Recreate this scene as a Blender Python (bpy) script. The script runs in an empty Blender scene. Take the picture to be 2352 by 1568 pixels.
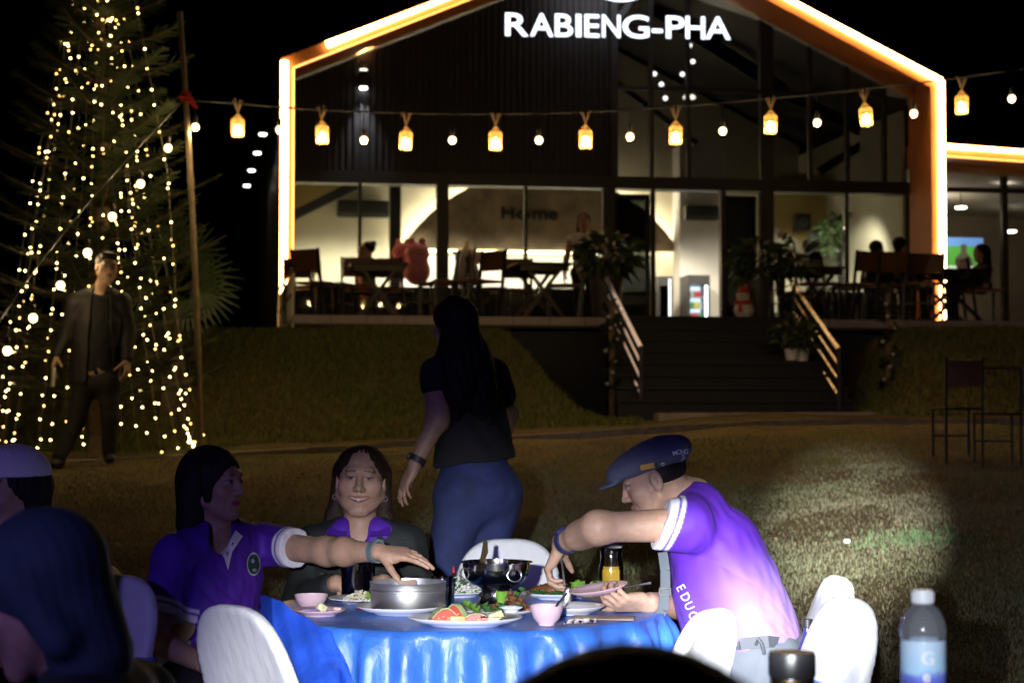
import bpy, bmesh, math, random
import numpy as np
from mathutils import Vector, Matrix

random.seed(7)
RNG = np.random.default_rng(7)
S = bpy.context.scene
COL = S.collection
R = math.radians
V = Vector

# ------------------------------------------------------------------ camera
F_PX, CU, CV, HC = 4300.0, 1176.0, 784.0, 1.36
PITCH = math.atan((960.0 - 784.0) / F_PX)
cam_d = bpy.data.cameras.new('camera')
cam = bpy.data.objects.new('camera', cam_d)
COL.objects.link(cam)
cam.location = (0, 0, HC)
cam.rotation_euler = (R(90) + PITCH, 0, 0)
cam_d.sensor_width = 36.0
cam_d.lens = F_PX / 2352.0 * 36.0
cam_d.clip_start, cam_d.clip_end = 0.1, 600
cam_d.dof.use_dof = True
cam_d.dof.focus_distance = 6.0
cam_d.dof.aperture_fstop = 4.6
cam_d.dof.aperture_blades = 8
S.camera = cam

# ------------------------------------------------------------------ world: clear night sky
w = bpy.data.worlds.new('World')
S.world = w
w.use_nodes = True
nt = w.node_tree
sky = nt.nodes.new('ShaderNodeTexSky')
sky.sky_type = 'NISHITA'
sky.sun_disc = False
sky.sun_elevation = R(-4)
sky.sun_rotation = R(200)
nt.nodes['Background'].inputs['Strength'].default_value = 0.012
nt.links.new(sky.outputs['Color'], nt.nodes['Background'].inputs['Color'])

S.view_settings.view_transform = 'Standard'
S.view_settings.look = 'None'
S.view_settings.exposure = 0.0
S.view_settings.gamma = 1.0
S.view_settings.use_curve_mapping = False
S.render.engine = 'CYCLES'
S.cycles.use_denoising = True
S.cycles.max_bounces = 6
S.cycles.diffuse_bounces = 3
S.cycles.glossy_bounces = 3
S.cycles.transmission_bounces = 6
S.cycles.transparent_max_bounces = 10
S.cycles.caustics_reflective = False
S.cycles.caustics_refractive = False
S.cycles.sample_clamp_indirect = 6.0
S.cycles.use_adaptive_sampling = True
S.cycles.adaptive_threshold = 0.015


def lamp(name, kind, loc, target, energy, color, **kw):
    d = bpy.data.lights.new(name, kind)
    d.energy = energy
    d.color = color
    for k, v in kw.items():
        setattr(d, k, v)
    o = bpy.data.objects.new(name, d)
    COL.objects.link(o)
    o.location = loc
    if target is not None:
        o.rotation_euler = (V(target) - V(loc)).to_track_quat('-Z', 'Y').to_euler()
    return o


# the hand-held torch that throws the white beam over the table, and the stage lamps' blue wash
lamp('torch_beam', 'SPOT', (-0.20, 1.15, 1.36), (-0.08, 6.0, 0.41), 1550, (0.93, 0.96, 1.0),
     spot_size=R(24), spot_blend=0.85, shadow_soft_size=0.025)
lamp('grass_torch', 'SPOT', (0.20, 1.15, 1.38), (2.12, 11.7, 0.64), 14500, (0.94, 0.97, 1.0),
     spot_size=R(7.0), spot_blend=1.0, shadow_soft_size=0.02)
lamp('strong_torch', 'SPOT', (0.20, 1.15, 1.38), (0.76, 6.0, 0.79), 3700, (0.93, 0.96, 1.0),
     spot_size=R(11.5), spot_blend=1.0, shadow_soft_size=0.02)
lamp('right_torch', 'SPOT', (-0.45, 1.10, 1.38), (2.35, 9.5, 0.30), 420, (0.90, 0.95, 1.0),
     spot_size=R(19), spot_blend=1.0, shadow_soft_size=0.02)
lamp('near_torch', 'SPOT', (0.15, 1.0, 1.42), (1.18, 4.6, 0.25), 190, (0.86, 0.91, 1.0),
     spot_size=R(36), spot_blend=1.0, shadow_soft_size=0.03)
lamp('stage_wash', 'SPOT', (-2.6, -1.2, 2.3), (-0.2, 6.3, 0.9), 330, (0.32, 0.26, 1.0),
     spot_size=R(32), spot_blend=0.9, shadow_soft_size=0.25)


def P(u, v, d):
    """the point at distance d (along world Y) that the photograph shows at u, v (2352 px wide frame)"""
    a, b = (u - CU) / F_PX, (CV - v) / F_PX
    y = math.cos(PITCH) - b * math.sin(PITCH)
    z = math.sin(PITCH) + b * math.cos(PITCH)
    k = d / y
    return V((a * k, d, HC + z * k))


# ------------------------------------------------------------------ materials
MATS = {}


def mat(name, color, rough=0.6, metal=0.0, var=0.12, scale=9.0, bump=0.0, bscale=60.0, spec=0.5, sheen=0.0,
        emit=None, estr=0.0, attr=False, alpha=None, trans=0.0, coat=0.0, aniso=None, sss=0.0, stretch=None):
    if name in MATS:
        return MATS[name]
    m = bpy.data.materials.new(name)
    m.use_nodes = True
    n, l = m.node_tree.nodes, m.node_tree.links
    b = n['Principled BSDF']
    b.inputs['Roughness'].default_value = rough
    b.inputs['Metallic'].default_value = metal
    b.inputs['Specular IOR Level'].default_value = spec
    b.inputs['Coat Weight'].default_value = coat
    b.inputs['Sheen Weight'].default_value = sheen
    b.inputs['Transmission Weight'].default_value = trans
    if sss:
        b.inputs['Subsurface Weight'].default_value = sss
        b.inputs['Subsurface Radius'].default_value = (0.02, 0.008, 0.005)
        b.inputs['Subsurface Scale'].default_value = 0.5
    if emit:
        b.inputs['Emission Color'].default_value = (*emit, 1)
        b.inputs['Emission Strength'].default_value = estr
    tc = n.new('ShaderNodeTexCoord')
    mp = n.new('ShaderNodeMapping')
    if stretch:
        mp.inputs['Scale'].default_value = stretch
    l.new(tc.outputs['Object'], mp.inputs['Vector'])
    src = None
    if attr:
        a = n.new('ShaderNodeAttribute')
        a.attribute_name = 'Col'
        src = a.outputs['Color']
    if var > 0:
        nz = n.new('ShaderNodeTexNoise')
        nz.inputs['Scale'].default_value = scale
        nz.inputs['Detail'].default_value = 5
        l.new(mp.outputs['Vector'], nz.inputs['Vector'])
        mr = n.new('ShaderNodeMapRange')
        mr.inputs['From Min'].default_value = 0.3
        mr.inputs['From Max'].default_value = 0.7
        mr.inputs['To Min'].default_value = 1 - var
        mr.inputs['To Max'].default_value = 1 + var
        l.new(nz.outputs['Fac'], mr.inputs['Value'])
        mx = n.new('ShaderNodeMix')
        mx.data_type = 'RGBA'
        mx.blend_type = 'MULTIPLY'
        mx.inputs['Factor'].default_value = 1
        if src:
            l.new(src, mx.inputs[6])
        else:
            mx.inputs[6].default_value = (*color, 1)
        l.new(mr.outputs['Result'], mx.inputs[7])
        l.new(mx.outputs[2], b.inputs['Base Color'])
        r2 = n.new('ShaderNodeMapRange')
        r2.inputs['To Min'].default_value = max(0.02, rough - 0.08)
        r2.inputs['To Max'].default_value = min(1, rough + 0.08)
        l.new(nz.outputs['Fac'], r2.inputs['Value'])
        l.new(r2.outputs['Result'], b.inputs['Roughness'])
    elif src:
        l.new(src, b.inputs['Base Color'])
    else:
        b.inputs['Base Color'].default_value = (*color, 1)
    if bump > 0:
        nb = n.new('ShaderNodeTexNoise')
        nb.inputs['Scale'].default_value = bscale
        nb.inputs['Detail'].default_value = 4
        l.new(mp.outputs['Vector'], nb.inputs['Vector'])
        bp = n.new('ShaderNodeBump')
        bp.inputs['Strength'].default_value = bump
        bp.inputs['Distance'].default_value = 0.01
        l.new(nb.outputs['Fac'], bp.inputs['Height'])
        l.new(bp.outputs['Normal'], b.inputs['Normal'])
    MATS[name] = m
    return m


def pane_mat(name, tint=(1, 1, 1), gloss=0.08, milk=0.0):
    """thin clear sheet: mostly see-through with a mirror sheen that grows towards grazing view"""
    if name in MATS:
        return MATS[name]
    m = bpy.data.materials.new(name)
    m.use_nodes = True
    n, l = m.node_tree.nodes, m.node_tree.links
    n.clear()
    o = n.new('ShaderNodeOutputMaterial')
    t = n.new('ShaderNodeBsdfTransparent')
    t.inputs['Color'].default_value = (*tint, 1)
    g = n.new('ShaderNodeBsdfGlossy')
    g.inputs['Roughness'].default_value = 0.03
    f = n.new('ShaderNodeFresnel')
    f.inputs['IOR'].default_value = 1.45
    a = n.new('ShaderNodeMath')
    a.operation = 'ADD'
    a.inputs[1].default_value = gloss - 0.03
    a.use_clamp = True
    x = n.new('ShaderNodeMixShader')
    l.new(f.outputs['Fac'], a.inputs[0])
    l.new(a.outputs['Value'], x.inputs['Fac'])
    l.new(t.outputs['BSDF'], x.inputs[1])
    l.new(g.outputs['BSDF'], x.inputs[2])
    if milk > 0:                                                   # slightly cloudy plastic
        d = n.new('ShaderNodeBsdfDiffuse')
        d.inputs['Color'].default_value = (0.75, 0.78, 0.85, 1)
        y = n.new('ShaderNodeMixShader')
        y.inputs['Fac'].default_value = milk
        l.new(x.outputs['Shader'], y.inputs[1])
        l.new(d.outputs['BSDF'], y.inputs[2])
        l.new(y.outputs['Shader'], o.inputs['Surface'])
    else:
        l.new(x.outputs['Shader'], o.inputs['Surface'])
    MATS[name] = m
    return m


def emis(name, color, strength):
    if name in MATS:
        return MATS[name]
    m = bpy.data.materials.new(name)
    m.use_nodes = True
    b = m.node_tree.nodes['Principled BSDF']
    b.inputs['Base Color'].default_value = (*[min(1, c * 0.8) for c in color], 1)
    b.inputs['Emission Color'].default_value = (*color, 1)
    b.inputs['Emission Strength'].default_value = strength
    MATS[name] = m
    return m


# ------------------------------------------------------------------ objects: things, parts, setting
BASE = {}


def thing(name, label, cat, loc=(0, 0, 0), group=None, rz=0.0):
    o = bpy.data.objects.new(name, None)
    o.empty_display_size = 0.1
    COL.objects.link(o)
    o.location = loc
    o.rotation_euler = (0, 0, rz)
    o['label'] = label
    o['category'] = cat
    if group:
        o['group'] = group
    BASE[o.name] = V(loc) if rz == 0 else V((0, 0, 0))
    return o


def tag(o, label, cat, group=None):
    o['label'] = label
    o['category'] = cat
    if group:
        o['group'] = group
    return o


def new_mesh(name, verts, faces):
    me = bpy.data.meshes.new(name)
    verts = np.asarray(verts, dtype=np.float32)
    if isinstance(faces, np.ndarray):
        nf, k = faces.shape
        me.vertices.add(len(verts))
        me.vertices.foreach_set('co', verts.ravel())
        me.loops.add(nf * k)
        me.loops.foreach_set('vertex_index', faces.astype(np.int32).ravel())
        me.polygons.add(nf)
        me.polygons.foreach_set('loop_start', np.arange(0, nf * k, k, dtype=np.int32))
        me.polygons.foreach_set('loop_total', np.full(nf, k, dtype=np.int32))
        me.update(calc_edges=True)
    else:
        me.from_pydata([tuple(map(float, v)) for v in verts], [], faces)
        me.update()
    return me


def smooth_by_angle(me, ang):
    """smooth shading with edges sharper than ang kept crisp"""
    bm = bmesh.new()
    bm.from_mesh(me)
    for f in bm.faces:
        f.smooth = True
    c = math.cos(ang)
    for e in bm.edges:
        if len(e.link_faces) == 2:
            if e.link_faces[0].normal.dot(e.link_faces[1].normal) < c:
                e.smooth = False
    bm.to_mesh(me)
    bm.free()


def link_mesh(name, me, m, parent=None):
    o = bpy.data.objects.new(name, me)
    COL.objects.link(o)
    if m is not None:
        if isinstance(m, (list, tuple)):
            for x in m:
                me.materials.append(x)
        elif len(me.materials) == 0:
            me.materials.append(m)
    if parent is not None:
        o.parent = parent
    return o


def root_of(o):
    while o.parent is not None:
        o = o.parent
    return o


def obj(name, verts, faces, m, parent=None, shade='auto', cols=None, ang=35):
    verts = np.asarray(verts, dtype=np.float32).reshape(-1, 3)
    if parent is not None:
        verts = verts - np.array(BASE.get(root_of(parent).name, V((0, 0, 0))), dtype=np.float32)
    me = new_mesh(name, verts, faces)
    if cols is not None:
        a = me.color_attributes.new('Col', 'FLOAT_COLOR', 'POINT')
        c4 = np.ones((len(verts), 4), dtype=np.float32)
        c4[:, :3] = cols
        a.data.foreach_set('color', c4.ravel())
    if shade == 'smooth':
        me.polygons.foreach_set('use_smooth', np.ones(len(me.polygons), dtype=bool))
    elif shade == 'auto':
        smooth_by_angle(me, R(ang))
    return link_mesh(name, me, m, parent)


def copy_tree(o, parent=None):
    c = o.copy()
    COL.objects.link(c)
    if parent is not None:
        c.parent = parent
    for ch in list(o.children):
        copy_tree(ch, c)
    return c


def basis(d, up=V((0, 0, 1))):
    d = V(d).normalized()
    if abs(d.dot(V(up).normalized())) > 0.98:
        up = V((0, 1, 0)) if abs(d.y) < 0.9 else V((1, 0, 0))
    x = d.cross(V(up)).normalized()
    y = x.cross(d).normalized()
    return x, y, d


class MB:
    """collects simple shapes; build() links them as one mesh object"""

    def __init__(s):
        s.v, s.f = [], []

    def add(s, vs, fs):
        n = len(s.v)
        s.v += [tuple(p) for p in vs]
        s.f += [tuple(i + n for i in f) for f in fs]
        return s

    def hexa(s, c):
        return s.add(c, [(0, 3, 2, 1), (4, 5, 6, 7), (0, 1, 5, 4), (1, 2, 6, 5), (2, 3, 7, 6), (3, 0, 4, 7)])

    def box(s, c, sz, rz=0.0, M=None):
        hx, hy, hz = sz[0] / 2, sz[1] / 2, sz[2] / 2
        m = M if M is not None else Matrix.Rotation(rz, 3, 'Z')
        return s.hexa([V(c) + m @ V(p) for p in ((-hx, -hy, -hz), (hx, -hy, -hz), (hx, hy, -hz), (-hx, hy, -hz),
                                                 (-hx, -hy, hz), (hx, -hy, hz), (hx, hy, hz), (-hx, hy, hz))])

    def rbox(s, c, sz, r=0.01, rz=0.0, M=None, seg=2):
        """box with bevelled edges"""
        bm = bmesh.new()
        bmesh.ops.create_cube(bm, size=1)
        for v_ in bm.verts:
            v_.co = V((v_.co.x * sz[0], v_.co.y * sz[1], v_.co.z * sz[2]))
        bmesh.ops.bevel(bm, geom=bm.edges[:], offset=min(r, min(sz) * 0.45), segments=seg, affect='EDGES', profile=0.5)
        m = M if M is not None else Matrix.Rotation(rz, 3, 'Z')
        bm.verts.index_update()
        s.add([V(c) + m @ v_.co for v_ in bm.verts], [[v_.index for v_ in f.verts] for f in bm.faces])
        bm.free()
        return s

    def bar(s, a, b, wx, wy=None, up=V((0, 0, 1))):
        a, b = V(a), V(b)
        wy = wx if wy is None else wy
        x, y, d = basis(b - a, up)
        c = []
        for p in (a, b):
            c += [p - x * wx / 2 - y * wy / 2, p + x * wx / 2 - y * wy / 2, p + x * wx / 2 + y * wy / 2, p - x * wx / 2 + y * wy / 2]
        return s.hexa(c)

    def tube(s, pts, rad, n=8, caps=True):
        pts = [V(p) for p in pts]
        rr = rad if isinstance(rad, (list, tuple)) else [rad] * len(pts)
        vs, fs = [], []
        px = None
        for i, p in enumerate(pts):
            d = (pts[min(i + 1, len(pts) - 1)] - pts[max(i - 1, 0)])
            if d.length < 1e-9:
                d = V((0, 0, 1))
            x, y, _ = basis(d)
            if px is not None:
                x = (px - d.normalized() * px.dot(d.normalized()))
                x = x.normalized() if x.length > 1e-6 else basis(d)[0]
                y = d.normalized().cross(x)
            px = x
            for k in range(n):
                a = 2 * math.pi * k / n
                vs.append(p + (x * math.cos(a) + y * math.sin(a)) * rr[i])
        for i in range(len(pts) - 1):
            for k in range(n):
                k2 = (k + 1) % n
                fs.append((i * n + k, i * n + k2, (i + 1) * n + k2, (i + 1) * n + k))
        if caps:
            fs.append(tuple(range(n))[::-1])
            fs.append(tuple((len(pts) - 1) * n + k for k in range(n)))
        return s.add(vs, fs)

    def lathe(s, prof, c=(0, 0, 0), n=28, M=None, sx=1.0, sy=1.0):
        """prof: (radius, z) from bottom to top; radius 0 closes"""
        c = V(c)
        M = M if M is not None else Matrix.Identity(3)
        vs, fs, ring = [], [], []
        for r_, z_ in prof:
            if r_ < 1e-6:
                ring.append([len(vs)])
                vs.append(c + M @ V((0, 0, z_)))
            else:
                ring.append(list(range(len(vs), len(vs) + n)))
                for k in range(n):
                    a = 2 * math.pi * k / n
                    vs.append(c + M @ V((r_ * sx * math.cos(a), r_ * sy * math.sin(a), z_)))
        for i in range(len(ring) - 1):
            A, B_ = ring[i], ring[i + 1]
            for k in range(n):
                k2 = (k + 1) % n
                if len(A) == 1 and len(B_) == 1:
                    continue
                if len(A) == 1:
                    fs.append((A[0], B_[k2], B_[k]))
                elif len(B_) == 1:
                    fs.append((A[k], A[k2], B_[0]))
                else:
                    fs.append((A[k], A[k2], B_[k2], B_[k]))
        return s.add(vs, fs)

    def ball(s, c, r, n=12, sz=1.0, M=None, rad=None):
        k = max(5, n // 2 + 1)
        prof = [(r * math.sin(math.pi * i / k), -r * sz * math.cos(math.pi * i / k)) for i in range(k + 1)]
        prof[0] = (0, -r * sz)
        prof[-1] = (0, r * sz)
        return s.lathe(prof, c, n, M)

    def prism(s, poly, a, b):
        """poly: 2-D outline given as world points at the near end; extruded by vector b-a"""
        off = V(b) - V(a)
        n = len(poly)
        vs = [V(p) for p in poly] + [V(p) + off for p in poly]
        fs = [tuple(range(n))[::-1], tuple(range(n, 2 * n))] + [(i, (i + 1) % n, n + (i + 1) % n, n + i) for i in range(n)]
        return s.add(vs, fs)

    def build(s, name, m, parent=None, ang=35, shade='auto'):
        return obj(name, s.v, [tuple(f) for f in s.f], m, parent, shade=shade, ang=ang)


def structure(o):
    o['kind'] = 'structure'
    return o


def stuff(o):
    o['kind'] = 'stuff'
    return o


# ------------------------------------------------------------------ soft bodies: distance fields and surface nets
def nrm(a):
    return np.sqrt((a * a).sum(axis=-1))


class Field:
    """a smooth union of rounded shapes sampled on a grid"""

    def __init__(s, h=0.006):
        s.h = h
        s.ops = []

    # each op: (fn(points)->distance, lo, hi, mode, k)
    def _push(s, fn, lo, hi, mode, k):
        s.ops.append((fn, np.array(lo, float), np.array(hi, float), mode, k))
        return s

    def cone(s, a, b, ra, rb=None, k=0.02, mode='add'):
        rb = ra if rb is None else rb
        a, b = np.array(a, float), np.array(b, float)
        d = b - a
        L2 = max(float(d @ d), 1e-12)

        def fn(p):
            t = np.clip(((p - a) @ d) / L2, 0, 1)
            return nrm(p - a - t[..., None] * d) - (ra + (rb - ra) * t)
        r = max(ra, rb)
        return s._push(fn, np.minimum(a, b) - r, np.maximum(a, b) + r, mode, k)

    def chain(s, pts, rs, k=0.02, mode='add'):
        for i in range(len(pts) - 1):
            s.cone(pts[i], pts[i + 1], rs[i], rs[i + 1], k=k, mode=mode)
        return s

    def ell(s, c, r, M=None, k=0.02, mode='add'):
        c, r = np.array(c, float), np.array(r, float)
        Mi = np.eye(3) if M is None else np.array(M, float)       # columns = local axes in world

        def fn(p):
            q = (p - c) @ Mi
            k0 = nrm(q / r)
            k1 = nrm(q / (r * r))
            return k0 * (k0 - 1) / np.maximum(k1, 1e-9)
        ext = np.abs(Mi) @ r
        return s._push(fn, c - ext, c + ext, mode, k)

    def box(s, c, hs, M=None, r=0.01, k=0.02, mode='add'):
        c, hs = np.array(c, float), np.array(hs, float)
        Mi = np.eye(3) if M is None else np.array(M, float)

        def fn(p):
            q = np.abs((p - c) @ Mi) - (hs - r)
            return nrm(np.maximum(q, 0)) + np.minimum(q.max(axis=-1), 0) - r
        ext = np.abs(Mi) @ hs
        return s._push(fn, c - ext, c + ext, mode, k)

    def loft(s, pts, ws, ds, side, k=0.03, mode='add'):
        """body section swept along pts; ws half-widths along side, ds half-depths across"""
        pts = [np.array(p, float) for p in pts]
        side = np.array(side, float)
        side = side / np.linalg.norm(side)

        def fn(p):
            best = None
            for i in range(len(pts) - 1):
                a, b = pts[i], pts[i + 1]
                d = b - a
                t = np.clip(((p - a) @ d) / float(d @ d), 0, 1)
                q = p - a - t[..., None] * d
                w_ = ws[i] + (ws[i + 1] - ws[i]) * t
                e_ = ds[i] + (ds[i + 1] - ds[i]) * t
                x = q @ side
                rest = q - x[..., None] * side
                y = nrm(rest)
                rr = np.sqrt((x / w_) ** 2 + (y / e_) ** 2)
                g = np.sqrt((x / w_ ** 2) ** 2 + (y / e_ ** 2) ** 2)
                dist = rr * (rr - 1) / np.maximum(g, 1e-9)
                dist = np.where(rr < 0.3, -np.minimum(w_, e_) * 0.7, dist)
                best = dist if best is None else np.minimum(best, dist)
            return best
        m = max(max(ws), max(ds))
        P_ = np.array(pts)
        return s._push(fn, P_.min(0) - m, P_.max(0) + m, mode, k)

    def cut(s, pt, nrm_, k=0.004):
        """remove everything on the side the normal points to"""
        pt, n = np.array(pt, float), np.array(nrm_, float)
        n = n / np.linalg.norm(n)

        def fn(p):
            return (p - pt) @ n
        s.ops.append((fn, None, None, 'plane', k))
        return s

    def func(s, fn, lo, hi, mode='add', k=0.01):
        return s._push(fn, lo, hi, mode, k)

    def mesh(s, disp=None, pad=0.02):
        h = s.h
        los = [o[1] for o in s.ops if o[3] == 'add']
        his = [o[2] for o in s.ops if o[3] == 'add']
        lo = np.min(los, axis=0) - pad - 3 * h
        hi = np.max(his, axis=0) + pad + 3 * h
        n = np.ceil((hi - lo) / h).astype(int) + 1
        ax = [lo[i] + h * np.arange(n[i]) for i in range(3)]
        D = np.full(n, 0.5, dtype=np.float32)
        for fn, l, u, mode, k in s.ops:
            if l is None:
                sl = (slice(None),) * 3
            else:
                m = k + 3 * h + 0.012
                i0 = np.clip(np.floor((l - m - lo) / h).astype(int), 0, n)
                i1 = np.clip(np.ceil((u + m - lo) / h).astype(int) + 1, 0, n)
                if (i1 <= i0).any():
                    continue
                sl = tuple(slice(i0[i], i1[i]) for i in range(3))
            X = np.stack(np.meshgrid(ax[0][sl[0]], ax[1][sl[1]], ax[2][sl[2]], indexing='ij'), axis=-1)
            d = fn(X)
            A = D[sl]
            if mode == 'add':
                hh = np.clip(0.5 + 0.5 * (A - d) / k, 0, 1)
                D[sl] = A + (d - A) * hh - k * hh * (1 - hh)
            elif mode == 'sub':
                hh = np.clip(0.5 - 0.5 * (A + d) / k, 0, 1)
                D[sl] = A + (-d - A) * hh + k * hh * (1 - hh)
            elif mode == 'and':
                D[sl] = np.maximum(A, d)
            elif mode == 'plane':
                hh = np.clip(0.5 - 0.5 * (A - d) / k, 0, 1)
                D[sl] = A + (d - A) * hh + k * hh * (1 - hh)
            elif mode == 'disp':
                D[sl] = A + d
        return nets(D, lo, h)


def nets(D, lo, h):
    I = D < 0
    c = np.zeros(tuple(np.array(D.shape) - 1), dtype=np.int8)
    for i in (0, 1):
        for j in (0, 1):
            for k in (0, 1):
                c += I[i:D.shape[0] - 1 + i, j:D.shape[1] - 1 + j, k:D.shape[2] - 1 + k]
    act = (c > 0) & (c < 8)
    ijk = np.argwhere(act)
    idx = np.full(c.shape, -1, dtype=np.int64)
    idx[act] = np.arange(len(ijk))
    acc = np.zeros((len(ijk), 3))
    cnt = np.zeros(len(ijk))
    corner = [(i, j, k) for i in (0, 1) for j in (0, 1) for k in (0, 1)]
    for a in corner:
        for b in corner:
            if sum(abs(a[t] - b[t]) for t in range(3)) != 1 or a > b:
                continue
            da = D[ijk[:, 0] + a[0], ijk[:, 1] + a[1], ijk[:, 2] + a[2]].astype(float)
            db = D[ijk[:, 0] + b[0], ijk[:, 1] + b[1], ijk[:, 2] + b[2]].astype(float)
            x = (da < 0) != (db < 0)
            t = np.where(x, da / np.where(x, da - db, 1), 0)
            p = np.array(a) + t[:, None] * (np.array(b) - np.array(a))
            acc += p * x[:, None]
            cnt += x
    vs = (ijk + acc / np.maximum(cnt, 1)[:, None]) * h + lo
    fs = []
    for axis in range(3):
        o1, o2 = [(1, 2), (2, 0), (0, 1)][axis]
        s0 = [slice(None)] * 3
        s1 = [slice(None)] * 3
        s0[axis] = slice(0, -1)
        s1[axis] = slice(1, None)
        A, B_ = I[tuple(s0)], I[tuple(s1)]
        e = np.argwhere(A != B_)
        e = e[(e[:, o1] > 0) & (e[:, o2] > 0) & (e[:, o1] < c.shape[o1]) & (e[:, o2] < c.shape[o2])]
        if not len(e):
            continue
        up = np.zeros(3, int)
        vp = np.zeros(3, int)
        up[o1] = 1
        vp[o2] = 1
        q = np.stack([idx[tuple((e - up - vp).T)], idx[tuple((e - vp).T)], idx[tuple(e.T)], idx[tuple((e - up).T)]], axis=1)
        flip = ~A[tuple(e.T)]
        q[flip] = q[flip][:, ::-1]
        fs.append(q)
    fs = np.concatenate(fs)
    fs = fs[(fs >= 0).all(axis=1)]
    return vs, fs


def relax(vs, fs, it=1, lam=0.5):
    """a light Laplacian smoothing"""
    for _ in range(it):
        acc = np.zeros_like(vs)
        cnt = np.zeros(len(vs))
        for a, b in ((0, 1), (1, 2), (2, 3), (3, 0)):
            np.add.at(acc, fs[:, a], vs[fs[:, b]])
            np.add.at(cnt, fs[:, a], 1)
            np.add.at(acc, fs[:, b], vs[fs[:, a]])
            np.add.at(cnt, fs[:, b], 1)
        vs = vs * (1 - lam) + lam * acc / np.maximum(cnt, 1)[:, None]
    return vs


def wob(p, s, seed=0.0):
    """cheap smooth 3-D noise from sines, about -1..1"""
    x, y, z = p[..., 0] * s, p[..., 1] * s, p[..., 2] * s
    return (np.sin(x * 1.7 + y * 0.9 + seed) * np.cos(y * 1.3 - z * 1.1 + seed * 2.1) + np.sin(z * 2.1 + x * 0.7 - seed)
            * np.cos(x * 1.1 + y * 1.9 + seed * 0.7)) * 0.5
# ================================================================== ground
def sstep(a, b, x):
    t = np.clip((x - a) / (b - a), 0, 1)
    return t * t * (3 - 2 * t)


def ground_z(x, y, rough=True):
    x = np.asarray(x, float)
    y = np.asarray(y, float)
    s = np.clip((y - 7.4) / (15.3 - 7.4), 0, 1)
    z = 1.02 * s + 0.055 * (np.clip(x, -4, 2.5) + 2.5) * sstep(15.0, 16.5, y)
    z = z + 0.10 * sstep(16.5, 19.0, y)
    # grassed banks left and right of the stairs
    edge_l = 1.15 - 0.75 * np.clip((y - 18.8) / 3.4, 0, 1)
    ml = 1 - sstep(edge_l - 0.75, edge_l + 0.05, x)
    ml = ml * sstep(-30, -8, x + 0 * y)
    mr = sstep(3.72, 4.5, x)
    top = 2.36
    rise = sstep(18.3, 21.6, y) * np.maximum(ml, mr)
    z = z + (top - z) * rise
    if rough:
        z = z + 0.018 * np.sin(x * 2.3 + y * 1.1) * np.cos(y * 1.7 - x * 0.6) + 0.012 * np.sin(x * 5.1 - y * 3.7) * np.sin(y * 4.3 + x)
        z = z + 0.05 * np.sin(x * 0.9 + 1.0) * np.sin(y * 0.8 + 0.5) * sstep(8, 12, y) * (1 - sstep(15, 16, y))
    return z


def gz(x, y):
    return float(ground_z(x, y))


def grid_sheet(name, xs, ys, zf, m, lift=0.0):
    X, Y = np.meshgrid(xs, ys, indexing='ij')
    Z = zf(X, Y) + lift
    vs = np.stack([X, Y, Z], -1).reshape(-1, 3)
    nx, ny = len(xs), len(ys)
    i, j = np.meshgrid(np.arange(nx - 1), np.arange(ny - 1), indexing='ij')
    a = (i * ny + j).ravel()
    f = np.stack([a, a + ny, a + ny + 1, a + 1], -1)
    return obj(name, vs, f, m, shade='smooth')


# lawn: dry brown turf with greener patches
def lawn_material():
    m = bpy.data.materials.new('lawn')
    m.use_nodes = True
    n, l = m.node_tree.nodes, m.node_tree.links
    b = n['Principled BSDF']
    b.inputs['Roughness'].default_value = 0.95
    b.inputs['Specular IOR Level'].default_value = 0.1
    tc = n.new('ShaderNodeTexCoord')
    n1 = n.new('ShaderNodeTexNoise')
    n1.inputs['Scale'].default_value = 0.8
    n1.inputs['Detail'].default_value = 6
    n2 = n.new('ShaderNodeTexNoise')
    n2.inputs['Scale'].default_value = 45
    n2.inputs['Detail'].default_value = 8
    l.new(tc.outputs['Object'], n1.inputs['Vector'])
    l.new(tc.outputs['Object'], n2.inputs['Vector'])
    cr = n.new('ShaderNodeValToRGB')
    e = cr.color_ramp.elements
    e[0].position, e[0].color = 0.35, (0.13, 0.090, 0.045, 1)
    e[1].position, e[1].color = 0.68, (0.12, 0.12, 0.04, 1)
    x = cr.color_ramp.elements.new(0.52)
    x.color = (0.17, 0.13, 0.062, 1)
    l.new(n1.outputs['Fac'], cr.inputs['Fac'])
    mr = n.new('ShaderNodeMapRange')
    mr.inputs['From Min'].default_value, mr.inputs['From Max'].default_value = 0.3, 0.7
    mr.inputs['To Min'].default_value, mr.inputs['To Max'].default_value = 0.35, 1.6
    l.new(n2.outputs['Fac'], mr.inputs['Value'])
    mx = n.new('ShaderNodeMix')
    mx.data_type, mx.blend_type = 'RGBA', 'MULTIPLY'
    mx.inputs['Factor'].default_value = 1
    l.new(cr.outputs['Color'], mx.inputs[6])
    l.new(mr.outputs['Result'], mx.inputs[7])
    l.new(mx.outputs[2], b.inputs['Base Color'])
    bp = n.new('ShaderNodeBump')
    bp.inputs['Strength'].default_value = 0.9
    bp.inputs['Distance'].default_value = 0.04
    l.new(n2.outputs['Fac'], bp.inputs['Height'])
    l.new(bp.outputs['Normal'], b.inputs['Normal'])
    return m


M_LAWN = lawn_material()
xs = np.concatenate([np.linspace(-120, -14, 16), np.linspace(-13, 14, 150), np.linspace(15, 120, 16)])
ys = np.concatenate([np.linspace(-20, 3, 8), np.linspace(3.5, 23, 130), np.linspace(24, 160, 14)])
structure(grid_sheet('ground', xs, ys, ground_z, M_LAWN))

# grass blades where the beam rakes over the lawn, and a coarser growth on the banks
M_GRASS = mat('grass_blade', (0.2, 0.17, 0.09), rough=0.8, var=0.0, attr=True, spec=0.2)


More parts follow.
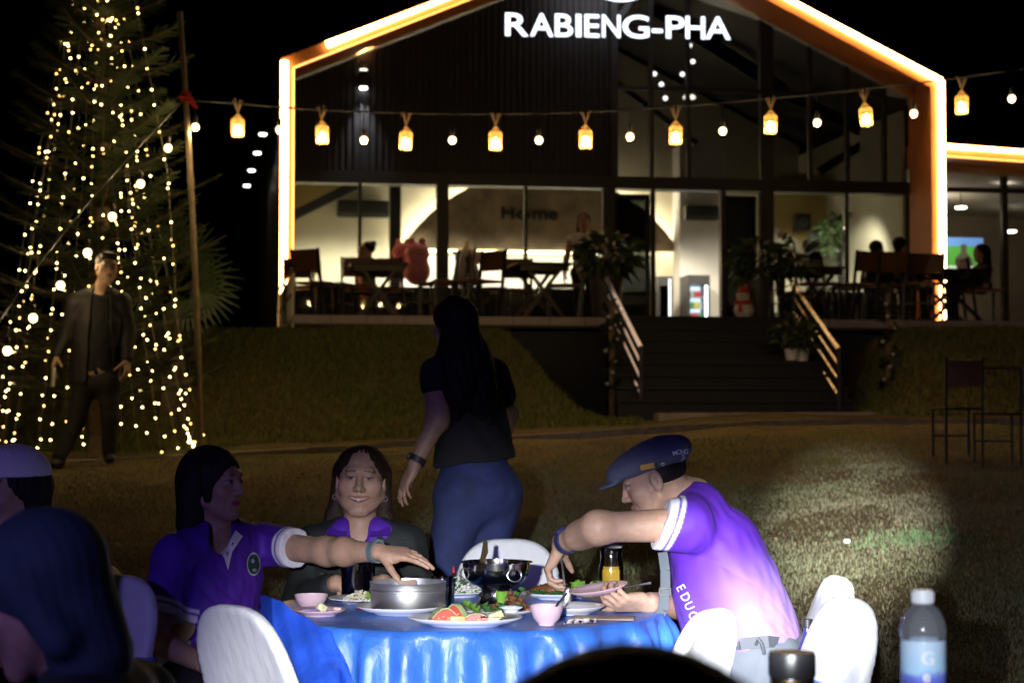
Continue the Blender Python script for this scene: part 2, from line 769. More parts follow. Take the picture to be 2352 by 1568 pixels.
def blades(name, n, sampler, hmin, hmax, wid, cols):
    x, y = sampler(n)
    n = len(x)
    z = ground_z(x, y)
    a = RNG.uniform(0, 2 * math.pi, n)
    h = RNG.uniform(hmin, hmax, n)
    lean = RNG.uniform(0.1, 0.9, n) * h
    la = RNG.uniform(0, 2 * math.pi, n)
    wx, wy = np.cos(a) * wid / 2, np.sin(a) * wid / 2
    b0 = np.stack([x - wx, y - wy, z - 0.004], -1)
    b1 = np.stack([x + wx, y + wy, z - 0.004], -1)
    mid = np.stack([x + np.cos(la) * lean * 0.35, y + np.sin(la) * lean * 0.35, z + h * 0.6], -1)
    tip = np.stack([x + np.cos(la) * lean, y + np.sin(la) * lean, z + h], -1)
    m0 = mid - np.stack([wx, wy, 0 * wx], -1) * 0.7
    m1 = mid + np.stack([wx, wy, 0 * wx], -1) * 0.7
    vs = np.stack([b0, b1, m1, m0, tip], 1).reshape(-1, 3)
    k = np.arange(n) * 5
    f = np.concatenate([np.stack([k, k + 1, k + 2], -1), np.stack([k, k + 2, k + 3], -1), np.stack([k + 3, k + 2, k + 4], -1)])
    patch = np.sin(x * 1.3 + 0.6 * y) * np.cos(y * 1.1 - 0.4 * x) + RNG.normal(0, 0.45, n)
    t = np.clip(patch * 0.5 + 0.5, 0, 1)[:, None]
    c = np.array(cols[0]) * (1 - t) + np.array(cols[1]) * t
    c = c * RNG.uniform(0.6, 1.5, (n, 1))
    return stuff(obj(name, vs, f, M_GRASS, shade='flat', cols=np.repeat(c, 5, axis=0)))


def near_lawn(n):
    y = 7.0 + 9.0 * RNG.random(n) ** 1.15
    x = RNG.uniform(-0.29, 0.30, n) * y
    worn = np.sin(x * 1.9 + 1.3 * y) * np.cos(y * 1.6 - 0.8 * x + 1.0) + 0.5 * np.sin(x * 4.3 - y * 3.1)
    keep = ((x > -0.6) | (RNG.random(n) < 0.45)) & ((worn < 0.55) | (RNG.random(n) < 0.3))
    return x[keep], y[keep]


def bank(n):
    y = RNG.uniform(18.2, 22.0, n)
    x = RNG.uniform(-5.2, 7.5, n)
    keep = (x < 1.3) | (x > 3.72)
    return x[keep], y[keep]


blades('lawn_grass', 270000, near_lawn, 0.008, 0.030, 0.0032, [(0.26, 0.225, 0.145), (0.17, 0.20, 0.095)])
blades('bank_grass', 60000, bank, 0.03, 0.085, 0.012, [(0.15, 0.14, 0.042), (0.08, 0.11, 0.03)])


def clover(n):
    r = np.abs(RNG.normal(0, 0.6, n))
    a = RNG.uniform(0, 2 * math.pi, n)
    return 2.58 + 0.52 * r * np.cos(a), 11.9 + 0.36 * r * np.sin(a)


blades('clover_patch', 500, clover, 0.02, 0.05, 0.014, [(0.11, 0.17, 0.07), (0.17, 0.23, 0.10)])
# fallen leaves scattered over the turf
nl = 420
ly = RNG.uniform(7.6, 15.0, nl)
lx = RNG.uniform(-0.28, 0.29, nl) * ly
lz = ground_z(lx, ly) + 0.018
la, ls = RNG.uniform(0, 6.28, nl), RNG.uniform(0.010, 0.028, nl)
lt_ = RNG.uniform(-0.012, 0.012, (nl, 4))
lv = np.stack([np.stack([lx + ls * np.cos(la + k * 1.57) * (1.0 if k % 2 else 0.45), ly + ls * np.sin(la + k * 1.57) * (1.0 if k % 2 else 0.45), lz + lt_[:, k]], -1) for k in range(4)], 1).reshape(-1, 3)
lc = np.array([(0.20, 0.12, 0.05), (0.30, 0.22, 0.11), (0.10, 0.06, 0.03)])[RNG.integers(0, 3, nl)]
stuff(obj('fallen_leaves', lv, np.arange(nl * 4).reshape(nl, 4), M_GRASS, shade='flat', cols=np.repeat(lc, 4, axis=0)))
for nm, (px, py, pd) in (('paper_scrap', (1945, 1212, 11.8)),):
    q = P(px, py, pd)
    b = MB()
    b.rbox((q.x, q.y, gz(q.x, q.y) + 0.05), (0.045, 0.03, 0.03), 0.012)
    tag(b.build(nm, mat('white_paper', (0.8, 0.8, 0.78), rough=0.9)), 'crumpled white scrap of paper lying on the lit grass', 'litter')

# path along the foot of the bank, its kerb and the slab before the stairs
M_PATH = mat('path_concrete', (0.30, 0.25, 0.20), rough=0.9, var=0.3, scale=6, bump=0.4, bscale=40)
M_KERB = mat('kerb_concrete', (0.22, 0.19, 0.16), rough=0.9, var=0.25, scale=14, bump=0.5, bscale=50)


def path_edge(x):
    return 16.35 + 0.09 * (x + 2.5)


def ribbon(name, x0, x1, off0, off1, lift, m, drop=0.14, n=60):
    xs_ = np.linspace(x0, x1, n)
    mb = MB()
    prev = None
    for x in xs_:
        y0, y1 = path_edge(x) + off0, path_edge(x) + off1
        z = float(ground_z(x, path_edge(x) + 0.2, False))
        cur = [V((x, y0, z + lift - drop)), V((x, y0, z + lift)), V((x, y1, z + lift)), V((x, y1, z + lift - drop))]
        if prev:
            k = len(mb.v)
            mb.v += [tuple(p) for p in prev + cur]
            mb.f += [(k, k + 1, k + 5, k + 4), (k + 1, k + 2, k + 6, k + 5), (k + 2, k + 3, k + 7, k + 6)]
        prev = cur
    return structure(mb.build(name, m, shade='flat'))


ribbon('path', -14, 12, 0.12, 1.3, 0.035, M_PATH, 0.22)
kr = bpy.data.objects.new('kerb', None)
COL.objects.link(kr)
kr['kind'] = 'structure'
BASE[kr.name] = V((0, 0, 0))
for i in range(30):                                              # kerb stones with open joints
    x0, x1 = -9.0 + i * 0.6, -9.0 + i * 0.6 + 0.585
    dz = random.uniform(-0.008, 0.008)
    c = []
    for x in (x0, x1):
        z = float(ground_z(x, path_edge(x) + 0.2, False)) + 0.045 + dz
        y = path_edge(x) + dz
        c.append((V((x, y, z - 0.25)), V((x, y + 0.115, z - 0.25)), V((x, y, z)), V((x, y + 0.115, z))))
    b = MB()
    b.hexa([c[0][0], c[1][0], c[1][1], c[0][1], c[0][2], c[1][2], c[1][3], c[0][3]])
    b.build('kerb_stone', M_KERB, kr)

# ================================================================== the restaurant, in its own frame
YAW = R(9.3)
BO = V((-3.30, 26.5, 0))
BE = V((math.cos(YAW), math.sin(YAW), 0))
BN = V((-math.sin(YAW), math.cos(YAW), 0))
FLOOR = 2.58


def B(t, w_, z):
    q = BO + BE * t + BN * w_
    return V((q.x, q.y, z))


def BP(u, v, w_):
    """(t, z) of the photo's point u, v on the building plane w_ metres behind the portal's face"""
    a, b = (u - CU) / F_PX, (CV - v) / F_PX
    d = V((a, math.cos(PITCH) - b * math.sin(PITCH), math.sin(PITCH) + b * math.cos(PITCH)))
    C0 = V((0, 0, HC))
    k = (w_ - (C0 - BO).dot(BN)) / d.dot(BN)
    q = C0 + d * k
    return (q - BO).dot(BE), q.z


BM = Matrix((BE, BN, V((0, 0, 1)))).transposed()                  # building axes as columns


def bbox_(mb, t0, t1, w0, w1, z0, z1):
    return mb.hexa([B(t0, w0, z0), B(t1, w0, z0), B(t1, w1, z0), B(t0, w1, z0),
                    B(t0, w0, z1), B(t1, w0, z1), B(t1, w1, z1), B(t0, w1, z1)])


M_ORANGE = mat('orange_portal_cladding', (0.52, 0.20, 0.055), rough=0.55, var=0.12, scale=4)
M_BLACK = mat('black_steel', (0.022, 0.022, 0.024), rough=0.45, var=0.15)
M_CLAD = mat('black_corrugated_sheet', (0.026, 0.025, 0.026), rough=0.4, var=0.12, scale=3)
M_GREY = mat('grey_column_paint', (0.10, 0.10, 0.10), rough=0.6)
M_CREAM = mat('cream_wall', (0.62, 0.58, 0.44), rough=0.85, var=0.06, scale=3)
M_YELLOW = mat('yellow_wall', (0.62, 0.47, 0.18), rough=0.85, var=0.06, scale=3)
M_WHITE = mat('white_wall', (0.74, 0.72, 0.68), rough=0.85, var=0.05, scale=3)
M_STONE = mat('brown_rock_cladding', (0.25, 0.185, 0.115), rough=0.9, var=0.45, scale=2.2, bump=0.8, bscale=7)
M_FLOOR = mat('floor_tile', (0.20, 0.18, 0.16), rough=0.35, var=0.1)
M_ROOF = mat('roof_sheet', (0.05, 0.05, 0.055), rough=0.5)
M_GLASS = pane_mat('window_glass', (0.93, 0.95, 0.94), 0.02)
M_DIMGLASS = pane_mat('darkened_upper_glass', (0.42, 0.41, 0.40), 0.02)  # pane colour darkened so the upper storey looks unlit
M_LED = emis('warm_light_tube', (1.0, 0.60, 0.24), 22.0)

TR = BP(2170, 500, 0)[0]                                          # right edge of the portal
ZE = 6.47                                                         # eaves
TA, ZA = BP(1478, -186, 0)                                        # ridge
ZB = 2.42                                                         # foot of the portal
rest = thing('restaurant', 'black gabled glass fronted restaurant outlined in glowing orange light', 'restaurant', B(TR / 2, 1, ZB))
PW, PD = 0.20, 0.92                                               # portal face width and depth


def frame_profile(o):
    """outer outline of the portal pulled inwards by o"""
    nl = V((ZA - ZE, -(TA))).normalized()
    pts = []
    ml_ = (ZA - ZE) / TA
    mr_ = (ZA - ZE) / (TR - TA)
    # left post line t=o; left rafter shifted down by o (perpendicular)
    cl = o * math.sqrt(1 + ml_ * ml_)
    cr_ = o * math.sqrt(1 + mr_ * mr_)
    A_ = (o, ZE + ml_ * o - cl)
    D_ = (TR - o, ZE + mr_ * o - cr_)
    # ridge: ZE + ml t - cl = ZE + mr (TR - t) - cr
    t = (mr_ * TR - cr_ + cl) / (ml_ + mr_)
    C_ = (t, ZE + ml_ * t - cl)
    return [(o, ZB), A_, C_, D_, (TR - o, ZB)]


PO, PI_ = frame_profile(0.0), frame_profile(PW)
for i, nm in enumerate(('frame_post', 'frame_rafter', 'frame_rafter', 'frame_post')):
    a, b, c, d = PO[i], PO[i + 1], PI_[i + 1], PI_[i]
    mb = MB()
    mb.hexa([B(a[0], 0, a[1]), B(b[0], 0, b[1]), B(c[0], 0, c[1]), B(d[0], 0, d[1]),
             B(a[0], PD, a[1]), B(b[0], PD, b[1]), B(c[0], PD, c[1]), B(d[0], PD, d[1])])
    fr = mb.build(nm, M_ORANGE, rest)
    # trim moulding round the inner edge and seams of the sheet
    e0, e1 = V((d[0], 0, d[1])), V((c[0], 0, c[1]))
# glowing tubes, proud of the face near the outer edge
LO, LI = frame_profile(0.055), frame_profile(0.185)
for i in range(4):
    a, b = LO[i], LO[i + 1]
    a_, b_ = V((a[0], a[1])), V((b[0], b[1]))
    if i == 1:
        a_ = a_ + (b_ - a_) * 0.115                                # the left rafter's tube starts a little up the slope
    if i == 1:
        b_ = b_ - (b_ - a_) * 0.002
    mb = MB()
    mb.tube([B(a_[0], -0.045, a_[1]), B(b_[0], -0.045, b_[1])], 0.050, n=8)
    mb.build('light_tube', M_LED, rest)
M_LED2 = emis('warm_light_strip', (1.0, 0.50, 0.14), 3.2)
for i in range(2):
    a, b = LI[i], LI[i + 1]
    mb = MB()
    mb.tube([B(a[0], -0.008, a[1]), B(b[0], -0.008, b[1])], 0.012, n=6)
    mb.build('light_strip', M_LED2, rest)

GW = 0.94                                                         # plane of the glazing


def bt(u, w_=GW, v=600):
    return BP(u, v, w_)[0]


T_CLAD = bt(1410)
Z_SP0 = 4.83
Z_SP1 = BP(1415, 405, GW)[1]


def rake(t, o=PW + 0.03):
    q = frame_profile(o)
    return np.interp(t, [q[1][0], q[2][0], q[3][0]], [q[1][1], q[2][1], q[3][1]])


# corrugated cladding, upper left
mb = MB()
pitch_ = 0.095
t = 0.22
prof = []
while t < T_CLAD - pitch_:
    prof += [(t, 0), (t + 0.034, 0), (t + 0.046, -0.028), (t + 0.080, -0.028)]
    t += pitch_
prof.append((T_CLAD, 0))
for (t0, d0), (t1, d1) in zip(prof[:-1], prof[1:]):
    k = len(mb.v)
    mb.v += [tuple(B(t0, GW + d0, Z_SP1)), tuple(B(t1, GW + d1, Z_SP1)), tuple(B(t1, GW + d1, rake(t1))), tuple(B(t0, GW + d0, rake(t0)))]
    mb.f.append((k, k + 1, k + 2, k + 3))
mb.build('corrugated_cladding', M_CLAD, rest, shade='flat')
# spandrel beam
mb = MB()
bbox_(mb, 0.2, TR - 0.2, GW - 0.05, GW + 0.25, Z_SP0, Z_SP1 - 0.002)
mb.build('spandrel_beam', M_BLACK, rest)

# upper glazing: mullions, transoms and panes
up_m = [(1410, 16), (1495, 9), (1580, 9), (1760, 32), (1860, 9), (1945, 9), (2030, 9)]
ut = [bt(u, GW, 350) for u, _ in up_m]
for (u, wd), t in zip(up_m, ut):
    mb = MB()
    hw = wd / 2 / 150
    mb.hexa([B(t - hw, GW - 0.06, Z_SP1), B(t + hw, GW - 0.06, Z_SP1), B(t + hw, GW + 0.06, Z_SP1), B(t - hw, GW + 0.06, Z_SP1),
             B(t - hw, GW - 0.06, rake(t - hw)), B(t + hw, GW - 0.06, rake(t + hw)), B(t + hw, GW + 0.06, rake(t + hw)), B(t - hw, GW + 0.06, rake(t - hw))])
    mb.build('mullion', M_BLACK, rest)
Z_TR = BP(1600, 207, GW)[1]
z_list = [Z_SP1, Z_TR, Z_TR + 1.42, 9.2]
ut2 = ut + [TR - PW - 0.02]
for i in range(len(ut)):
    h0 = up_m[i][1] / 300 + 0.004
    h1 = (up_m[i + 1][1] / 300 + 0.004) if i + 1 < len(ut) else 0.0
    t0, t1 = ut2[i] + h0, ut2[i + 1] - h1
    for j in range(3):
        z0, z1 = z_list[j], z_list[j + 1]
        top0, top1 = min(z1, rake(t0)), min(z1, rake(t1))
        if min(top0, top1) <= z0 + 0.05:
            continue
        mb = MB()
        mb.hexa([B(t0, GW - 0.006, z0), B(t1, GW - 0.006, z0), B(t1, GW + 0.006, z0), B(t0, GW + 0.006, z0),
                 B(t0, GW - 0.006, top0), B(t1, GW - 0.006, top1), B(t1, GW + 0.006, top1), B(t0, GW + 0.006, top0)])
        mb.build('window_pane', M_DIMGLASS, rest)
        if j < 2 and top0 == z1 and top1 == z1:
            mb = MB()
            bbox_(mb, t0, t1, GW - 0.03, GW + 0.03, z1 - 0.03, z1 + 0.03)
            mb.build('transom', M_BLACK, rest)

# lower storey: columns and mullions, panes between them
low = [(662, 6), (826, 7), (1016, 27), (1207, 7), (1398, 28), (1500, 8), (1660, 12), (1761, 32), (1943, 9), (2108, 8)]
lt = [(bt(u), wd / 2 / 152) for u, wd in low]
for (t, hw) in lt:
    mb = MB()
    bbox_(mb, t - hw, t + hw, GW - 0.06, GW + 0.08, FLOOR, Z_SP0 - 0.002)
    mb.build('column' if hw > 0.06 else 'mullion', M_BLACK, rest)
for i in range(len(lt) - 1):
    t0, t1 = lt[i][0] + lt[i][1] + 0.003, lt[i + 1][0] - lt[i + 1][1] - 0.003
    if i in (5,):
        continue                                                   # the doorway stands open
    mb = MB()
    bbox_(mb, t0, t1, GW - 0.005, GW + 0.005, FLOOR + 0.06, Z_SP0 - 0.004)
    mb.build('window_pane', M_GLASS, rest)
    mb = MB()
    bbox_(mb, t0, t1, GW - 0.03, GW + 0.03, FLOOR, FLOOR + 0.055)
    mb.build('window_sill', M_BLACK, rest)
# dark sliding door leaves either side of the doorway
for u0, u1 in ((1414, 1497), (1667, 1742)):
    t0, t1 = bt(u0), bt(u1)
    d_ = MB()
    w0 = GW + 0.12
    for (a, b_) in ((t0, t0 + 0.06), (t1 - 0.06, t1)):
        bbox_(d_, a, b_, w0, w0 + 0.05, FLOOR + 0.01, Z_SP0 - 0.06)
    bbox_(d_, t0 + 0.06, t1 - 0.06, w0, w0 + 0.05, Z_SP0 - 0.14, Z_SP0 - 0.06)
    bbox_(d_, t0 + 0.06, t1 - 0.06, w0, w0 + 0.05, FLOOR + 0.01, FLOOR + 0.5)
    dr = d_.build('sliding_door', M_BLACK, rest)
    p_ = MB()
    bbox_(p_, t0 + 0.06, t1 - 0.06, w0 + 0.02, w0 + 0.03, FLOOR + 0.5, Z_SP0 - 0.14)
    p_.build('pane', pane_mat('dark_door_glass', (0.16, 0.17, 0.17), 0.07), dr)

# interior shell
DW = 6.2
sh = MB()
bbox_(sh, 0.22, TR - 0.22, GW + 0.10, DW + 0.6, FLOOR - 0.12, FLOOR - 0.004)
sh.build('interior_floor', M_FLOOR, rest)
T_END = TR - 0.25


def wall_quad(t0, t1, w_, z0, z1, name, m, th=0.12):
    mb = MB()
    bbox_(mb, t0, t1, w_, w_ + th, z0, z1)
    return mb.build(name, m, rest)


tL = BP(922, 500, DW)[0]
tR2 = BP(1668, 500, DW)[0]
mb = MB()                                                          # back wall up to the rake
q0, q1, q2 = rake(0.25), rake(TA), rake(T_END)
mb.add([B(0.25, DW, FLOOR), B(T_END, DW, FLOOR), B(T_END, DW, q2), B(TA, DW, q1), B(0.25, DW, q0)], [(0, 1, 2, 3, 4)])
mb.build('back_wall', M_CREAM, rest, shade='flat')
# whiter plaster by the doorway, a shallow pier
a = BP(1562, 600, DW - 0.9)[0]
b_ = BP(1668, 600, DW - 0.9)[0]
wall_quad(a, b_, DW - 0.9, FLOOR, 6.2, 'plaster_pier', M_WHITE, 0.5)
for tt in (0.22, TR - 0.26):
    mb = MB()
    bbox_(mb, tt, tt + 0.04, GW + 0.11, DW, FLOOR, ZE - 0.3)
    mb.build('side_wall', M_CREAM, rest)
# left side wall outside in corrugated sheet, slightly outboard of the frame
mb = MB()
x = PD + 0.01
while x < 12:
    bbox_(mb, 0.05, 0.12, x, x + 0.16, ZB, ZE - 0.12)
    bbox_(mb, 0.08, 0.12, x + 0.161, x + 0.219, ZB, ZE - 0.12)
    x += 0.22
mb.build('side_cladding', mat('pale_corrugated_sheet', (0.30, 0.29, 0.26), rough=0.45, var=0.15), rest)
# roof
for (t0, z0, t1, z1) in ((0, ZE, TA, ZA), (TA, ZA, TR, ZE)):
    mb = MB()
    mb.hexa([B(t0, PD + 0.005, z0 - 0.16), B(t1, PD + 0.005, z1 - 0.16), B(t1, 12, z1 - 0.16), B(t0, 12, z0 - 0.16),
             B(t0, PD + 0.005, z0 - 0.01), B(t1, PD + 0.005, z1 - 0.01), B(t1, 12, z1 - 0.01), B(t0, 12, z0 - 0.01)])
    mb.build('roof', M_ROOF, rest)
# grey inner column, sloping dark beam, yellow wall panel above it (left bay)
mb = MB()
w_ = 3.2
bbox_(mb, BP(896, 500, w_)[0], BP(921, 500, w_)[0], w_, w_ + 0.2, FLOOR, 7.2)
mb.build('inner_column', M_GREY, rest)
w_ = DW - 0.5
c0, c1 = BP(640, 512, w_), BP(850, 407, w_)
mb = MB()
mb.bar(B(c0[0], w_, c0[1]), B(c1[0] + 0.35, w_, c1[1] + 0.17), 0.16, 0.16, up=BN)
mb.build('stair_stringer', M_BLACK, rest)
mb = MB()
k = [BP(640, 500, w_ + 0.2), BP(850, 400, w_ + 0.2)]
mb.prism([B(k[0][0], w_ + 0.2, k[0][1]), B(k[1][0], w_ + 0.2, k[1][1]), B(k[1][0], w_ + 0.2, 6.3), B(k[0][0], w_ + 0.2, 6.3)], (0, 0, 0), BN * 0.06)
mb.build('yellow_panel', M_YELLOW, rest)
# rock-faced arch standing before the wall, back-lit round its rim
AW = DW - 0.45
ac, ar = BP(1246, 776, AW), None
arr = BP(1246 + 372, 776, AW)[0] - ac[0]
zlow = BP(1246, 573, AW)[1]
pts = []
half = math.acos(max(-1, min(1, (zlow - ac[1]) / arr)))
for i in range(41):
    an = -half + 2 * half * i / 40
    pts.append((ac[0] + arr * math.sin(an), ac[1] + arr * math.cos(an)))
arch = MB()
arch.prism([B(p[0], AW, p[1]) for p in pts][::-1], (0, 0, 0), BN * 0.14)
arch.build('rock_arch', M_STONE, rest, ang=20)
rim = MB()
rim.tube([B(ac[0] + (arr - 0.03) * math.sin(-half + 2 * half * i / 40), AW + 0.20, ac[1] + (arr - 0.03) * math.cos(-half + 2 * half * i / 40)) for i in range(41)], 0.03, n=6)
rim.build('arch_light', emis('arch_glow', (1.0, 0.88, 0.64), 42), rest)
# lit niche behind the counter, and the counter
tn0, tn1 = pts[0][0] + 0.06, BP(1508, 600, AW)[0]
mb = MB()
bbox_(mb, tn0, tn1, AW + 0.28, AW + 0.34, FLOOR, zlow - 0.01)
mb.build('counter_back', M_WHITE, rest)
mb = MB()
bbox_(mb, tn0, tn1, AW + 0.10, AW + 0.16, zlow - 0.06, zlow - 0.02)
mb.build('counter_light', emis('counter_glow', (1.0, 0.88, 0.5), 9), rest)
mb = MB()
bbox_(mb, tn0, tn1 - 0.1, AW - 0.75, AW - 0.15, FLOOR, FLOOR + 0.95)
bbox_(mb, tn0 - 0.04, tn1 - 0.06, AW - 0.80, AW - 0.10, FLOOR + 0.951, FLOOR + 0.99)
mb.build('counter', mat('counter_wood', (0.12, 0.08, 0.05), rough=0.5), rest)
# lettering on the rock
M_DARKLET = mat('dark_lettering', (0.02, 0.02, 0.02), rough=0.5)


def text_mesh(ch, size, extrude, bold=0.0):
    cu = bpy.data.curves.new('letter', 'FONT')
    cu.body = ch
    cu.size = size
    cu.extrude = extrude
    cu.offset = bold
    cu.resolution_u = 4
    o = bpy.data.objects.new('tmp', cu)
    COL.objects.link(o)
    dg = bpy.context.evaluated_depsgraph_get()
    me = bpy.data.meshes.new_from_object(o.evaluated_get(dg))
    bpy.data.objects.remove(o)
    bpy.data.curves.remove(cu)
    return me


def letters(word, t_list, z, w_, size, extrude, m, parent, bold=0.0, sx=1.0, name='letter', zs=None, back=None):
    """one mesh per character, its left foot at t_list[i]"""
    M3 = BM @ Matrix(((1, 0, 0), (0, 0, -1), (0, 1, 0)))
    for i, ch in enumerate(word):
        if ch == ' ':
            continue
        me = text_mesh(ch, size, extrude, bold)
        co = np.zeros(len(me.vertices) * 3, dtype=np.float32)
        me.vertices.foreach_get('co', co)
        co = co.reshape(-1, 3)
        co[:, 0] -= co[:, 0].min()
        wd = t_list[i][1] / max(1e-6, co[:, 0].max()) if isinstance(t_list[i], tuple) else sx
        t0 = t_list[i][0] if isinstance(t_list[i], tuple) else t_list[i]
        co[:, 0] *= wd
        base = B(t0, w_, z if zs is None else zs[i])
        out = np.array([base + M3 @ V(c) for c in co])
        out = out - np.array(BASE[root_of(parent).name])
        me.vertices.foreach_set('co', out.astype(np.float32).ravel())
        me.update()
        me.materials.clear()
        link_mesh(name, me, [m, back] if back else m, parent)
        if back:                                                   # the can behind each letter is dark
            for f in me.polygons:
                if V(f.normal).dot(BN) > -0.7:
                    f.material_index = 1


hz = BP(1165, 503, AW)[1]
ws = thing('wall_lettering', 'dark lettering reading Home on the brown rock arch inside', 'sign', B(BP(1200, 500, AW)[0], AW - 0.03, hz))
for ch, u0, u1 in (('H', 1151, 1180), ('o', 1184, 1218), ('m', 1222, 1257), ('e', 1259, 1280)):
    t0, t1 = BP(u0, 500, AW)[0], BP(u1, 500, AW)[0]
    letters(ch, [(t0, t1 - t0)], hz, AW - 0.03, 0.30, 0.02, M_DARKLET, ws, bold=0.006)

# room lighting: lamps over the dining room and counter
for (t, w_, z, e, sz) in ((1.3, 3.6, 4.8, 88, 1.2), (2.6, 3.9, 4.8, 54, 1.2), (4.2, 3.4, 4.8, 62, 1.6), (6.05, 3.7, 4.75, 56, 0.6), (7.7, 2.0, 4.9, 46, 1.2), (8.9, 1.8, 4.9, 26, 1.2)):
    o = lamp('room_lamp', 'SPOT', B(t, w_, z), B(t, w_ + 1.3, z - 2.6), e * 6, (1.0, 0.90, 0.70), spot_size=R(120), spot_blend=0.4, shadow_soft_size=0.15)

# dark bench seating added along the windows to darken the lower room
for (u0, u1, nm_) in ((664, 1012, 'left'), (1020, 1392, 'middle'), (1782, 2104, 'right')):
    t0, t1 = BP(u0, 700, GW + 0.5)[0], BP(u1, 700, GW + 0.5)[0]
    bq = thing('added_bench', 'added dark bench seat along the inside of the %s windows' % nm_, 'seat', B((t0 + t1) / 2, GW + 0.5, FLOOR), group='added benches inside the windows')
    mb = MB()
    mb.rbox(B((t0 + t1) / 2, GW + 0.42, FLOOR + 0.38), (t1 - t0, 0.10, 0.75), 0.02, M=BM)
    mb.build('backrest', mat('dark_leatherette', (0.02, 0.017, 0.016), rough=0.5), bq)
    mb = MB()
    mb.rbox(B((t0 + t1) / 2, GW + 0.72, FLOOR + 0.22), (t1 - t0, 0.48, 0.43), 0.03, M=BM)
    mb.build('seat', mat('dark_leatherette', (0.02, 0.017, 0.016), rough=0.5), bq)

# black split air conditioner above the left bay and one on the pier
for lab, u0, u1, v0, v1, w_ in (('long black air conditioner high on the cream wall left of the arch', 775, 894, 458, 499, DW - 0.28),
                                ('long black air conditioner above the lit drinks fridge', 1575, 1652, 470, 505, DW - 1.13)):
    (t0, z1), (t1, z0) = BP(u0, v0, w_), BP(u1, v1, w_)
    ac_ = thing('air_conditioner', lab, 'air conditioner', B((t0 + t1) / 2, w_, z0), group='black air conditioners')
    mb = MB()
    mb.rbox(B((t0 + t1) / 2, w_ + 0.12, (z0 + z1) / 2), (t1 - t0, 0.22, z1 - z0), 0.03, M=BM)
    mb.build('housing', mat('black_appliance', (0.03, 0.032, 0.03), rough=0.4), ac_)
    mb = MB()
    mb.box(B((t0 + t1) / 2, w_ + 0.005, z0 + 0.055), (t1 - t0 - 0.1, 0.03, 0.03), M=BM)
    mb.build('air_flap', M_GREY, ac_)

# lit drinks fridge and the dark one beside it
def fridge(u0, u1, v0, v1, w_, lab, lit):
    (t0, z1), (t1, _) = BP(u0, v0, w_), BP(u1, v1, w_)
    z0 = FLOOR
    f = thing('drinks_fridge', lab, 'fridge', B((t0 + t1) / 2, w_ + 0.3, z0), group='drinks fridges in the doorway')
    mb = MB()
    bbox_(mb, t0, t1, w_ + 0.55, w_ + 0.6, z0, z1)
    bbox_(mb, t0, t0 + 0.035, w_, w_ + 0.549, z0, z1)
    bbox_(mb, t1 - 0.035, t1, w_, w_ + 0.549, z0, z1)
    bbox_(mb, t0 + 0.036, t1 - 0.036, w_, w_ + 0.549, z1 - 0.16, z1)
    bbox_(mb, t0 + 0.036, t1 - 0.036, w_, w_ + 0.549, z0, z0 + 0.1)
    mb.build('cabinet', M_BLACK, f)
    if lit:
        mb = MB()
        bbox_(mb, t0 + 0.04, t1 - 0.04, w_ + 0.5, w_ + 0.54, z0 + 0.11, z1 - 0.17)
        mb.build('lit_back', emis('fridge_light', (0.72, 0.86, 1.0), 1.6), f)
        mb = MB()
        bbox_(mb, t1 - 0.075, t1 - 0.045, w_ + 0.02, w_ + 0.05, z0 + 0.12, z1 - 0.18)
        mb.build('light_bar', emis('fridge_bar', (0.85, 0.95, 1.0), 7), f)
        cols = [(0.5, 0.08, 0.09), (0.10, 0.45, 0.18), (0.75, 0.6, 0.1), (0.6, 0.65, 0.7), (0.65, 0.05, 0.06)]
        hh = (z1 - z0 - 0.3) / 5
        for s_ in range(5):
            zz = z0 + 0.11 + s_ * hh
            mb = MB()
            bbox_(mb, t0 + 0.04, t1 - 0.08, w_ + 0.1, w_ + 0.49, zz - 0.006, zz)
            mb.build('shelf', mat('fridge_shelf', (0.7, 0.7, 0.72), rough=0.4), f)
            nb = 5
            for i in range(nb):
                tt = t0 + 0.075 + (t1 - t0 - 0.19) * i / (nb - 1)
                c = cols[(s_ * 2 + i // 2) % 5]
                mb = MB()
                mb.lathe([(0, 0), (0.026, 0), (0.026, hh * 0.45), (0.011, hh * 0.62), (0.011, hh * 0.74), (0, hh * 0.74)], B(tt, w_ + 0.2, zz + 0.001), 8)
                mb.build('drink_bottle', mat('drink_%d' % cols.index(c), c, rough=0.3, var=0), f)
    else:
        mb = MB()
        bbox_(mb, t1 - 0.075, t1 - 0.045, w_ - 0.03, w_ - 0.001, z0 + 0.12, z1 - 0.05)
        mb.build('light_bar', emis('fridge_bar_dim', (0.75, 0.88, 1.0), 1.3), f)
    mb = MB()
    bbox_(mb, t0 + 0.036, t1 - 0.036, w_ + 0.008, w_ + 0.014, z0 + 0.11, z1 - 0.165)
    mb.build('door', M_GLASS if lit else pane_mat('dark_door_glass', (0.16, 0.17, 0.17), 0.07), f)


fridge(1581, 1631, 631, 735, DW - 1.75, 'tall drinks fridge glowing with bottles inside the doorway', True)
fridge(1511, 1546, 634, 735, DW - 1.75, 'dark drinks fridge with a lit edge left of the glowing one', False)

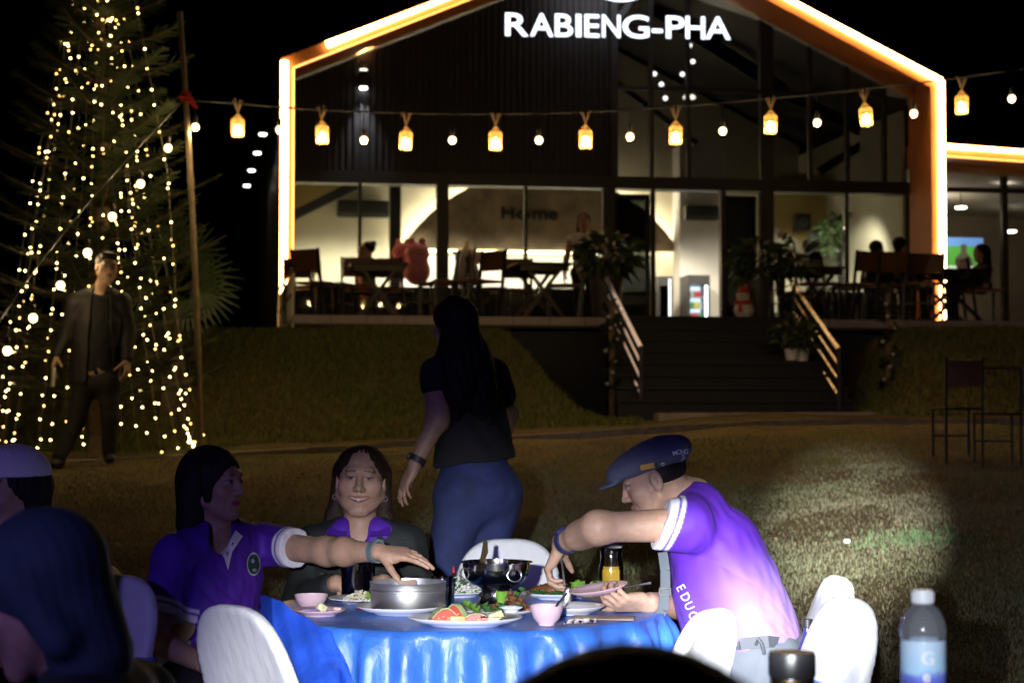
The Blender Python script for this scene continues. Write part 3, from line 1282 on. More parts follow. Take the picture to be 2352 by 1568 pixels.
# ---- right half of the dining room: yellow wall, ramped balustrade with plants, speakers
w_ = 4.6
t0, t1 = BP(1776, 500, w_)[0], T_END - 0.05
mb = MB()
zt = BP(1800, 430, w_)[1] + 0.25
a_, b_, c_ = BP(1776, 520, w_), BP(1862, 585, w_), BP(1862, 545, w_)
bbox_(mb, t0, t1, w_, w_ + 0.08, FLOOR + 1.0, zt)
mb.build('yellow_wall', M_YELLOW, rest)
mb = MB()
mb.prism([B(t0, w_ - 0.03, FLOOR), B(BP(1862, 600, w_)[0], w_ - 0.03, FLOOR), B(b_[0], w_ - 0.03, b_[1] + 0.12), B(a_[0], w_ - 0.03, a_[1])], (0, 0, 0), BN * 0.025)
mb.build('white_dado', M_CREAM, rest)
w2 = 3.6
g0, g1 = BP(1862, 538, w2), BP(2034, 438, w2)
mb = MB()
mb.bar(B(g0[0], w2, g0[1]), B(g1[0] + 0.7, w2, g1[1] + 0.42), 0.07, 0.09, up=BN)
mb.build('stair_handrail', M_BLACK, rest)
mb = MB()
mb.prism([B(g0[0], w2 + 0.25, FLOOR), B(g1[0] + 0.6, w2 + 0.25, FLOOR), B(g1[0] + 0.6, w2 + 0.25, g1[1] + 0.3), B(g0[0], w2 + 0.25, g0[1] - 0.05)], (0, 0, 0), BN * 0.05)
mb.build('stair_panel', mat('sage_panel', (0.30, 0.33, 0.26), rough=0.8), rest)
for u in (1863, 1876, 1930, 1965, 2000, 2030, 2058, 2086):
    t = BP(u, 500, w2)[0]
    zt = g0[1] + (t - g0[0]) / (g1[0] - g0[0]) * (g1[1] - g0[1])
    mb = MB()
    bbox_(mb, t - 0.035, t + 0.035, w2 - 0.035, w2 + 0.035, FLOOR, zt - 0.02)
    mb.build('stair_post', M_BLACK, rest)
for u, v, hh in ((1843, 428, 0.24), (1846, 510, 0.30)):
    t, z = BP(u, v, 4.3)
    sp = thing('loudspeaker', 'small black loudspeaker on the yellow wall, %s of the two' % ('upper' if v < 470 else 'lower'), 'loudspeaker', B(t, 4.4, z - 0.15), group='loudspeakers on the yellow wall')
    mb = MB()
    mb.rbox(B(t, 4.4, z), (0.26, 0.22, hh), 0.02, M=BM)
    mb.build('cabinet', mat('black_appliance', (0.03, 0.032, 0.03), rough=0.4), sp)
    mb = MB()
    mb.lathe([(0.02, 0), (0.05, 0.0), (0.085, -0.018), (0.09, -0.018), (0.09, 0.002)], B(t, 4.283, z), 14, M=BM @ Matrix(((1, 0, 0), (0, 0, 1), (0, -1, 0))))
    mb.build('cone', M_GREY, sp)
    mb = MB()
    mb.bar(B(t, 4.51, z), B(t, 4.595, z), 0.05)
    mb.build('bracket', M_BLACK, sp)

# inner stair seen dimly through the upper glass, and pendant spots
w_ = 3.0
for (ua, va, ub, vb, wd) in ((1500, 20, 1800, 210, 0.24), (1415, 190, 1600, 330, 0.10), (1800, 215, 1980, 300, 0.2), (1880, 395, 1985, 330, 0.14), (1985, 330, 1990, 250, 0.10), (1690, 40, 1760, 0, 0.08), (1640, 110, 1690, 30, 0.08)):
    p, q = BP(ua, va, w_), BP(ub, vb, w_)
    mb = MB()
    mb.bar(B(p[0], w_, p[1]), B(q[0], w_, q[1]), 0.08, wd, up=BN.cross(V((q[0] - p[0], 0, q[1] - p[1]))))
    mb.build('inner_beam', M_BLACK, rest)
a_, b_ = BP(1440, 405, DW - 0.04), BP(1565, 340, DW - 0.04)
M_SPOT = emis('pendant_light', (0.95, 0.97, 1.0), 14)
for i, (u, v) in enumerate(((1583, 106), (1590, 143), (1566, 172), (1502, 171), (1518, 195), (1527, 227))):
    t, z = BP(u, v, 2.4)
    pl = thing('ceiling_spot', 'small bright white spotlight behind the upper glass, %s in its cluster' % ('topmost', 'second from the top', 'third from the top', 'leftmost', 'second lowest', 'lowest')[i], 'spotlight', B(t, 2.4, z), group='spotlights behind the upper glass')
    mb = MB()
    mb.ball(B(t, 2.36, z), 0.035, 10)
    mb.build('lens', M_SPOT, pl)
    mb = MB()
    mb.tube([B(t, 2.40, z), B(t, 2.52, z + 0.05)], 0.05, n=10)
    mb.build('lamp_can', M_BLACK, pl)
# white up-and-down light on the inner post
t, z = BP(1583, 224, 2.0)
for (dz, nm) in ((0, 0),):
    pl = thing('pillar_light', 'round white light on the thin post behind the upper glass', 'light', B(t, 2.0, z))
    mb = MB()
    mb.lathe([(0, -0.02), (0.09, -0.02), (0.10, 0.0), (0.08, 0.03), (0, 0.03)], B(t, 2.0, z), 14)
    mb.build('lens', emis('pillar_glow', (1, 0.95, 0.85), 9), pl)
    mb = MB()
    bbox_(mb, t - 0.035, t + 0.035, 2.09, 2.15, 4.9, 8.0)
    mb.build('post', M_WHITE, pl)
    mb = MB()
    mb.tube([B(t, 2.0, z + 0.035), B(t, 2.08, z + 0.06)], 0.02, n=6)
    mb.build('arm', M_BLACK, pl)

# up-and-down wall light on the cladding
t, z = BP(835, 182, GW - 0.12)
wl = thing('wall_light', 'black box wall light washing the corrugated cladding up and down', 'wall light', B(t, GW - 0.1, z))
mb = MB()
mb.rbox(B(t, GW - 0.11, z), (0.13, 0.13, 0.24), 0.01, M=BM)
mb.build('housing', M_BLACK, wl)
for sgn, nm, col_ in ((1, 'upper_lens', (1.0, 0.86, 0.66)), (-1, 'lower_lens', (0.95, 0.93, 1.0))):
    mb = MB()
    mb.lathe([(0, -0.012), (0.055, -0.012), (0.055, 0.012), (0, 0.012)], B(t, GW - 0.11, z + sgn * 0.134), 12)
    mb.build('lens', emis('wall_lens_%s' % nm, col_, 10 if sgn < 0 else 3), wl)
    lamp('wall_light_beam', 'SPOT', B(t, GW - 0.14, z + sgn * 0.16), B(t, GW - 0.10, z + sgn * 2), 110, col_, spot_size=R(62), spot_blend=0.9, shadow_soft_size=0.02)

# white side lights along the left flank
M_SIDEL = emis('side_light', (1.0, 0.98, 0.9), 9)
for i, (u, v, w_) in enumerate(((604, 308, 1.2), (591, 351, 2.6), (578, 391, 4.2), (567, 426, 6.0))):
    t, z = BP(u, v, w_)
    sl = thing('side_light', 'white flood light on the dark left flank of the restaurant, %s' % ('topmost and nearest', 'second from the top', 'third from the top', 'lowest and farthest')[i], 'flood light', B(t, w_, z), group='flood lights on the left flank')
    mb = MB()
    mb.lathe([(0, -0.02), (0.052, -0.02), (0.052, 0.01), (0, 0.01)], B(t, w_, z), 12)
    mb.build('lens', M_SIDEL, sl)
    mb = MB()
    mb.lathe([(0.08, 0.0), (0.085, 0.02), (0.04, 0.06), (0, 0.06)], B(t, w_, z), 12)
    mb.bar(B(t + 0.02, w_, z + 0.05), B(0.045, w_ + 0.1, z + 0.08), 0.03)
    mb.build('shade', M_BLACK, sl)

# ---- lit sign across the gable
SW = -0.10
sg = thing('lit_sign', 'glowing white capital letters reading RABIENG-PHA across the dark gable', 'sign', B(BP(1417, 60, SW)[0], SW, BP(1417, 90, SW)[1]))
M_SIGN = emis('sign_light', (0.80, 0.86, 1.0), 2.6)
word = 'RABIENG-PHA'
us = [(1160, 1213), (1217, 1270), (1274, 1315), (1322, 1334), (1342, 1376), (1382, 1424), (1429, 1490), (1496, 1521), (1529, 1571), (1574, 1618), (1619, 1677)]
v_base = lambda u: 84.5 + (u - 1160) * (93.0 - 84.5) / (1677 - 1160)
for ch, (u0, u1) in zip(word, us):
    t0, zb = BP(u0, v_base(u0), SW)
    t1, _ = BP(u1, v_base(u1), SW)
    letters(ch, [(t0, t1 - t0)], zb + 0.012, SW, 0.475, 0.03, M_SIGN, sg, bold=0.004, back=M_BLACK)
for u in (1190, 1400, 1650):
    t, z = BP(u, v_base(u) - 30, SW)
    mb = MB()
    bbox_(mb, t - 0.015, t + 0.015, SW + 0.035, GW - 0.07, z - 0.015, z + 0.015)
    mb.build('mounting_arm', M_BLACK, sg)
t, z = BP(1424, -105, SW)
lg = thing('lit_emblem', 'round white lit emblem above the letters, mostly cut off by the frame', 'sign', B(t, SW, z))
mb = MB()
mb.lathe([(0, -0.03), (0.685, -0.03), (0.70, -0.015), (0.70, 0.03), (0, 0.03)], B(t, SW, z), 48, M=BM @ Matrix(((1, 0, 0), (0, 0, 1), (0, -1, 0))))
mb.build('disc', M_SIGN, lg)
mb = MB()
mb.lathe([(0.52, 0.031), (0.52, 0.04), (0.60, 0.04), (0.60, 0.031)], B(t, SW, z), 48, M=BM @ Matrix(((1, 0, 0), (0, 0, 1), (0, -1, 0))))
mb.build('ring', mat('emblem_blue', (0.02, 0.03, 0.1), rough=0.5), lg)

# ---- annex on the right
ax = thing('annex', 'lower glazed annex with an orange lit eave right of the restaurant', 'annex', B(TR + 2, 2, ZB))
AX0 = TR + 0.02
za0 = BP(2182, 338, 1.0)[1]
za1 = BP(2352, 350, 1.0)[1]
tA0, tA1 = BP(2182, 338, 1.0)[0], BP(2352, 350, 1.0)[0]
sl_ = (za1 - za0) / (tA1 - tA0)
T2 = AX0 + 5


def zax(t):
    return za0 + sl_ * (t - tA0)


mb = MB()
mb.tube([B(AX0, 0.95, zax(AX0)), B(T2, 0.95, zax(T2))], 0.045, n=8)
mb.build('light_tube', M_LED, ax)
mb = MB()
mb.hexa([B(AX0, 1.0, zax(AX0) - 0.16), B(T2, 1.0, zax(T2) - 0.16), B(T2, 1.9, zax(T2) - 0.16), B(AX0, 1.9, zax(AX0) - 0.16),
         B(AX0, 1.0, zax(AX0) + 0.05), B(T2, 1.0, zax(T2) + 0.05), B(T2, 1.9, zax(T2) + 0.05), B(AX0, 1.9, zax(AX0) + 0.05)])
mb.build('eave', M_ORANGE, ax)
mb = MB()
mb.tube([B(AX0, 0.985, zax(AX0) - 0.15), B(T2, 0.985, zax(T2) - 0.15)], 0.010, n=6)
mb.build('light_strip', M_LED2, ax)
mb = MB()
mb.hexa([B(AX0, 1.9, zax(AX0) - 0.26), B(T2, 1.9, zax(T2) - 0.26), B(T2, 8, zax(T2) - 0.26), B(AX0, 8, zax(AX0) - 0.26),
         B(AX0, 1.9, zax(AX0) + 0.05), B(T2, 1.9, zax(T2) + 0.05), B(T2, 8, zax(T2) + 0.05), B(AX0, 8, zax(AX0) + 0.05)])
mb.build('roof', mat('annex_soffit', (0.34, 0.30, 0.25), rough=0.8), ax)
mb = MB()
bbox_(mb, AX0, T2, 1.9, 8, FLOOR - 0.12, FLOOR)
mb.build('floor', M_FLOOR, ax)
mb = MB()
bbox_(mb, AX0, T2, 7.0, 7.1, FLOOR, 5.6)
mb.build('back_wall', mat('annex_wall', (0.26, 0.20, 0.15), rough=0.85, var=0.1), ax)
ztr = BP(2250, 437, 1.9)[1]
for u in (2306, 2420):
    t = BP(u, 500, 1.9)[0]
    mb = MB()
    bbox_(mb, t - 0.05, t + 0.05, 1.85, 1.95, FLOOR, zax(t) - 0.27)
    mb.build('mullion', M_BLACK, ax)
mb = MB()
bbox_(mb, AX0, T2, 1.87, 1.93, ztr - 0.04, ztr + 0.04)
mb.build('transom', M_BLACK, ax)
tts = [AX0, BP(2306, 500, 1.9)[0], BP(2420, 500, 1.9)[0]]
for i in range(2):
    mb = MB()
    bbox_(mb, tts[i] + 0.055, tts[i + 1] - 0.055, 1.895, 1.905, FLOOR, ztr - 0.045)
    mb.build('window_pane', M_GLASS, ax)
lamp('annex_lamp', 'POINT', B(TR + 1.6, 4.6, 4.85), None, 42, (1.0, 0.86, 0.62), shadow_soft_size=0.1)
M_DOWN = emis('downlight_glow', (1.0, 0.93, 0.78), 10)
for i, (u, v, w_) in enumerate(((2207, 477, 4.0), (2322, 532, 5.4), (2308, 436, 2.6))):
    t, z = BP(u, v, w_)
    dl = thing('downlight', 'warm white downlight in the annex, %s' % ('left one above the television', 'right one low by the glass', 'high one just under the ceiling')[i], 'downlight', B(t, w_, z), group='downlights in the annex')
    mb = MB()
    mb.lathe([(0, -0.012), (0.09, -0.012), (0.10, 0.012), (0, 0.012)], B(t, w_, z), 14)
    mb.build('lens', M_DOWN, dl)
    mb = MB()
    mb.tube([B(t, w_, z + 0.013), B(t, w_, zax(t) - 0.26)], 0.008, n=6)
    mb.build('stem', M_BLACK, dl)
(t0, z1), (t1, z0) = BP(2176, 545, 5.0), BP(2259, 617, 5.0)
tv = thing('television', 'television showing a man in dark shirt on a green field', 'television', B((t0 + t1) / 2, 5.0, z0))
mb = MB()
mb.rbox(B((t0 + t1) / 2, 5.03, (z0 + z1) / 2), (t1 - t0 + 0.04, 0.05, z1 - z0 + 0.04), 0.01, M=BM)
mb.build('casing', M_BLACK, tv)


def flat(name, pts_, w_, m, parent):
    mb = MB()
    mb.add([B(p[0], w_, p[1]) for p in pts_], [tuple(range(len(pts_)))])
    return mb.build(name, m, parent, shade='flat')


zm = z0 + (z1 - z0) * 0.72
flat('screen_field', [(t0, z0), (t1, z0), (t1, zm), (t0, zm)], 5.002, emis('screen_green', (0.10, 0.42, 0.06), 0.75), tv)
flat('screen_sky', [(t0, zm), (t1, zm), (t1, z1), (t0, z1)], 5.002, emis('screen_blue', (0.16, 0.34, 0.75), 0.8), tv)
cx, dz = t0 + (t1 - t0) * 0.45, z1 - z0
flat('screen_figure', [(cx - 0.17, z0 + 0.04), (cx + 0.19, z0 + 0.04), (cx + 0.15, z0 + 0.34 * dz), (cx + 0.05, z0 + 0.52 * dz), (cx + 0.06, z0 + 0.74 * dz), (cx + 0.0, z0 + 0.80 * dz), (cx - 0.06, z0 + 0.74 * dz), (cx - 0.05, z0 + 0.52 * dz), (cx - 0.16, z0 + 0.34 * dz)], 4.998, emis('screen_dark', (0.12, 0.10, 0.07), 0.6), tv)
flat('screen_caption', [(t0, z0), (t1, z0), (t1, z0 + 0.045), (t0, z0 + 0.045)], 4.994, emis('screen_caption', (0.6, 0.75, 0.6), 1.0), tv)

# ================================================================== terrace in front of the glazing
ter = thing('terrace', 'raised tiled terrace with a pale edge before the restaurant', 'terrace', B(4, -2, ZB))
TW = -(4.45)
mb = MB()
t_a = BP(673, 735, TW)[0]
bbox_(mb, t_a + 0.02, 13.5, TW + 0.02, GW - 0.065, FLOOR - 0.13, FLOOR - 0.006)
mb.build('slab', mat('terrace_slab', (0.05, 0.05, 0.055), rough=0.7), ter)
mb = MB()
bbox_(mb, t_a + 0.15, 13.5, TW + 0.2, TW + 0.35, 1.0, FLOOR - 0.135)
mb.build('plinth', mat('dark_plinth', (0.03, 0.03, 0.035), rough=0.8), ter)
M_EDGE = mat('terrace_edge_tile', (0.42, 0.34, 0.36), rough=0.5, var=0.15, scale=5)
t = t_a
while t < 10.4:
    mb = MB()
    bbox_(mb, t + 0.004, t + 0.436, TW - 0.012, TW + 0.019, FLOOR - 0.10, FLOOR)
    mb.build('edge_tile', M_EDGE, ter)
    t += 0.44
M_DECKT = mat('terrace_floor_tile', (0.16, 0.12, 0.11), rough=0.4, var=0.2, scale=5)
nw = 8
for i in range(24):
    for j in range(nw):
        t0 = t_a + 0.02 + i * 0.44
        w0 = TW + 0.021 + j * 0.665
        mb = MB()
        bbox_(mb, t0 + 0.003, t0 + 0.437, w0 + 0.003, w0 + 0.662, FLOOR - 0.006, FLOOR)
        mb.build('floor_tile', M_DECKT, ter)
# low lattice screen down the terrace's left side, washed by the light tube
mb = MB()
n = 26
for i in range(n + 1):
    w_ = TW + 0.05 + (0.0 - 0.1 - TW) * i / n
    bbox_(mb, t_a - 0.01, t_a + 0.015, w_ - 0.007, w_ + 0.007, ZB, FLOOR + 0.50)
for z in (ZB + 0.05, FLOOR + 0.25, FLOOR + 0.55):
    bbox_(mb, t_a - 0.02, t_a - 0.012, TW + 0.03, -0.1, z - 0.02, z + 0.02)
mb.build('side_screen', mat('screen_paint', (0.8, 0.74, 0.64), rough=0.5), ter)

# ---- stairs up to it
st = thing('stairs', 'dark stairs between two railings leading up to the terrace', 'stairs', (2.4, 20.8, 1.4))
N_ST = 8
x0s, x1s = 1.12, 3.68
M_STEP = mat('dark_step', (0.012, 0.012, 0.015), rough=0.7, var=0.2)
y_top = 22.2
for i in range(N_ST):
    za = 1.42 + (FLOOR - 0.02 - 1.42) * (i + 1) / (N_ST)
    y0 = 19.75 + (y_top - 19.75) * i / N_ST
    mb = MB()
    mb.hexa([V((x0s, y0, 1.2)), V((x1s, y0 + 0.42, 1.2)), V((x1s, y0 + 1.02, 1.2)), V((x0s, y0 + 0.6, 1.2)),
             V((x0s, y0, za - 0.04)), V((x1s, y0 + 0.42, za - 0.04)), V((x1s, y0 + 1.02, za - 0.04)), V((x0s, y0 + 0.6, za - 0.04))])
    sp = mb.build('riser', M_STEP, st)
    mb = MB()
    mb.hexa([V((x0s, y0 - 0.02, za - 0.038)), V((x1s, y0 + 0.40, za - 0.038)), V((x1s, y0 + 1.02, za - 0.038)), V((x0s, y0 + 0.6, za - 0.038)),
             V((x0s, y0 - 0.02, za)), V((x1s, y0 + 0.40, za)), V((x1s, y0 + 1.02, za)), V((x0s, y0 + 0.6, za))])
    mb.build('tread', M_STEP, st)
a_, b_ = P(1510, 948, 19.2), P(2040, 946, 20.0)
mb = MB()
mb.hexa([V((a_.x, 19.0, 1.15)), V((b_.x, 19.45, 1.2)), V((b_.x, 20.0, 1.2)), V((a_.x, 19.72, 1.15)),
         V((a_.x, 19.0, 1.415)), V((b_.x, 19.45, 1.425)), V((b_.x, 20.0, 1.425)), V((a_.x, 19.72, 1.415))])
structure(mb.build('landing', M_PATH, shade='flat'))
# ================================================================== tree, light strings, pole, palm
M_BARK = mat('bark', (0.13, 0.09, 0.055), rough=0.9, var=0.35, scale=20, bump=0.6, bscale=30)
M_LEAF = mat('conifer_needle', (0.05, 0.085, 0.03), rough=0.6, var=0.0, attr=True, spec=0.3)
M_FROND = mat('palm_frond', (0.06, 0.12, 0.04), rough=0.45, var=0.0, attr=True, spec=0.5)
M_WIRE = mat('dark_wire', (0.012, 0.013, 0.012), rough=0.7, var=0)


def leaf_cloud(name, quads, m, parent, c0, c1, rng=RNG):
    """quads: array (n,4,3) in world coordinates"""
    q = np.asarray(quads, float)
    n = len(q)
    f = np.arange(n * 4).reshape(n, 4)
    t = rng.random((n, 1))
    c = np.array(c0) * (1 - t) + np.array(c1) * t
    c = c * rng.uniform(0.7, 1.3, (n, 1))
    return obj(name, q.reshape(-1, 3), f, m, parent, shade='flat', cols=np.repeat(c, 4, axis=0))


TX, TY = -3.88, 17.6
TZ = gz(TX, TY) - 0.02
tree = thing('conifer', 'tall dark conifer with tiered branches under the curtain of fairy lights', 'tree', (TX, TY, TZ))
H = 5.6
mb = MB()
mb.tube([(TX + 0.03 * math.sin(i * 1.3), TY, TZ + H * i / 12) for i in range(13)], [0.11 * (1 - i / 13.5) + 0.012 for i in range(13)], n=10)
mb.build('trunk', M_BARK, tree)
quads = []
br = MB()
nt_ = 17
for k in range(nt_):
    f = k / (nt_ - 1)
    zb = TZ + 0.55 + (H - 0.75) * f
    ln = 1.05 * (1 - f) ** 0.75 + 0.28
    nb = 9 if f < 0.7 else 7
    for j in range(nb):
        a = 2 * math.pi * (j + 0.5 * (k % 2)) / nb + random.uniform(-0.2, 0.2)
        L = ln * random.uniform(0.8, 1.12)
        pts = []
        for s_ in range(7):
            t = s_ / 6
            r_ = L * t
            pts.append(V((TX + math.cos(a) * r_, TY + math.sin(a) * r_, zb + 0.20 * L * t - 0.05 * t * t + 0.16 * L * t ** 3)))
        br.tube(pts, [0.018 * (1 - 0.8 * s_ / 6) for s_ in range(7)], n=4, caps=False)
        side = V((-math.sin(a), math.cos(a), 0))
        for s_ in range(36):
            t = 0.12 + 0.88 * s_ / 36
            i0 = min(5, int(t * 6))
            p = pts[i0].lerp(pts[i0 + 1], t * 6 - i0)
            d = (pts[i0 + 1] - pts[i0]).normalized()
            for sg in (-1, 1):
                nl = (0.17 * math.sin(math.pi * min(1, t * 0.85 + 0.12)) + 0.05) * random.uniform(0.7, 1.2)
                n_ = (side * sg * 0.85 + d * 0.6 + V((0, 0, random.uniform(-0.25, 0.35)))).normalized()
                q1 = p + n_ * nl
                wv = d * 0.011 + V((0, 0, 0.006))
                quads.append([p - wv, p + wv, q1 + wv * 0.4, q1 - wv * 0.4])
br.build('branches', M_BARK, tree)
leaf_cloud('crown', quads, M_LEAF, tree, (0.020, 0.034, 0.012), (0.045, 0.06, 0.02))

# curtain of fairy lights: strands hung from the top of the tree to pegs in a ring on the ground
M_FAIRY = emis('fairy_bulb', (1.0, 0.70, 0.24), 21.0)
M_FAIRY2 = emis('fairy_bulb_dim', (1.0, 0.56, 0.15), 11.0)
fl = thing('fairy_lights', 'curtain of warm fairy lights draped in strands over the tall conifer', 'fairy lights', (TX, TY, TZ))
bm_ = bmesh.new()
bmesh.ops.create_icosphere(bm_, subdivisions=1, radius=0.0085)
me_b1 = bpy.data.meshes.new('bulb')
bm_.to_mesh(me_b1)
bm_.free()
me_b1.materials.append(M_FAIRY)
me_b2 = me_b1.copy()
me_b2.materials.clear()
me_b2.materials.append(M_FAIRY2)
rs = random.Random(11)
spots = []
NS = 25
top = V((P(232, -150, TY).x, TY, P(232, -150, TY).z))
for k in range(NS):
    a = 2 * math.pi * k / NS + rs.uniform(-0.08, 0.08)
    Rr = 1.0 * rs.uniform(0.9, 1.05)
    gx, gy = TX + 0.02 + Rr * math.cos(a), TY + Rr * math.sin(a) * 0.95
    gzv = gz(gx, gy)
    bl = rs.uniform(0.55, 0.95)
    pts = []
    for i in range(15):
        f = i / 14
        rr = bl * f ** 0.62 + (1 - bl) * f ** 1.5
        if math.cos(a) > 0.3:
            rr = 0.42 * f ** 0.5 + 0.58 * f ** 2.6 if k % 2 else rr * 0.75 + 0.25 * f ** 3
        pts.append(V((top.x + (gx - top.x) * rr + rs.uniform(-0.012, 0.012), top.y + (gy - top.y) * rr, top.z + (gzv + 0.02 - top.z) * f)))
    if k == 1:
        pts = [P(u, v, TY - 0.5) for u, v in ((285, -150), (310, 0), (335, 130), (362, 272), (384, 390), (392, 500), (402, 640), (412, 790), (430, 910), (446, 1018))]
    mb = MB()
    mb.tube(pts, 0.003, n=3, caps=False)
    strand = mb.build('strand', mat('pale_wire', (0.22, 0.20, 0.14), rough=0.5, var=0), fl, shade='flat')
    L = sum((pts[i + 1] - pts[i]).length for i in range(len(pts) - 1))
    s_ = rs.uniform(0, 0.2)
    while s_ < L:
        acc, p = 0, None
        for i in range(len(pts) - 1):
            l_ = (pts[i + 1] - pts[i]).length
            if acc + l_ >= s_:
                p = pts[i].lerp(pts[i + 1], (s_ - acc) / l_)
                break
            acc += l_
        if p is not None and p.z < P(0, -12, TY).z:
            spots.append((p, strand))
        s_ += rs.uniform(0.13, 0.34) if rs.random() < 0.85 else rs.uniform(0.03, 0.06)
spots.sort(key=lambda q: q[0].y)
rest_spots = spots[300:]
for p, strand in spots[:300]:
    o = bpy.data.objects.new('bulb', me_b1 if rs.random() < 0.68 else me_b2)
    COL.objects.link(o)
    o.parent = strand
    o.location = p - BASE[fl.name] + V((rs.uniform(-0.01, 0.01), 0, -0.006))
mb = MB()
for p, _ in rest_spots:
    mb.ball(p, 0.0085, 5)
stuff(mb.build('far_bulbs', M_FAIRY, fl, shade='flat'))
mb = MB()
for i in range(7):
    q = P(446 + rs.uniform(-14, 8), 1016 + rs.uniform(-8, 10), TY - 0.8)
    mb.ball((q.x, q.y, max(q.z, gz(q.x, q.y) + 0.01)), 0.009, 5)
stuff(mb.build('bulb_bundle', M_FAIRY, fl, shade='flat'))

# bamboo pole with the red ribbon
PD_ = 16.6
p0, p1 = P(462, 1030, PD_), P(412, 28, PD_)
p0.z = gz(p0.x, p0.y) - 0.05
M_BAMBOO = mat('bamboo', (0.16, 0.115, 0.06), rough=0.5, var=0.25, scale=12)
pole = thing('bamboo_pole', 'slim leaning bamboo pole holding the string lights beside the lit conifer', 'pole', p0)
mb = MB()
pp, rr = [], []
pm = P(424, 300, PD_)
for i in range(49):
    f = i / 48
    q = p0.lerp(p1, f) + (V((0.03 * math.sin(f * 3.0), 0, 0)))
    nd = (i % 6 == 0)
    pp.append(q)
    rr.append((0.029 - 0.006 * f) * (1.16 if nd else 1.0))
mb.tube(pp, rr, n=10)
mb.build('cane', M_BAMBOO, pole)
mb = MB()
for i in range(5):
    f = 0.18 + 0.05 * i
    mb.tube([p0.lerp(p1, 0.17 + 0.012 * i), p0.lerp(p1, 0.176 + 0.012 * i)], 0.034, n=10)
mb.build('black_binding', M_BLACK, pole)
rb = thing('red_ribbon', 'torn red cloth ribbon tied near the top of the bamboo pole', 'ribbon', P(424, 232, PD_ - 0.04))
mb = MB()
for (pts_, ) in (([(416, 210), (430, 208), (444, 226), (455, 250), (446, 248), (432, 235), (420, 228)],), ([(412, 216), (428, 214), (430, 236), (414, 232)],)):
    mb.prism([P(u, v, PD_ - 0.045) for u, v in pts_], (0, 0, 0), (0, 0.006, 0.004))
mb.tube([P(411, 222, PD_ - 0.03), P(418, 223, PD_ - 0.05), P(428, 224, PD_ - 0.05), P(434, 225, PD_)], 0.012, n=6)
mb.build('cloth', mat('red_cloth', (0.5, 0.03, 0.03), rough=0.8), rb)

# main cable to the right and the slack one down to the left
M_CABLE = mat('black_cable', (0.03, 0.03, 0.032), rough=0.5, var=0)
cab_r = [(421, 231), (545, 238), (650, 247), (740, 253), (840, 257), (935, 260), (1040, 262), (1140, 262), (1240, 261), (1345, 258), (1450, 252), (1560, 245), (1660, 236), (1775, 226), (1880, 216), (1990, 204), (2100, 192), (2210, 178), (2330, 161), (2480, 142)]
cab_l = [(421, 231), (390, 262), (330, 324), (262, 398), (205, 462), (140, 540), (78, 620), (15, 712), (-60, 822), (-160, 965)]


def dep_r(u):
    return 16.6 - 0.35 * math.sin((u - 420) / 1930 * 3.0)


def dep_l(u):
    return 16.6 - (420 - u) / 420 * 2.7


cbl = thing('light_cable', 'black cable sagging rightwards from the bamboo pole across the facade', 'cable', P(421, 231, PD_))
mb = MB()
mb.tube([P(u, v, dep_r(u)) for u, v in cab_r], 0.009, n=6)
mb.build('cable', M_CABLE, cbl)
cbl2 = thing('light_cable', 'black cable slanting down leftwards from the bamboo pole before the conifer', 'cable', P(421, 231, PD_))
mb = MB()
mb.tube([P(u, v, dep_l(u)) for u, v in cab_l], 0.009, n=6)
mb.build('cable', M_CABLE, cbl2)


def on(curve, u):
    c = sorted(curve)
    return float(np.interp(u, [q[0] for q in c], [q[1] for q in c]))


M_GLOBE = emis('globe_glow', (1.0, 0.78, 0.40), 4.5)
ORD = ['first', 'second', 'third', 'fourth', 'fifth', 'sixth', 'seventh', 'eighth', 'ninth', 'tenth', 'eleventh']
gl = None


def globe(u, v, d, vt, label, group, watt=9):
    c = P(u, v, d)
    t_ = P(u, vt, d)
    g = thing('globe_bulb', label, 'light bulb', c, group=group)
    mb = MB()
    mb.ball(c, 0.034, 14)
    mb.build('globe', M_GLOBE, g, shade='smooth')
    mb = MB()
    mb.lathe([(0.014, 0.031), (0.018, 0.04), (0.019, 0.085), (0.012, 0.1), (0.005, 0.105), (0, 0.105)], c, 10)
    mb.build('socket', M_BLACK, g)
    mb = MB()
    mb.tube([c + V((0, 0, 0.1)), t_], 0.004, n=5)
    mb.build('drop_wire', M_CABLE, g)
    li = lamp('globe_light', 'POINT', c - V((0, 0, 0.05)), None, watt, (1.0, 0.72, 0.36), shadow_soft_size=0.03)


gr = [(449, 292), (642, 298), (836, 322), (1039, 322), (1238, 322), (1447, 314), (1660, 301), (1877, 282), (2099, 261), (2324, 227)]
for i, (u, v) in enumerate(gr):
    globe(u, v, dep_r(u), on(cab_r, u), '%s globe bulb counted rightwards from the bamboo pole on the sagging cable' % ORD[i], 'globe bulbs on the sagging cable')
glf = [(386, 340), (323, 422), (258, 497), (201, 580), (139, 655), (76, 730), (17, 805)]
for i, (u, v) in enumerate(glf):
    globe(u, v, dep_l(u), on(cab_l, u), '%s globe bulb counted down from the bamboo pole on the slanting cable' % ORD[i], 'globe bulbs on the slanting cable', watt=3.6)

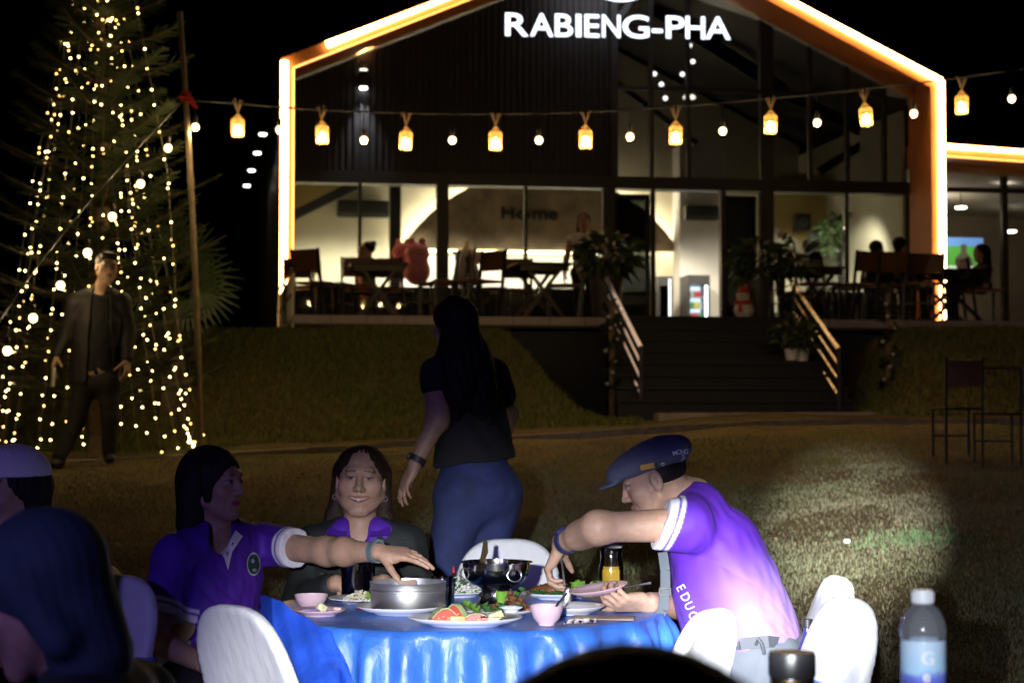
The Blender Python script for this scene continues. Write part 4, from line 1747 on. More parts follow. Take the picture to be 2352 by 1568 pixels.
# woven bamboo lanterns
M_WEAVE = bpy.data.materials.new('woven_bamboo')
M_WEAVE.use_nodes = True
n_, l_ = M_WEAVE.node_tree.nodes, M_WEAVE.node_tree.links
n_.clear()
o_ = n_.new('ShaderNodeOutputMaterial')
td = n_.new('ShaderNodeBsdfTranslucent')
td.inputs['Color'].default_value = (0.85, 0.55, 0.2, 1)
dd = n_.new('ShaderNodeBsdfDiffuse')
dd.inputs['Color'].default_value = (0.55, 0.36, 0.15, 1)
mx_ = n_.new('ShaderNodeMixShader')
mx_.inputs['Fac'].default_value = 0.45
l_.new(td.outputs['BSDF'], mx_.inputs[1])
l_.new(dd.outputs['BSDF'], mx_.inputs[2])
l_.new(mx_.outputs['Shader'], o_.inputs['Surface'])
M_STRAW = mat('straw', (0.45, 0.30, 0.17), rough=0.8, var=0.2)
M_LBULB = emis('lantern_glow', (1.0, 0.74, 0.33), 20)
lan = [(546, 292, 0.0), (740, 308, -0.03), (932, 322, 0.05), (1138, 322, 0.0), (1345, 318, 0.0), (1552, 309, 0.0), (1770, 284, 0.02), (1989, 267, -0.10), (2209, 239, 0.0)]


def lantern(u, v, d, vt, tilt, i):
    c = P(u, v, d)
    g = thing('woven_lantern', '%s woven bamboo lantern counted rightwards from the bamboo pole' % ORD[i], 'lantern', c + V((0, 0, -0.085)), group='woven bamboo lanterns on the cable')
    Mr = Matrix.Rotation(tilt, 3, 'Y') @ Matrix.Rotation(i * 0.7, 3, 'Z')

    def pt(a, z):
        if z < 0.055:
            r_ = 0.052 + 0.008 * (z + 0.085) / 0.14
        else:
            r_ = 0.060 - (z - 0.055) / 0.065 * 0.050
        return c + Mr @ V((r_ * math.cos(a), r_ * math.sin(a), z))
    mb = MB()
    nv = 13
    for sgn in (-1, 1):
        for k in range(nv):
            a0 = 2 * math.pi * k / nv
            pr = None
            for s_ in range(11):
                z = -0.085 + 0.205 * s_ / 10
                a = a0 + sgn * 0.9 * s_ / 10
                w_ = 0.17 if z < 0.06 else 0.10
                q = (pt(a - w_ / 2, z), pt(a + w_ / 2, z))
                if pr:
                    mb.add([pr[0], pr[1], q[1], q[0]], [(0, 1, 2, 3)])
                pr = q
    mb.build('woven_shade', M_WEAVE, g, shade='flat')
    mb = MB()
    mb.ball(c + Mr @ V((0, 0, -0.025)), 0.035, 12, sz=1.35)
    mb.build('inner_bulb', M_LBULB, g, shade='smooth')
    mb = MB()
    top_ = P(u, vt, d)
    neck = c + Mr @ V((0, 0, 0.125))
    for k in range(6):
        a = 2 * math.pi * k / 6
        tip = neck + V((0.045 * math.cos(a), 0.03 * math.sin(a), 0.10 + 0.03 * random.random()))
        mb.tube([c + Mr @ V((0.01 * math.cos(a), 0.01 * math.sin(a), 0.11)), neck, tip], [0.006, 0.005, 0.0035], n=5)
    mb.build('straw_tie', M_STRAW, g)
    mb = MB()
    mb.tube([neck, (neck + top_) / 2 + V((0.01, 0, 0)), top_], 0.004, n=5)
    mb.build('drop_wire', M_CABLE, g)
    li = lamp('lantern_light', 'POINT', c - V((0, 0, 0.10)), None, 9, (1.0, 0.66, 0.30), shadow_soft_size=0.03)


for i, (u, v, tl) in enumerate(lan):
    lantern(u, v, dep_r(u) - 0.02, on(cab_r, u), tl, i)

# fan palm behind the pole
q = P(400, 1000, 19.4)
PX, PY = P(392, 700, 19.4).x, 19.4
PZ = gz(PX, PY)
palm = thing('fan_palm', 'green fan palm half hidden behind the bamboo pole', 'palm', (PX, PY, PZ))
mb = MB()
hub = P(398, 700, 19.4)
mb.tube([V((PX, PY, PZ - 0.05)), V((PX + 0.02, PY, PZ + 0.5)), hub], [0.11, 0.10, 0.07], n=10)
mb.build('trunk', M_BARK, palm)
quads = []
stems = MB()
for (cu_, cv_, an, sz, tw) in ((452, 640, 5, 0.50, 0.1), (462, 672, -28, 0.42, 0.5), (440, 590, 55, 0.42, -0.2), (380, 600, 110, 0.45, 0.3), (430, 690, -60, 0.4, 0.4), (340, 660, 170, 0.4, 0.1), (405, 560, 80, 0.40, 0.0)):
    c = P(cu_, cv_, 19.3 + random.uniform(-0.2, 0.2))
    stems.tube([hub, hub.lerp(c, 0.5) + V((0, 0, 0.06)), c], 0.012, n=5)
    for k in range(19):
        a = R(an) + (k - 9) / 9 * 1.95
        ln = sz * (1.0 - 0.25 * abs(k - 9) / 9) * random.uniform(0.9, 1.05)
        d = V((math.cos(a), tw * math.cos(a * 2) * 0.4 - 0.15, math.sin(a)))
        s_ = V((-math.sin(a), 0.4, math.cos(a))) * 0.016
        m1 = c + d * ln * 0.55
        tip = c + d * ln + V((0, 0, -0.10 * ln))
        quads.append([c - s_ * 0.3, c + s_ * 0.3, m1 + s_, m1 - s_])
        quads.append([m1 - s_, m1 + s_, tip + s_ * 0.1, tip - s_ * 0.1])
stems.build('leaf_stems', M_FROND if False else mat('palm_stem', (0.10, 0.12, 0.04), rough=0.5), palm)
leaf_cloud('fronds', quads, M_FROND, palm, (0.03, 0.06, 0.02), (0.07, 0.11, 0.04))

# ================================================================== railings, planting and figures on the stairs
M_STEEL = mat('brushed_steel', (0.62, 0.60, 0.57), rough=0.28, metal=1.0, var=0.08, scale=30)


def railing(label, top, bot, drop, dt, db, M_STEEL=M_STEEL):
    """four sloping steel bars between posts"""
    r = thing('stair_railing', label, 'railing', P(bot[0], bot[1] + drop, db), group='steel railings of the stairs')
    for k in range(4):
        f = k / 3.0
        a = P(top[0], top[1], dt) - V((0, 0, 0.50 * f))
        b = P(bot[0], bot[1], db) - V((0, 0, 0.50 * f))
        if k:
            b = b.lerp(a, 0.02)
        mb = MB()
        mb.tube([a, b], 0.026 if k == 0 else 0.014, n=8)
        mb.build('handrail' if k == 0 else 'rail', M_STEEL, r)
    for (p, d_) in ((top, dt), (bot, db)):
        a = P(p[0], p[1], d_)
        mb = MB()
        mb.tube([a + V((0, 0, 0.01)), V((a.x, a.y, a.z - 0.72))], 0.022, n=8)
        mb.build('post', M_BLACK, r)
    a = (P(top[0], top[1], dt) + P(bot[0], bot[1], db)) / 2
    mb = MB()
    mb.tube([a, a - V((0, 0, 0.7))], 0.02, n=8)
    mb.build('post', M_BLACK, r)
    return r


railing('left stair railing of sloping steel bars with warm light in their colour', (1394, 641), (1472, 798), 90, 22.4, 19.9, mat('warm_glow_steel', (0.85, 0.58, 0.34), rough=0.3, metal=1.0, var=0.08, scale=30))  # warm glow put into the left rail's steel colour
rr_ = railing('right stair railing of sloping steel bars above the potted plants', (1822, 652), (1926, 802), 90, 22.7, 20.1)
mb = MB()
for dv in (0, 30):
    mb.tube([P(1822, 652 + dv, 22.7), P(1768, 672 + dv, 22.9)], 0.016, n=6)
mb.build('short_rail', M_STEEL, rr_)
mb = MB()
mb.tube([P(1768, 668, 22.9), P(1768, 745, 22.9)], 0.018, n=6)
mb.build('post', M_BLACK, rr_)


def bush(name, label, cat, c, rx, rz, n, size, c0, c1, pot=None, flowers=None, group=None, seed=1, ry=None):
    """leafy plant of arching leaves; pot = (radius, height, material)"""
    rg = np.random.default_rng(seed)
    c = V(c)
    base = V((c.x, c.y, c.z - rz - (pot[1] if pot else 0)))
    t = thing(name, label, cat, base, group=group)
    ry = rx if ry is None else ry
    quads = []
    for _ in range(n):
        d = V(rg.normal(0, 1, 3))
        d.normalize()
        r_ = rg.random() ** 0.4
        p = c + V((d.x * rx * r_, d.y * ry * r_, d.z * rz * r_))
        out = V((d.x, d.y, d.z * 0.5 + rg.uniform(-0.5, 0.5))).normalized()
        L = size * rg.uniform(0.6, 1.3)
        s_ = out.cross(V((rg.normal(), rg.normal(), 1.0))).normalized() * L * 0.22
        q1, q2 = p + out * L * 0.5 + V((0, 0, 0.1 * L)), p + out * L - V((0, 0, 0.15 * L))
        quads.append([p, q1 + s_, q2, q1 - s_])
    leaf_cloud('leaves', quads, M_FROND, t, c0, c1, rg)
    st_ = MB()
    for k in range(5):
        a = 2 * math.pi * k / 5
        st_.tube([V((c.x, c.y, base.z + (pot[1] * 0.9 if pot else 0))), c + V((rx * 0.4 * math.cos(a), ry * 0.4 * math.sin(a), rz * 0.3))], 0.008, n=4)
    st_.build('stems', mat('palm_stem', (0.10, 0.12, 0.04)), t)
    if pot:
        mb = MB()
        r_, h_, m_ = pot
        mb.lathe([(0, 0), (r_ * 0.75, 0), (r_, h_), (r_ * 0.9, h_), (r_ * 0.86, h_ - 0.03), (0, h_ - 0.03)], base, 16)
        mb.build('pot', m_, t)
    if flowers:
        mb = MB()
        for _ in range(flowers[0]):
            d = V(rg.normal(0, 1, 3)).normalized()
            mb.ball(c + V((d.x * rx * 0.9, d.y * ry * 0.9, abs(d.z) * rz)), flowers[2], 6)
        mb.build('flowers', flowers[1], t)
    return t


M_POTW = mat('white_pot', (0.72, 0.70, 0.68), rough=0.5)
M_POTD = mat('dark_pot', (0.06, 0.05, 0.05), rough=0.5)
GRN0, GRN1 = (0.035, 0.065, 0.028), (0.08, 0.12, 0.05)
bush('planter', 'leafy dark green plant at the head of the left stair railing', 'plant', P(1392, 588, 22.8), 0.33, 0.24, 260, 0.19, GRN0, GRN1, pot=(0.22, 0.5, M_POTD), seed=3)
bush('planter', 'leafy dark green plant standing by the glass behind the snowman', 'plant', P(1742, 602, 23.6), 0.30, 0.24, 260, 0.19, GRN0, GRN1, pot=(0.2, 0.5, M_POTD), seed=4)
bush('potted_plant', 'left white pot of broad leaves on the stairs', 'plant', P(1818, 768, 21.0), 0.12, 0.16, 70, 0.17, (0.06, 0.09, 0.03), (0.14, 0.16, 0.06), pot=(0.085, 0.13, M_POTW), seed=5, group='white pots on the stairs')
bush('potted_plant', 'right white pot of broad leaves on the stairs against the railing', 'plant', P(1842, 772, 21.05), 0.11, 0.14, 60, 0.15, GRN0, GRN1, pot=(0.085, 0.14, M_POTW), seed=6, group='white pots on the stairs')
bush('hanging_plant', 'trailing ivy on the inner stair rail, left bunch behind the glass', 'plant', tuple(B(BP(1905, 545, 3.3)[0], 3.3, BP(1905, 540, 3.3)[1])), 0.17, 0.36, 200, 0.12, (0.05, 0.10, 0.035), (0.12, 0.2, 0.07), seed=8)
bush('hanging_plant', 'trailing ivy on the inner stair rail, right bunch higher up', 'plant', tuple(B(BP(2000, 492, 3.3)[0], 3.3, BP(2000, 492, 3.3)[1])), 0.27, 0.36, 300, 0.12, (0.05, 0.10, 0.035), (0.12, 0.2, 0.07), seed=9)
bush('potted_plant', 'small spiky plant on the terrace table right of the stairs', 'plant', P(1835, 598, 22.9), 0.16, 0.14, 60, 0.2, GRN0, GRN1, seed=10)
# little christmas tree with a pale star
xt = P(1792, 575, 24.6)
ct = bush('small_christmas_tree', 'small dark christmas tree with a pale pink star beside the glass', 'christmas tree', (xt.x, xt.y, xt.z), 0.14, 0.2, 120, 0.1, GRN0, GRN1, pot=(0.08, 0.4, M_POTD), seed=12)
mb = MB()
sp_ = P(1793, 538, 24.6)
star = []
for k in range(10):
    r_ = 0.085 if k % 2 == 0 else 0.035
    a = math.pi / 2 + k * math.pi / 5
    star.append(sp_ + V((r_ * math.cos(a), 0, r_ * math.sin(a))))
mb.prism(star, (0, 0, 0), (0, 0.02, 0))
mb.build('star', mat('star_pink', (0.7, 0.42, 0.36), rough=0.5), ct)

# posts wound with leafy garland
for lab, u, v0, v1, d in (('garland wound post standing on the right bank by the railing', 2040, 655, 915, 20.4),
                          ('garland wound post leaning by the foot of the left railing', 1405, 690, 920, 20.4)):
    a, b = P(u, v0, d), P(u, v1, d)
    t = thing('garland_post', lab, 'post', b, group='garland wound posts')
    mb = MB()
    mb.tube([V((b.x, b.y, gz(b.x, b.y) - 0.05)), a], 0.03, n=8)
    mb.build('post', M_BARK, t)
    quads = []
    for k in range(420):
        f = random.random()
        p = b.lerp(a, f)
        an = f * 30 + random.uniform(-0.6, 0.6)
        d_ = V((math.cos(an), math.sin(an), random.uniform(-0.4, 0.4)))
        p = p + d_ * 0.04
        L = random.uniform(0.05, 0.10)
        s_ = d_.cross(V((random.random(), random.random(), 1))).normalized() * L * 0.3
        quads.append([p, p + d_ * L * 0.5 + s_, p + d_ * L, p + d_ * L * 0.5 - s_])
    leaf_cloud('garland', quads, M_FROND, t, (0.03, 0.05, 0.025), (0.07, 0.085, 0.04))
    for k in range(9):
        p = b.lerp(a, (k + 0.5) / 9)
        mb = MB()
        mb.ball(p + V((0.07 * math.cos(k * 2.4), -0.06, 0)), 0.022, 8)
        mb.build('bauble', mat('pale_bauble', (0.40, 0.38, 0.40), rough=0.3), t)

# snowman figure by the right leaf of the door
sb = P(1709, 731, 23.2)
sb.z = FLOOR
sn = thing('snowman', 'small white snowman figure with red hat and scarf by the glass door', 'ornament', sb)
M_SNOW = mat('snow_white', (0.72, 0.66, 0.60), rough=0.7)
M_REDC = mat('red_felt', (0.50, 0.05, 0.035), rough=0.8)
mb = MB()
mb.ball(sb + V((0, 0, 0.115)), 0.13, 16, sz=0.92)
mb.build('belly', M_SNOW, sn, shade='smooth')
mb = MB()
mb.ball(sb + V((-0.01, 0, 0.285)), 0.088, 16)
mb.build('head', M_SNOW, sn, shade='smooth')
mb = MB()
mb.lathe([(0.085, 0.33), (0.09, 0.345), (0.07, 0.375), (0.03, 0.41), (0, 0.415)], sb, 14)
mb.ball(sb + V((0.03, 0, 0.425)), 0.02, 8)
mb.build('hat', M_REDC, sn)
mb = MB()
mb.tube([sb + V((0.1 * math.cos(a), 0.1 * math.sin(a), 0.212)) for a in np.linspace(0, 6.28, 20)], 0.024, n=8)
mb.tube([sb + V((-0.05, -0.1, 0.21)), sb + V((-0.07, -0.14, 0.14)), sb + V((-0.06, -0.14, 0.09))], 0.022, n=6)
mb.build('scarf', M_REDC, sn)
mb = MB()
mb.tube([sb + V((-0.02, -0.08, 0.285)), sb + V((-0.03, -0.13, 0.28))], [0.014, 0.003], n=8)
mb.build('nose', mat('carrot', (0.7, 0.25, 0.04)), sn)
mb = MB()
for dx in (-0.04, 0.02):
    mb.ball(sb + V((dx, -0.078, 0.31)), 0.010, 8)
mb.build('eyes', M_BLACK, sn)

# ================================================================== terrace tables and chairs
M_WOOD = mat('chair_wood', (0.15, 0.065, 0.03), rough=0.45, var=0.3, scale=6, stretch=(1, 8, 8))
M_DWOOD = mat('dark_table_wood', (0.04, 0.02, 0.013), rough=0.45, var=0.3, scale=6, stretch=(1, 8, 8))


def make_terrace_chair(name, label, loc, rz, group, hb=0.92, seat_h=0.45):
    t = thing(name, label, 'chair', loc, group=group, rz=rz)
    mb = MB()
    mb.rbox((0, 0, seat_h), (0.42, 0.42, 0.03), 0.008)
    mb.build('seat', M_WOOD, t)
    for sx in (-1, 1):
        mb = MB()
        mb.bar((sx * 0.19, 0.18, 0), (sx * 0.19, 0.23, seat_h + 0.001), 0.03)
        mb.bar((sx * 0.19, 0.23, seat_h), (sx * 0.19, 0.30, hb), 0.03)
        mb.build('rear_leg', M_BLACK, t)
        mb = MB()
        mb.bar((sx * 0.19, -0.19, 0), (sx * 0.19, -0.19, seat_h - 0.016), 0.03)
        mb.build('leg', M_BLACK, t)
    mb = MB()
    mb.hexa([V((-0.172, 0.262, 0.60)), V((0.172, 0.262, 0.60)), V((0.172, 0.284, 0.60)), V((-0.172, 0.284, 0.60)),
             V((-0.172, 0.30, hb - 0.01)), V((0.172, 0.30, hb - 0.01)), V((0.172, 0.322, hb - 0.01)), V((-0.172, 0.322, hb - 0.01))])
    mb.build('backrest', M_WOOD, t)
    mb = MB()
    mb.bar((-0.174, -0.19, 0.2), (0.174, -0.19, 0.2), 0.02)
    mb.build('stretcher', M_BLACK, t)
    return t


def make_terrace_table(label, loc, rz, w=0.82, d=0.75, h=0.72):
    t = thing('terrace_table', label, 'table', loc, group='dark wooden tables on the terrace', rz=rz)
    for k in range(4):
        mb = MB()
        mb.rbox((0, -d / 2 + d * (k + 0.5) / 4, h - 0.015), (w, d / 4 - 0.006, 0.03), 0.005)
        mb.build('plank', M_DWOOD, t)
    for sy in (-1, 1):
        mb = MB()
        mb.box((0, sy * (d / 2 - 0.05), h - 0.07), (w - 0.1, 0.03, 0.075))
        mb.build('apron', M_DWOOD, t)
    for sy in (-1, 1):
        for sx in (-1, 1):
            mb = MB()
            y = sy * (d / 2 - 0.09) + sx * 0.016
            mb.bar((sx * (w / 2 - 0.08), y, 0), (-sx * (w / 2 - 0.12), y, h - 0.035), 0.03, 0.045)
            mb.build('crossed_leg', M_DWOOD, t)
    mb = MB()
    mb.bar((0, -d / 2 + 0.12, h * 0.49), (0, d / 2 - 0.12, h * 0.49), 0.03)
    mb.build('stretcher', M_DWOOD, t)
    return t


def deckpt(u, v, d):
    p = P(u, v, d)
    return V((p.x, p.y, FLOOR))


for lab, u, d in (('dark wooden table with crossed legs at the left end of the terrace', 868, 23.6), ('dark wooden table with crossed legs left of the stairs', 1238, 23.6),
                  ('dark wooden table with crossed legs just right of the stairs', 1862, 24.2), ('dark wooden table beside the glowing right post', 2178, 24.6)):
    make_terrace_table(lab, deckpt(u, 700, d), YAW + random.uniform(-0.05, 0.05), w=0.72 if u < 2000 else 0.95)
ch = [(728, 23.2, 2.7, 'wooden backed chair at the far left end of the terrace'), (766, 23.4, 1.35, 'dark chair seen edge on left of the first terrace table'),
      (1000, 23.3, 4.7, 'chair with orange lit back right of the first terrace table'), (1030, 22.9, 4.9, 'chair with a narrow lit back behind the walking woman'),
      (1130, 24.2, 1.4, 'dark chair beside the white plush'), (1296, 23.6, 4.6, 'dark chair right of the middle terrace table'),
      (1940, 24.2, 4.7, 'wooden backed chair right of the terrace table near the stairs'), (1965, 23.5, 3.6, 'reddish backed chair before the seated pair'), (2035, 23.6, 3.3, 'reddish wooden chair holding the man left of the pair'),
      (2085, 23.8, 3.5, 'reddish wooden chair holding the man right of the pair'), (2262, 24.4, 1.7, 'dark chair under the long haired woman at the annex'), (690, 24.0, 0.2, 'dark chair tucked against the left windows'), (820, 24.4, 3.2, 'dark chair on the far side of the first terrace table'), (905, 24.5, 2.9, 'dark chair before the pink plush toys'),
      (1180, 24.6, 3.3, 'dark chair on the far side of the middle terrace table'), (1100, 22.9, 5.6, 'dark chair standing near the terrace edge right of the walking woman'), (1880, 23.3, 0.3, 'dark chair near the terrace edge right of the stairs'), (2120, 23.3, 5.8, 'dark chair before the table by the glowing right post')]
for u, d, rz, lab in ch:
    make_terrace_chair('terrace_chair', lab, deckpt(u, 700, d), rz, 'wooden chairs on the terrace', hb=0.86)
# two tall chairs standing on the lawn at the right
for lab, u, d, rz, hb in (('wooden backed bar chair standing on the dark lawn at right', 2198, 15.2, math.pi + 0.1, 0.83), ('slim framed bar chair beside the wooden backed one', 2290, 15.0, math.pi - 0.05, 0.78)):
    p = P(u, 1000, d)
    t = thing('lawn_chair', lab, 'chair', (p.x, p.y, gz(p.x, p.y)), group='bar chairs on the lawn', rz=rz)
    M_FR = mat('thin_black_frame', (0.05, 0.04, 0.035), rough=0.4)
    for sx in (-1, 1):
        mb = MB()
        mb.bar((sx * 0.15, 0.17, -0.02), (sx * 0.15, 0.19, hb), 0.018)
        mb.build('rear_leg', M_FR, t)
        mb = MB()
        mb.bar((sx * 0.15, -0.15, -0.02), (sx * 0.15, -0.15, 0.41), 0.018)
        mb.build('leg', M_FR, t)
    mb = MB()
    mb.rbox((0, 0.01, 0.42), (0.33, 0.36, 0.022), 0.006)
    mb.build('seat', M_DWOOD, t)
    mb = MB()
    if u < 2250:
        mb.rbox((0, 0.19, 0.70), (0.275, 0.02, 0.22), 0.006)
        mb.build('backrest', mat('light_wood', (0.34, 0.17, 0.07), rough=0.5, var=0.2), t)
    else:
        mb.bar((-0.16, 0.19, hb), (0.16, 0.19, hb), 0.022)
        mb.build('top_rail', M_WOOD, t)
    mb = MB()
    mb.bar((-0.141, -0.15, 0.2), (0.141, -0.15, 0.2), 0.015)
    mb.build('footrest', M_FR, t)

# plush toys sitting on a bench behind the first table
def plush(name, label, c, r, m, kind):
    """a seated stuffed animal seen from behind"""
    F_ = Field(0.012)
    c = np.array(c)
    F_.ell(c, (r * 1.05, r * 0.9, r * 1.15), k=0.03)
    F_.ell(c + (0, 0, r * 1.35), (r * 0.98, r * 0.9, r * 0.85), k=0.05)
    for sx in (-1, 1):
        if kind == 'ear':
            F_.cone(c + (sx * r * 0.36, 0, r * 1.95), c + (sx * r * 0.40, 0, r * 2.35), r * 0.27, r * 0.25, k=0.02)
        else:
            F_.cone(c + (sx * r * 0.8, 0, r * 1.75), c + (sx * r * 1.05, 0, r * 1.85), r * 0.2, r * 0.14, k=0.03)
    vs, fs = F_.mesh()
    t = thing(name, label, 'plush toy', tuple(c - (0, 0, r * 1.15)))
    obj('body', vs, fs, m, t, shade='smooth')
    return t


M_PINKP = mat('pink_plush', (0.74, 0.28, 0.38), rough=0.95, sheen=0.4, bump=0.6, bscale=80)
M_WHITP = mat('white_plush', (0.55, 0.48, 0.45), rough=0.95, sheen=0.3, bump=0.6, bscale=80)
pp_ = P(958, 622, 25.6)
plush('plush_toy', 'big pink plush toy with two upright ears sitting behind the terrace table', pp_, 0.175, M_PINKP, 'ear')
pp_ = P(925, 612, 25.9)
plush('plush_toy', 'second pink plush half hidden left of the big pink one', pp_, 0.15, M_PINKP, 'ear')
pp_ = P(1072, 632, 25.6)
un = plush('plush_toy', 'white plush unicorn with a yellow horn', pp_, 0.17, M_WHITP, 'side')
mb = MB()
hp = V(pp_) + V((0, 0, 0.17 * 2.2))
mb.lathe([(0.035, -0.02), (0.03, 0.03), (0.02, 0.07), (0, 0.12)], hp, 10)
mb.build('horn', mat('yellow_horn', (0.75, 0.50, 0.06), rough=0.6), un)
mb = MB()
mb.tube([V(pp_) + V((0.10, 0.05, 0.36)), V(pp_) + V((0.16, 0.02, 0.27)), V(pp_) + V((0.15, -0.04, 0.16))], [0.04, 0.05, 0.03], n=8)
mb.build('mane', mat('pale_yellow_mane', (0.75, 0.6, 0.3), rough=0.9), un)
bn = thing('bench', 'dark bench carrying the plush toys behind the terrace tables', 'bench', deckpt(1000, 700, 25.7))
a_, b_ = deckpt(890, 700, 25.75), deckpt(1120, 700, 25.75)
mb = MB()
mb.box(((a_ + b_) / 2 + V((0, 0, 0.40))), ((b_ - a_).length, 0.42, 0.06))
mb.build('seat', M_DWOOD, bn)
for f in (0.06, 0.94):
    q = a_.lerp(b_, f)
    mb = MB()
    mb.box(q + V((0, 0, 0.185)), (0.06, 0.38, 0.37))
    mb.build('leg', M_DWOOD, bn)
# ================================================================== dining table in the torch beam
TCX, TCY, TR_, TZ_ = -0.165, 6.0, 0.65, 0.75
M_CHAIRC = mat('white_chair_cover', (0.78, 0.78, 0.80), rough=0.55, var=0.04, bump=0.35, bscale=9, stretch=(3.5, 3.5, 0.8))
M_SASH = mat('blue_satin_sash', (0.10, 0.26, 0.72), rough=0.35, var=0.15, bump=0.4, bscale=18)
M_LEGM = mat('grey_steel_leg', (0.35, 0.35, 0.36), rough=0.4, metal=0.8)


def satin():
    m = mat('blue_satin', (0.042, 0.17, 0.62), rough=0.36, var=0.22, scale=7, spec=0.9)
    n, l = m.node_tree.nodes, m.node_tree.links
    b = n['Principled BSDF']
    tc = n.new('ShaderNodeTexCoord')
    a = n.new('ShaderNodeTexNoise')
    a.inputs['Scale'].default_value = 26
    a.inputs['Detail'].default_value = 7
    a.inputs['Roughness'].default_value = 0.62
    a.inputs['Distortion'].default_value = 0.6
    l.new(tc.outputs['Object'], a.inputs['Vector'])
    bp = n.new('ShaderNodeBump')
    mp = n.new('ShaderNodeMapping')
    mp.inputs['Scale'].default_value = (1, 1, 0.45)
    l.new(tc.outputs['Object'], mp.inputs['Vector'])
    l.new(mp.outputs['Vector'], a.inputs['Vector'])
    bp.inputs['Strength'].default_value = 0.55
    bp.inputs['Distance'].default_value = 0.012
    l.new(a.outputs['Fac'], bp.inputs['Height'])
    l.new(bp.outputs['Normal'], b.inputs['Normal'])
    return m


M_SATIN = satin()
dt = thing('dining_table', 'round folding table hidden under the blue satin cloth', 'table', (TCX, TCY, 0))
mb = MB()
mb.lathe([(0, TZ_ - 0.035), (TR_ - 0.02, TZ_ - 0.035), (TR_ - 0.015, TZ_ - 0.012), (0, TZ_ - 0.012)], (TCX, TCY, 0), 40)
mb.build('tabletop', mat('table_board', (0.3, 0.24, 0.18)), dt)
for k in range(4):
    a = R(45 + 90 * k)
    mb = MB()
    mb.tube([(TCX + 0.4 * math.cos(a), TCY + 0.4 * math.sin(a), gz(TCX, TCY) - 0.03), (TCX + 0.36 * math.cos(a), TCY + 0.36 * math.sin(a), TZ_ - 0.036)], 0.016, n=8)
    mb.build('leg', M_LEGM, dt)

NA, NR, ND = 300, 16, 34
rs = random.Random(5)
ph = [(rs.uniform(0, 6.28), rs.choice([13, 17, 21, 26, 31, 37]), rs.uniform(0.4, 1)) for _ in range(7)]
vs, fs = [(TCX, TCY, TZ_ + 0.001)], []
for i in range(1, NR + 1):
    for k in range(NA):
        a = 2 * math.pi * k / NA
        r_ = TR_ * i / NR
        vs.append((TCX + r_ * math.cos(a), TCY + r_ * math.sin(a), TZ_ + 0.0015 + 0.0012 * math.sin(a * 9 + i) * (i / NR)))
for j in range(1, ND + 1):
    f = j / ND
    for k in range(NA):
        a = 2 * math.pi * k / NA
        fold = sum(amp * math.sin(n_ * a + p_ + 0.7 * math.sin(a * 2 + p_)) for p_, n_, amp in ph) / 3.2
        fold = math.copysign(abs(fold) ** 0.8, fold)
        r_ = TR_ + 0.012 * math.sin(min(1, f * 9) * math.pi / 2) + (0.024 + 0.05 * f ** 0.7) * fold * min(1, f * 14) + 0.05 * f
        vs.append((TCX + r_ * math.cos(a), TCY + r_ * math.sin(a), TZ_ - 0.72 * f + 0.004 * math.sin(a * 31) * f))
for k in range(NA):
    fs.append((0, 1 + k, 1 + (k + 1) % NA))
for i in range(NR + ND - 1):
    for k in range(NA):
        k2 = (k + 1) % NA
        a0 = 1 + i * NA
        fs.append((a0 + k, a0 + NA + k, a0 + NA + k2, a0 + k2))
cloth = thing('tablecloth', 'shiny blue satin cloth draped in folds over the round table', 'tablecloth', (TCX, TCY, TZ_))
obj('drape', vs, fs, M_SATIN, cloth, shade='smooth')
# gathered corner of the sheet pulled out over the near left side
topc = [(597, 1368, 5.75), (622, 1370, 5.62), (660, 1390, 5.55), (702, 1418, 5.50), (745, 1442, 5.47), (770, 1460, 5.46)]
botc = [(610, 1640, 5.45), (650, 1660, 5.32), (700, 1670, 5.24), (750, 1665, 5.20), (800, 1640, 5.22), (840, 1620, 5.30)]
n_u, n_v = 46, 26
vs, fs = [], []


def samp(c, f):
    x = f * (len(c) - 1)
    i = min(len(c) - 2, int(x))
    return P(*[c[i][t] + (c[i + 1][t] - c[i][t]) * (x - i) for t in range(3)])


for i in range(n_u):
    for j in range(n_v):
        fu, fv = i / (n_u - 1), j / (n_v - 1)
        p = samp(topc, fu).lerp(samp(botc, fu), fv)
        am = 0.004 + 0.032 * fv
        p = p + V((0.3, -1, 0.15)) * (am * (math.sin(fu * 9 + fv * 2.6) + 0.45 * math.sin(fu * 23 - fv * 5.0)) + 0.006 * math.sin(fv * 13 + fu * 9))
        p.z += 0.003 * math.sin(fu * 23) * (1 - fv)
        vs.append(p)
for i in range(n_u - 1):
    for j in range(n_v - 1):
        a = i * n_v + j
        fs.append((a, a + n_v, a + n_v + 1, a + 1))
obj('gathered_corner', vs, fs, mat('blue_plastic_sheet', (0.03, 0.11, 0.70), rough=0.25, var=0.2, scale=10, bump=0.5, bscale=22, spec=0.7), cloth, shade='smooth')

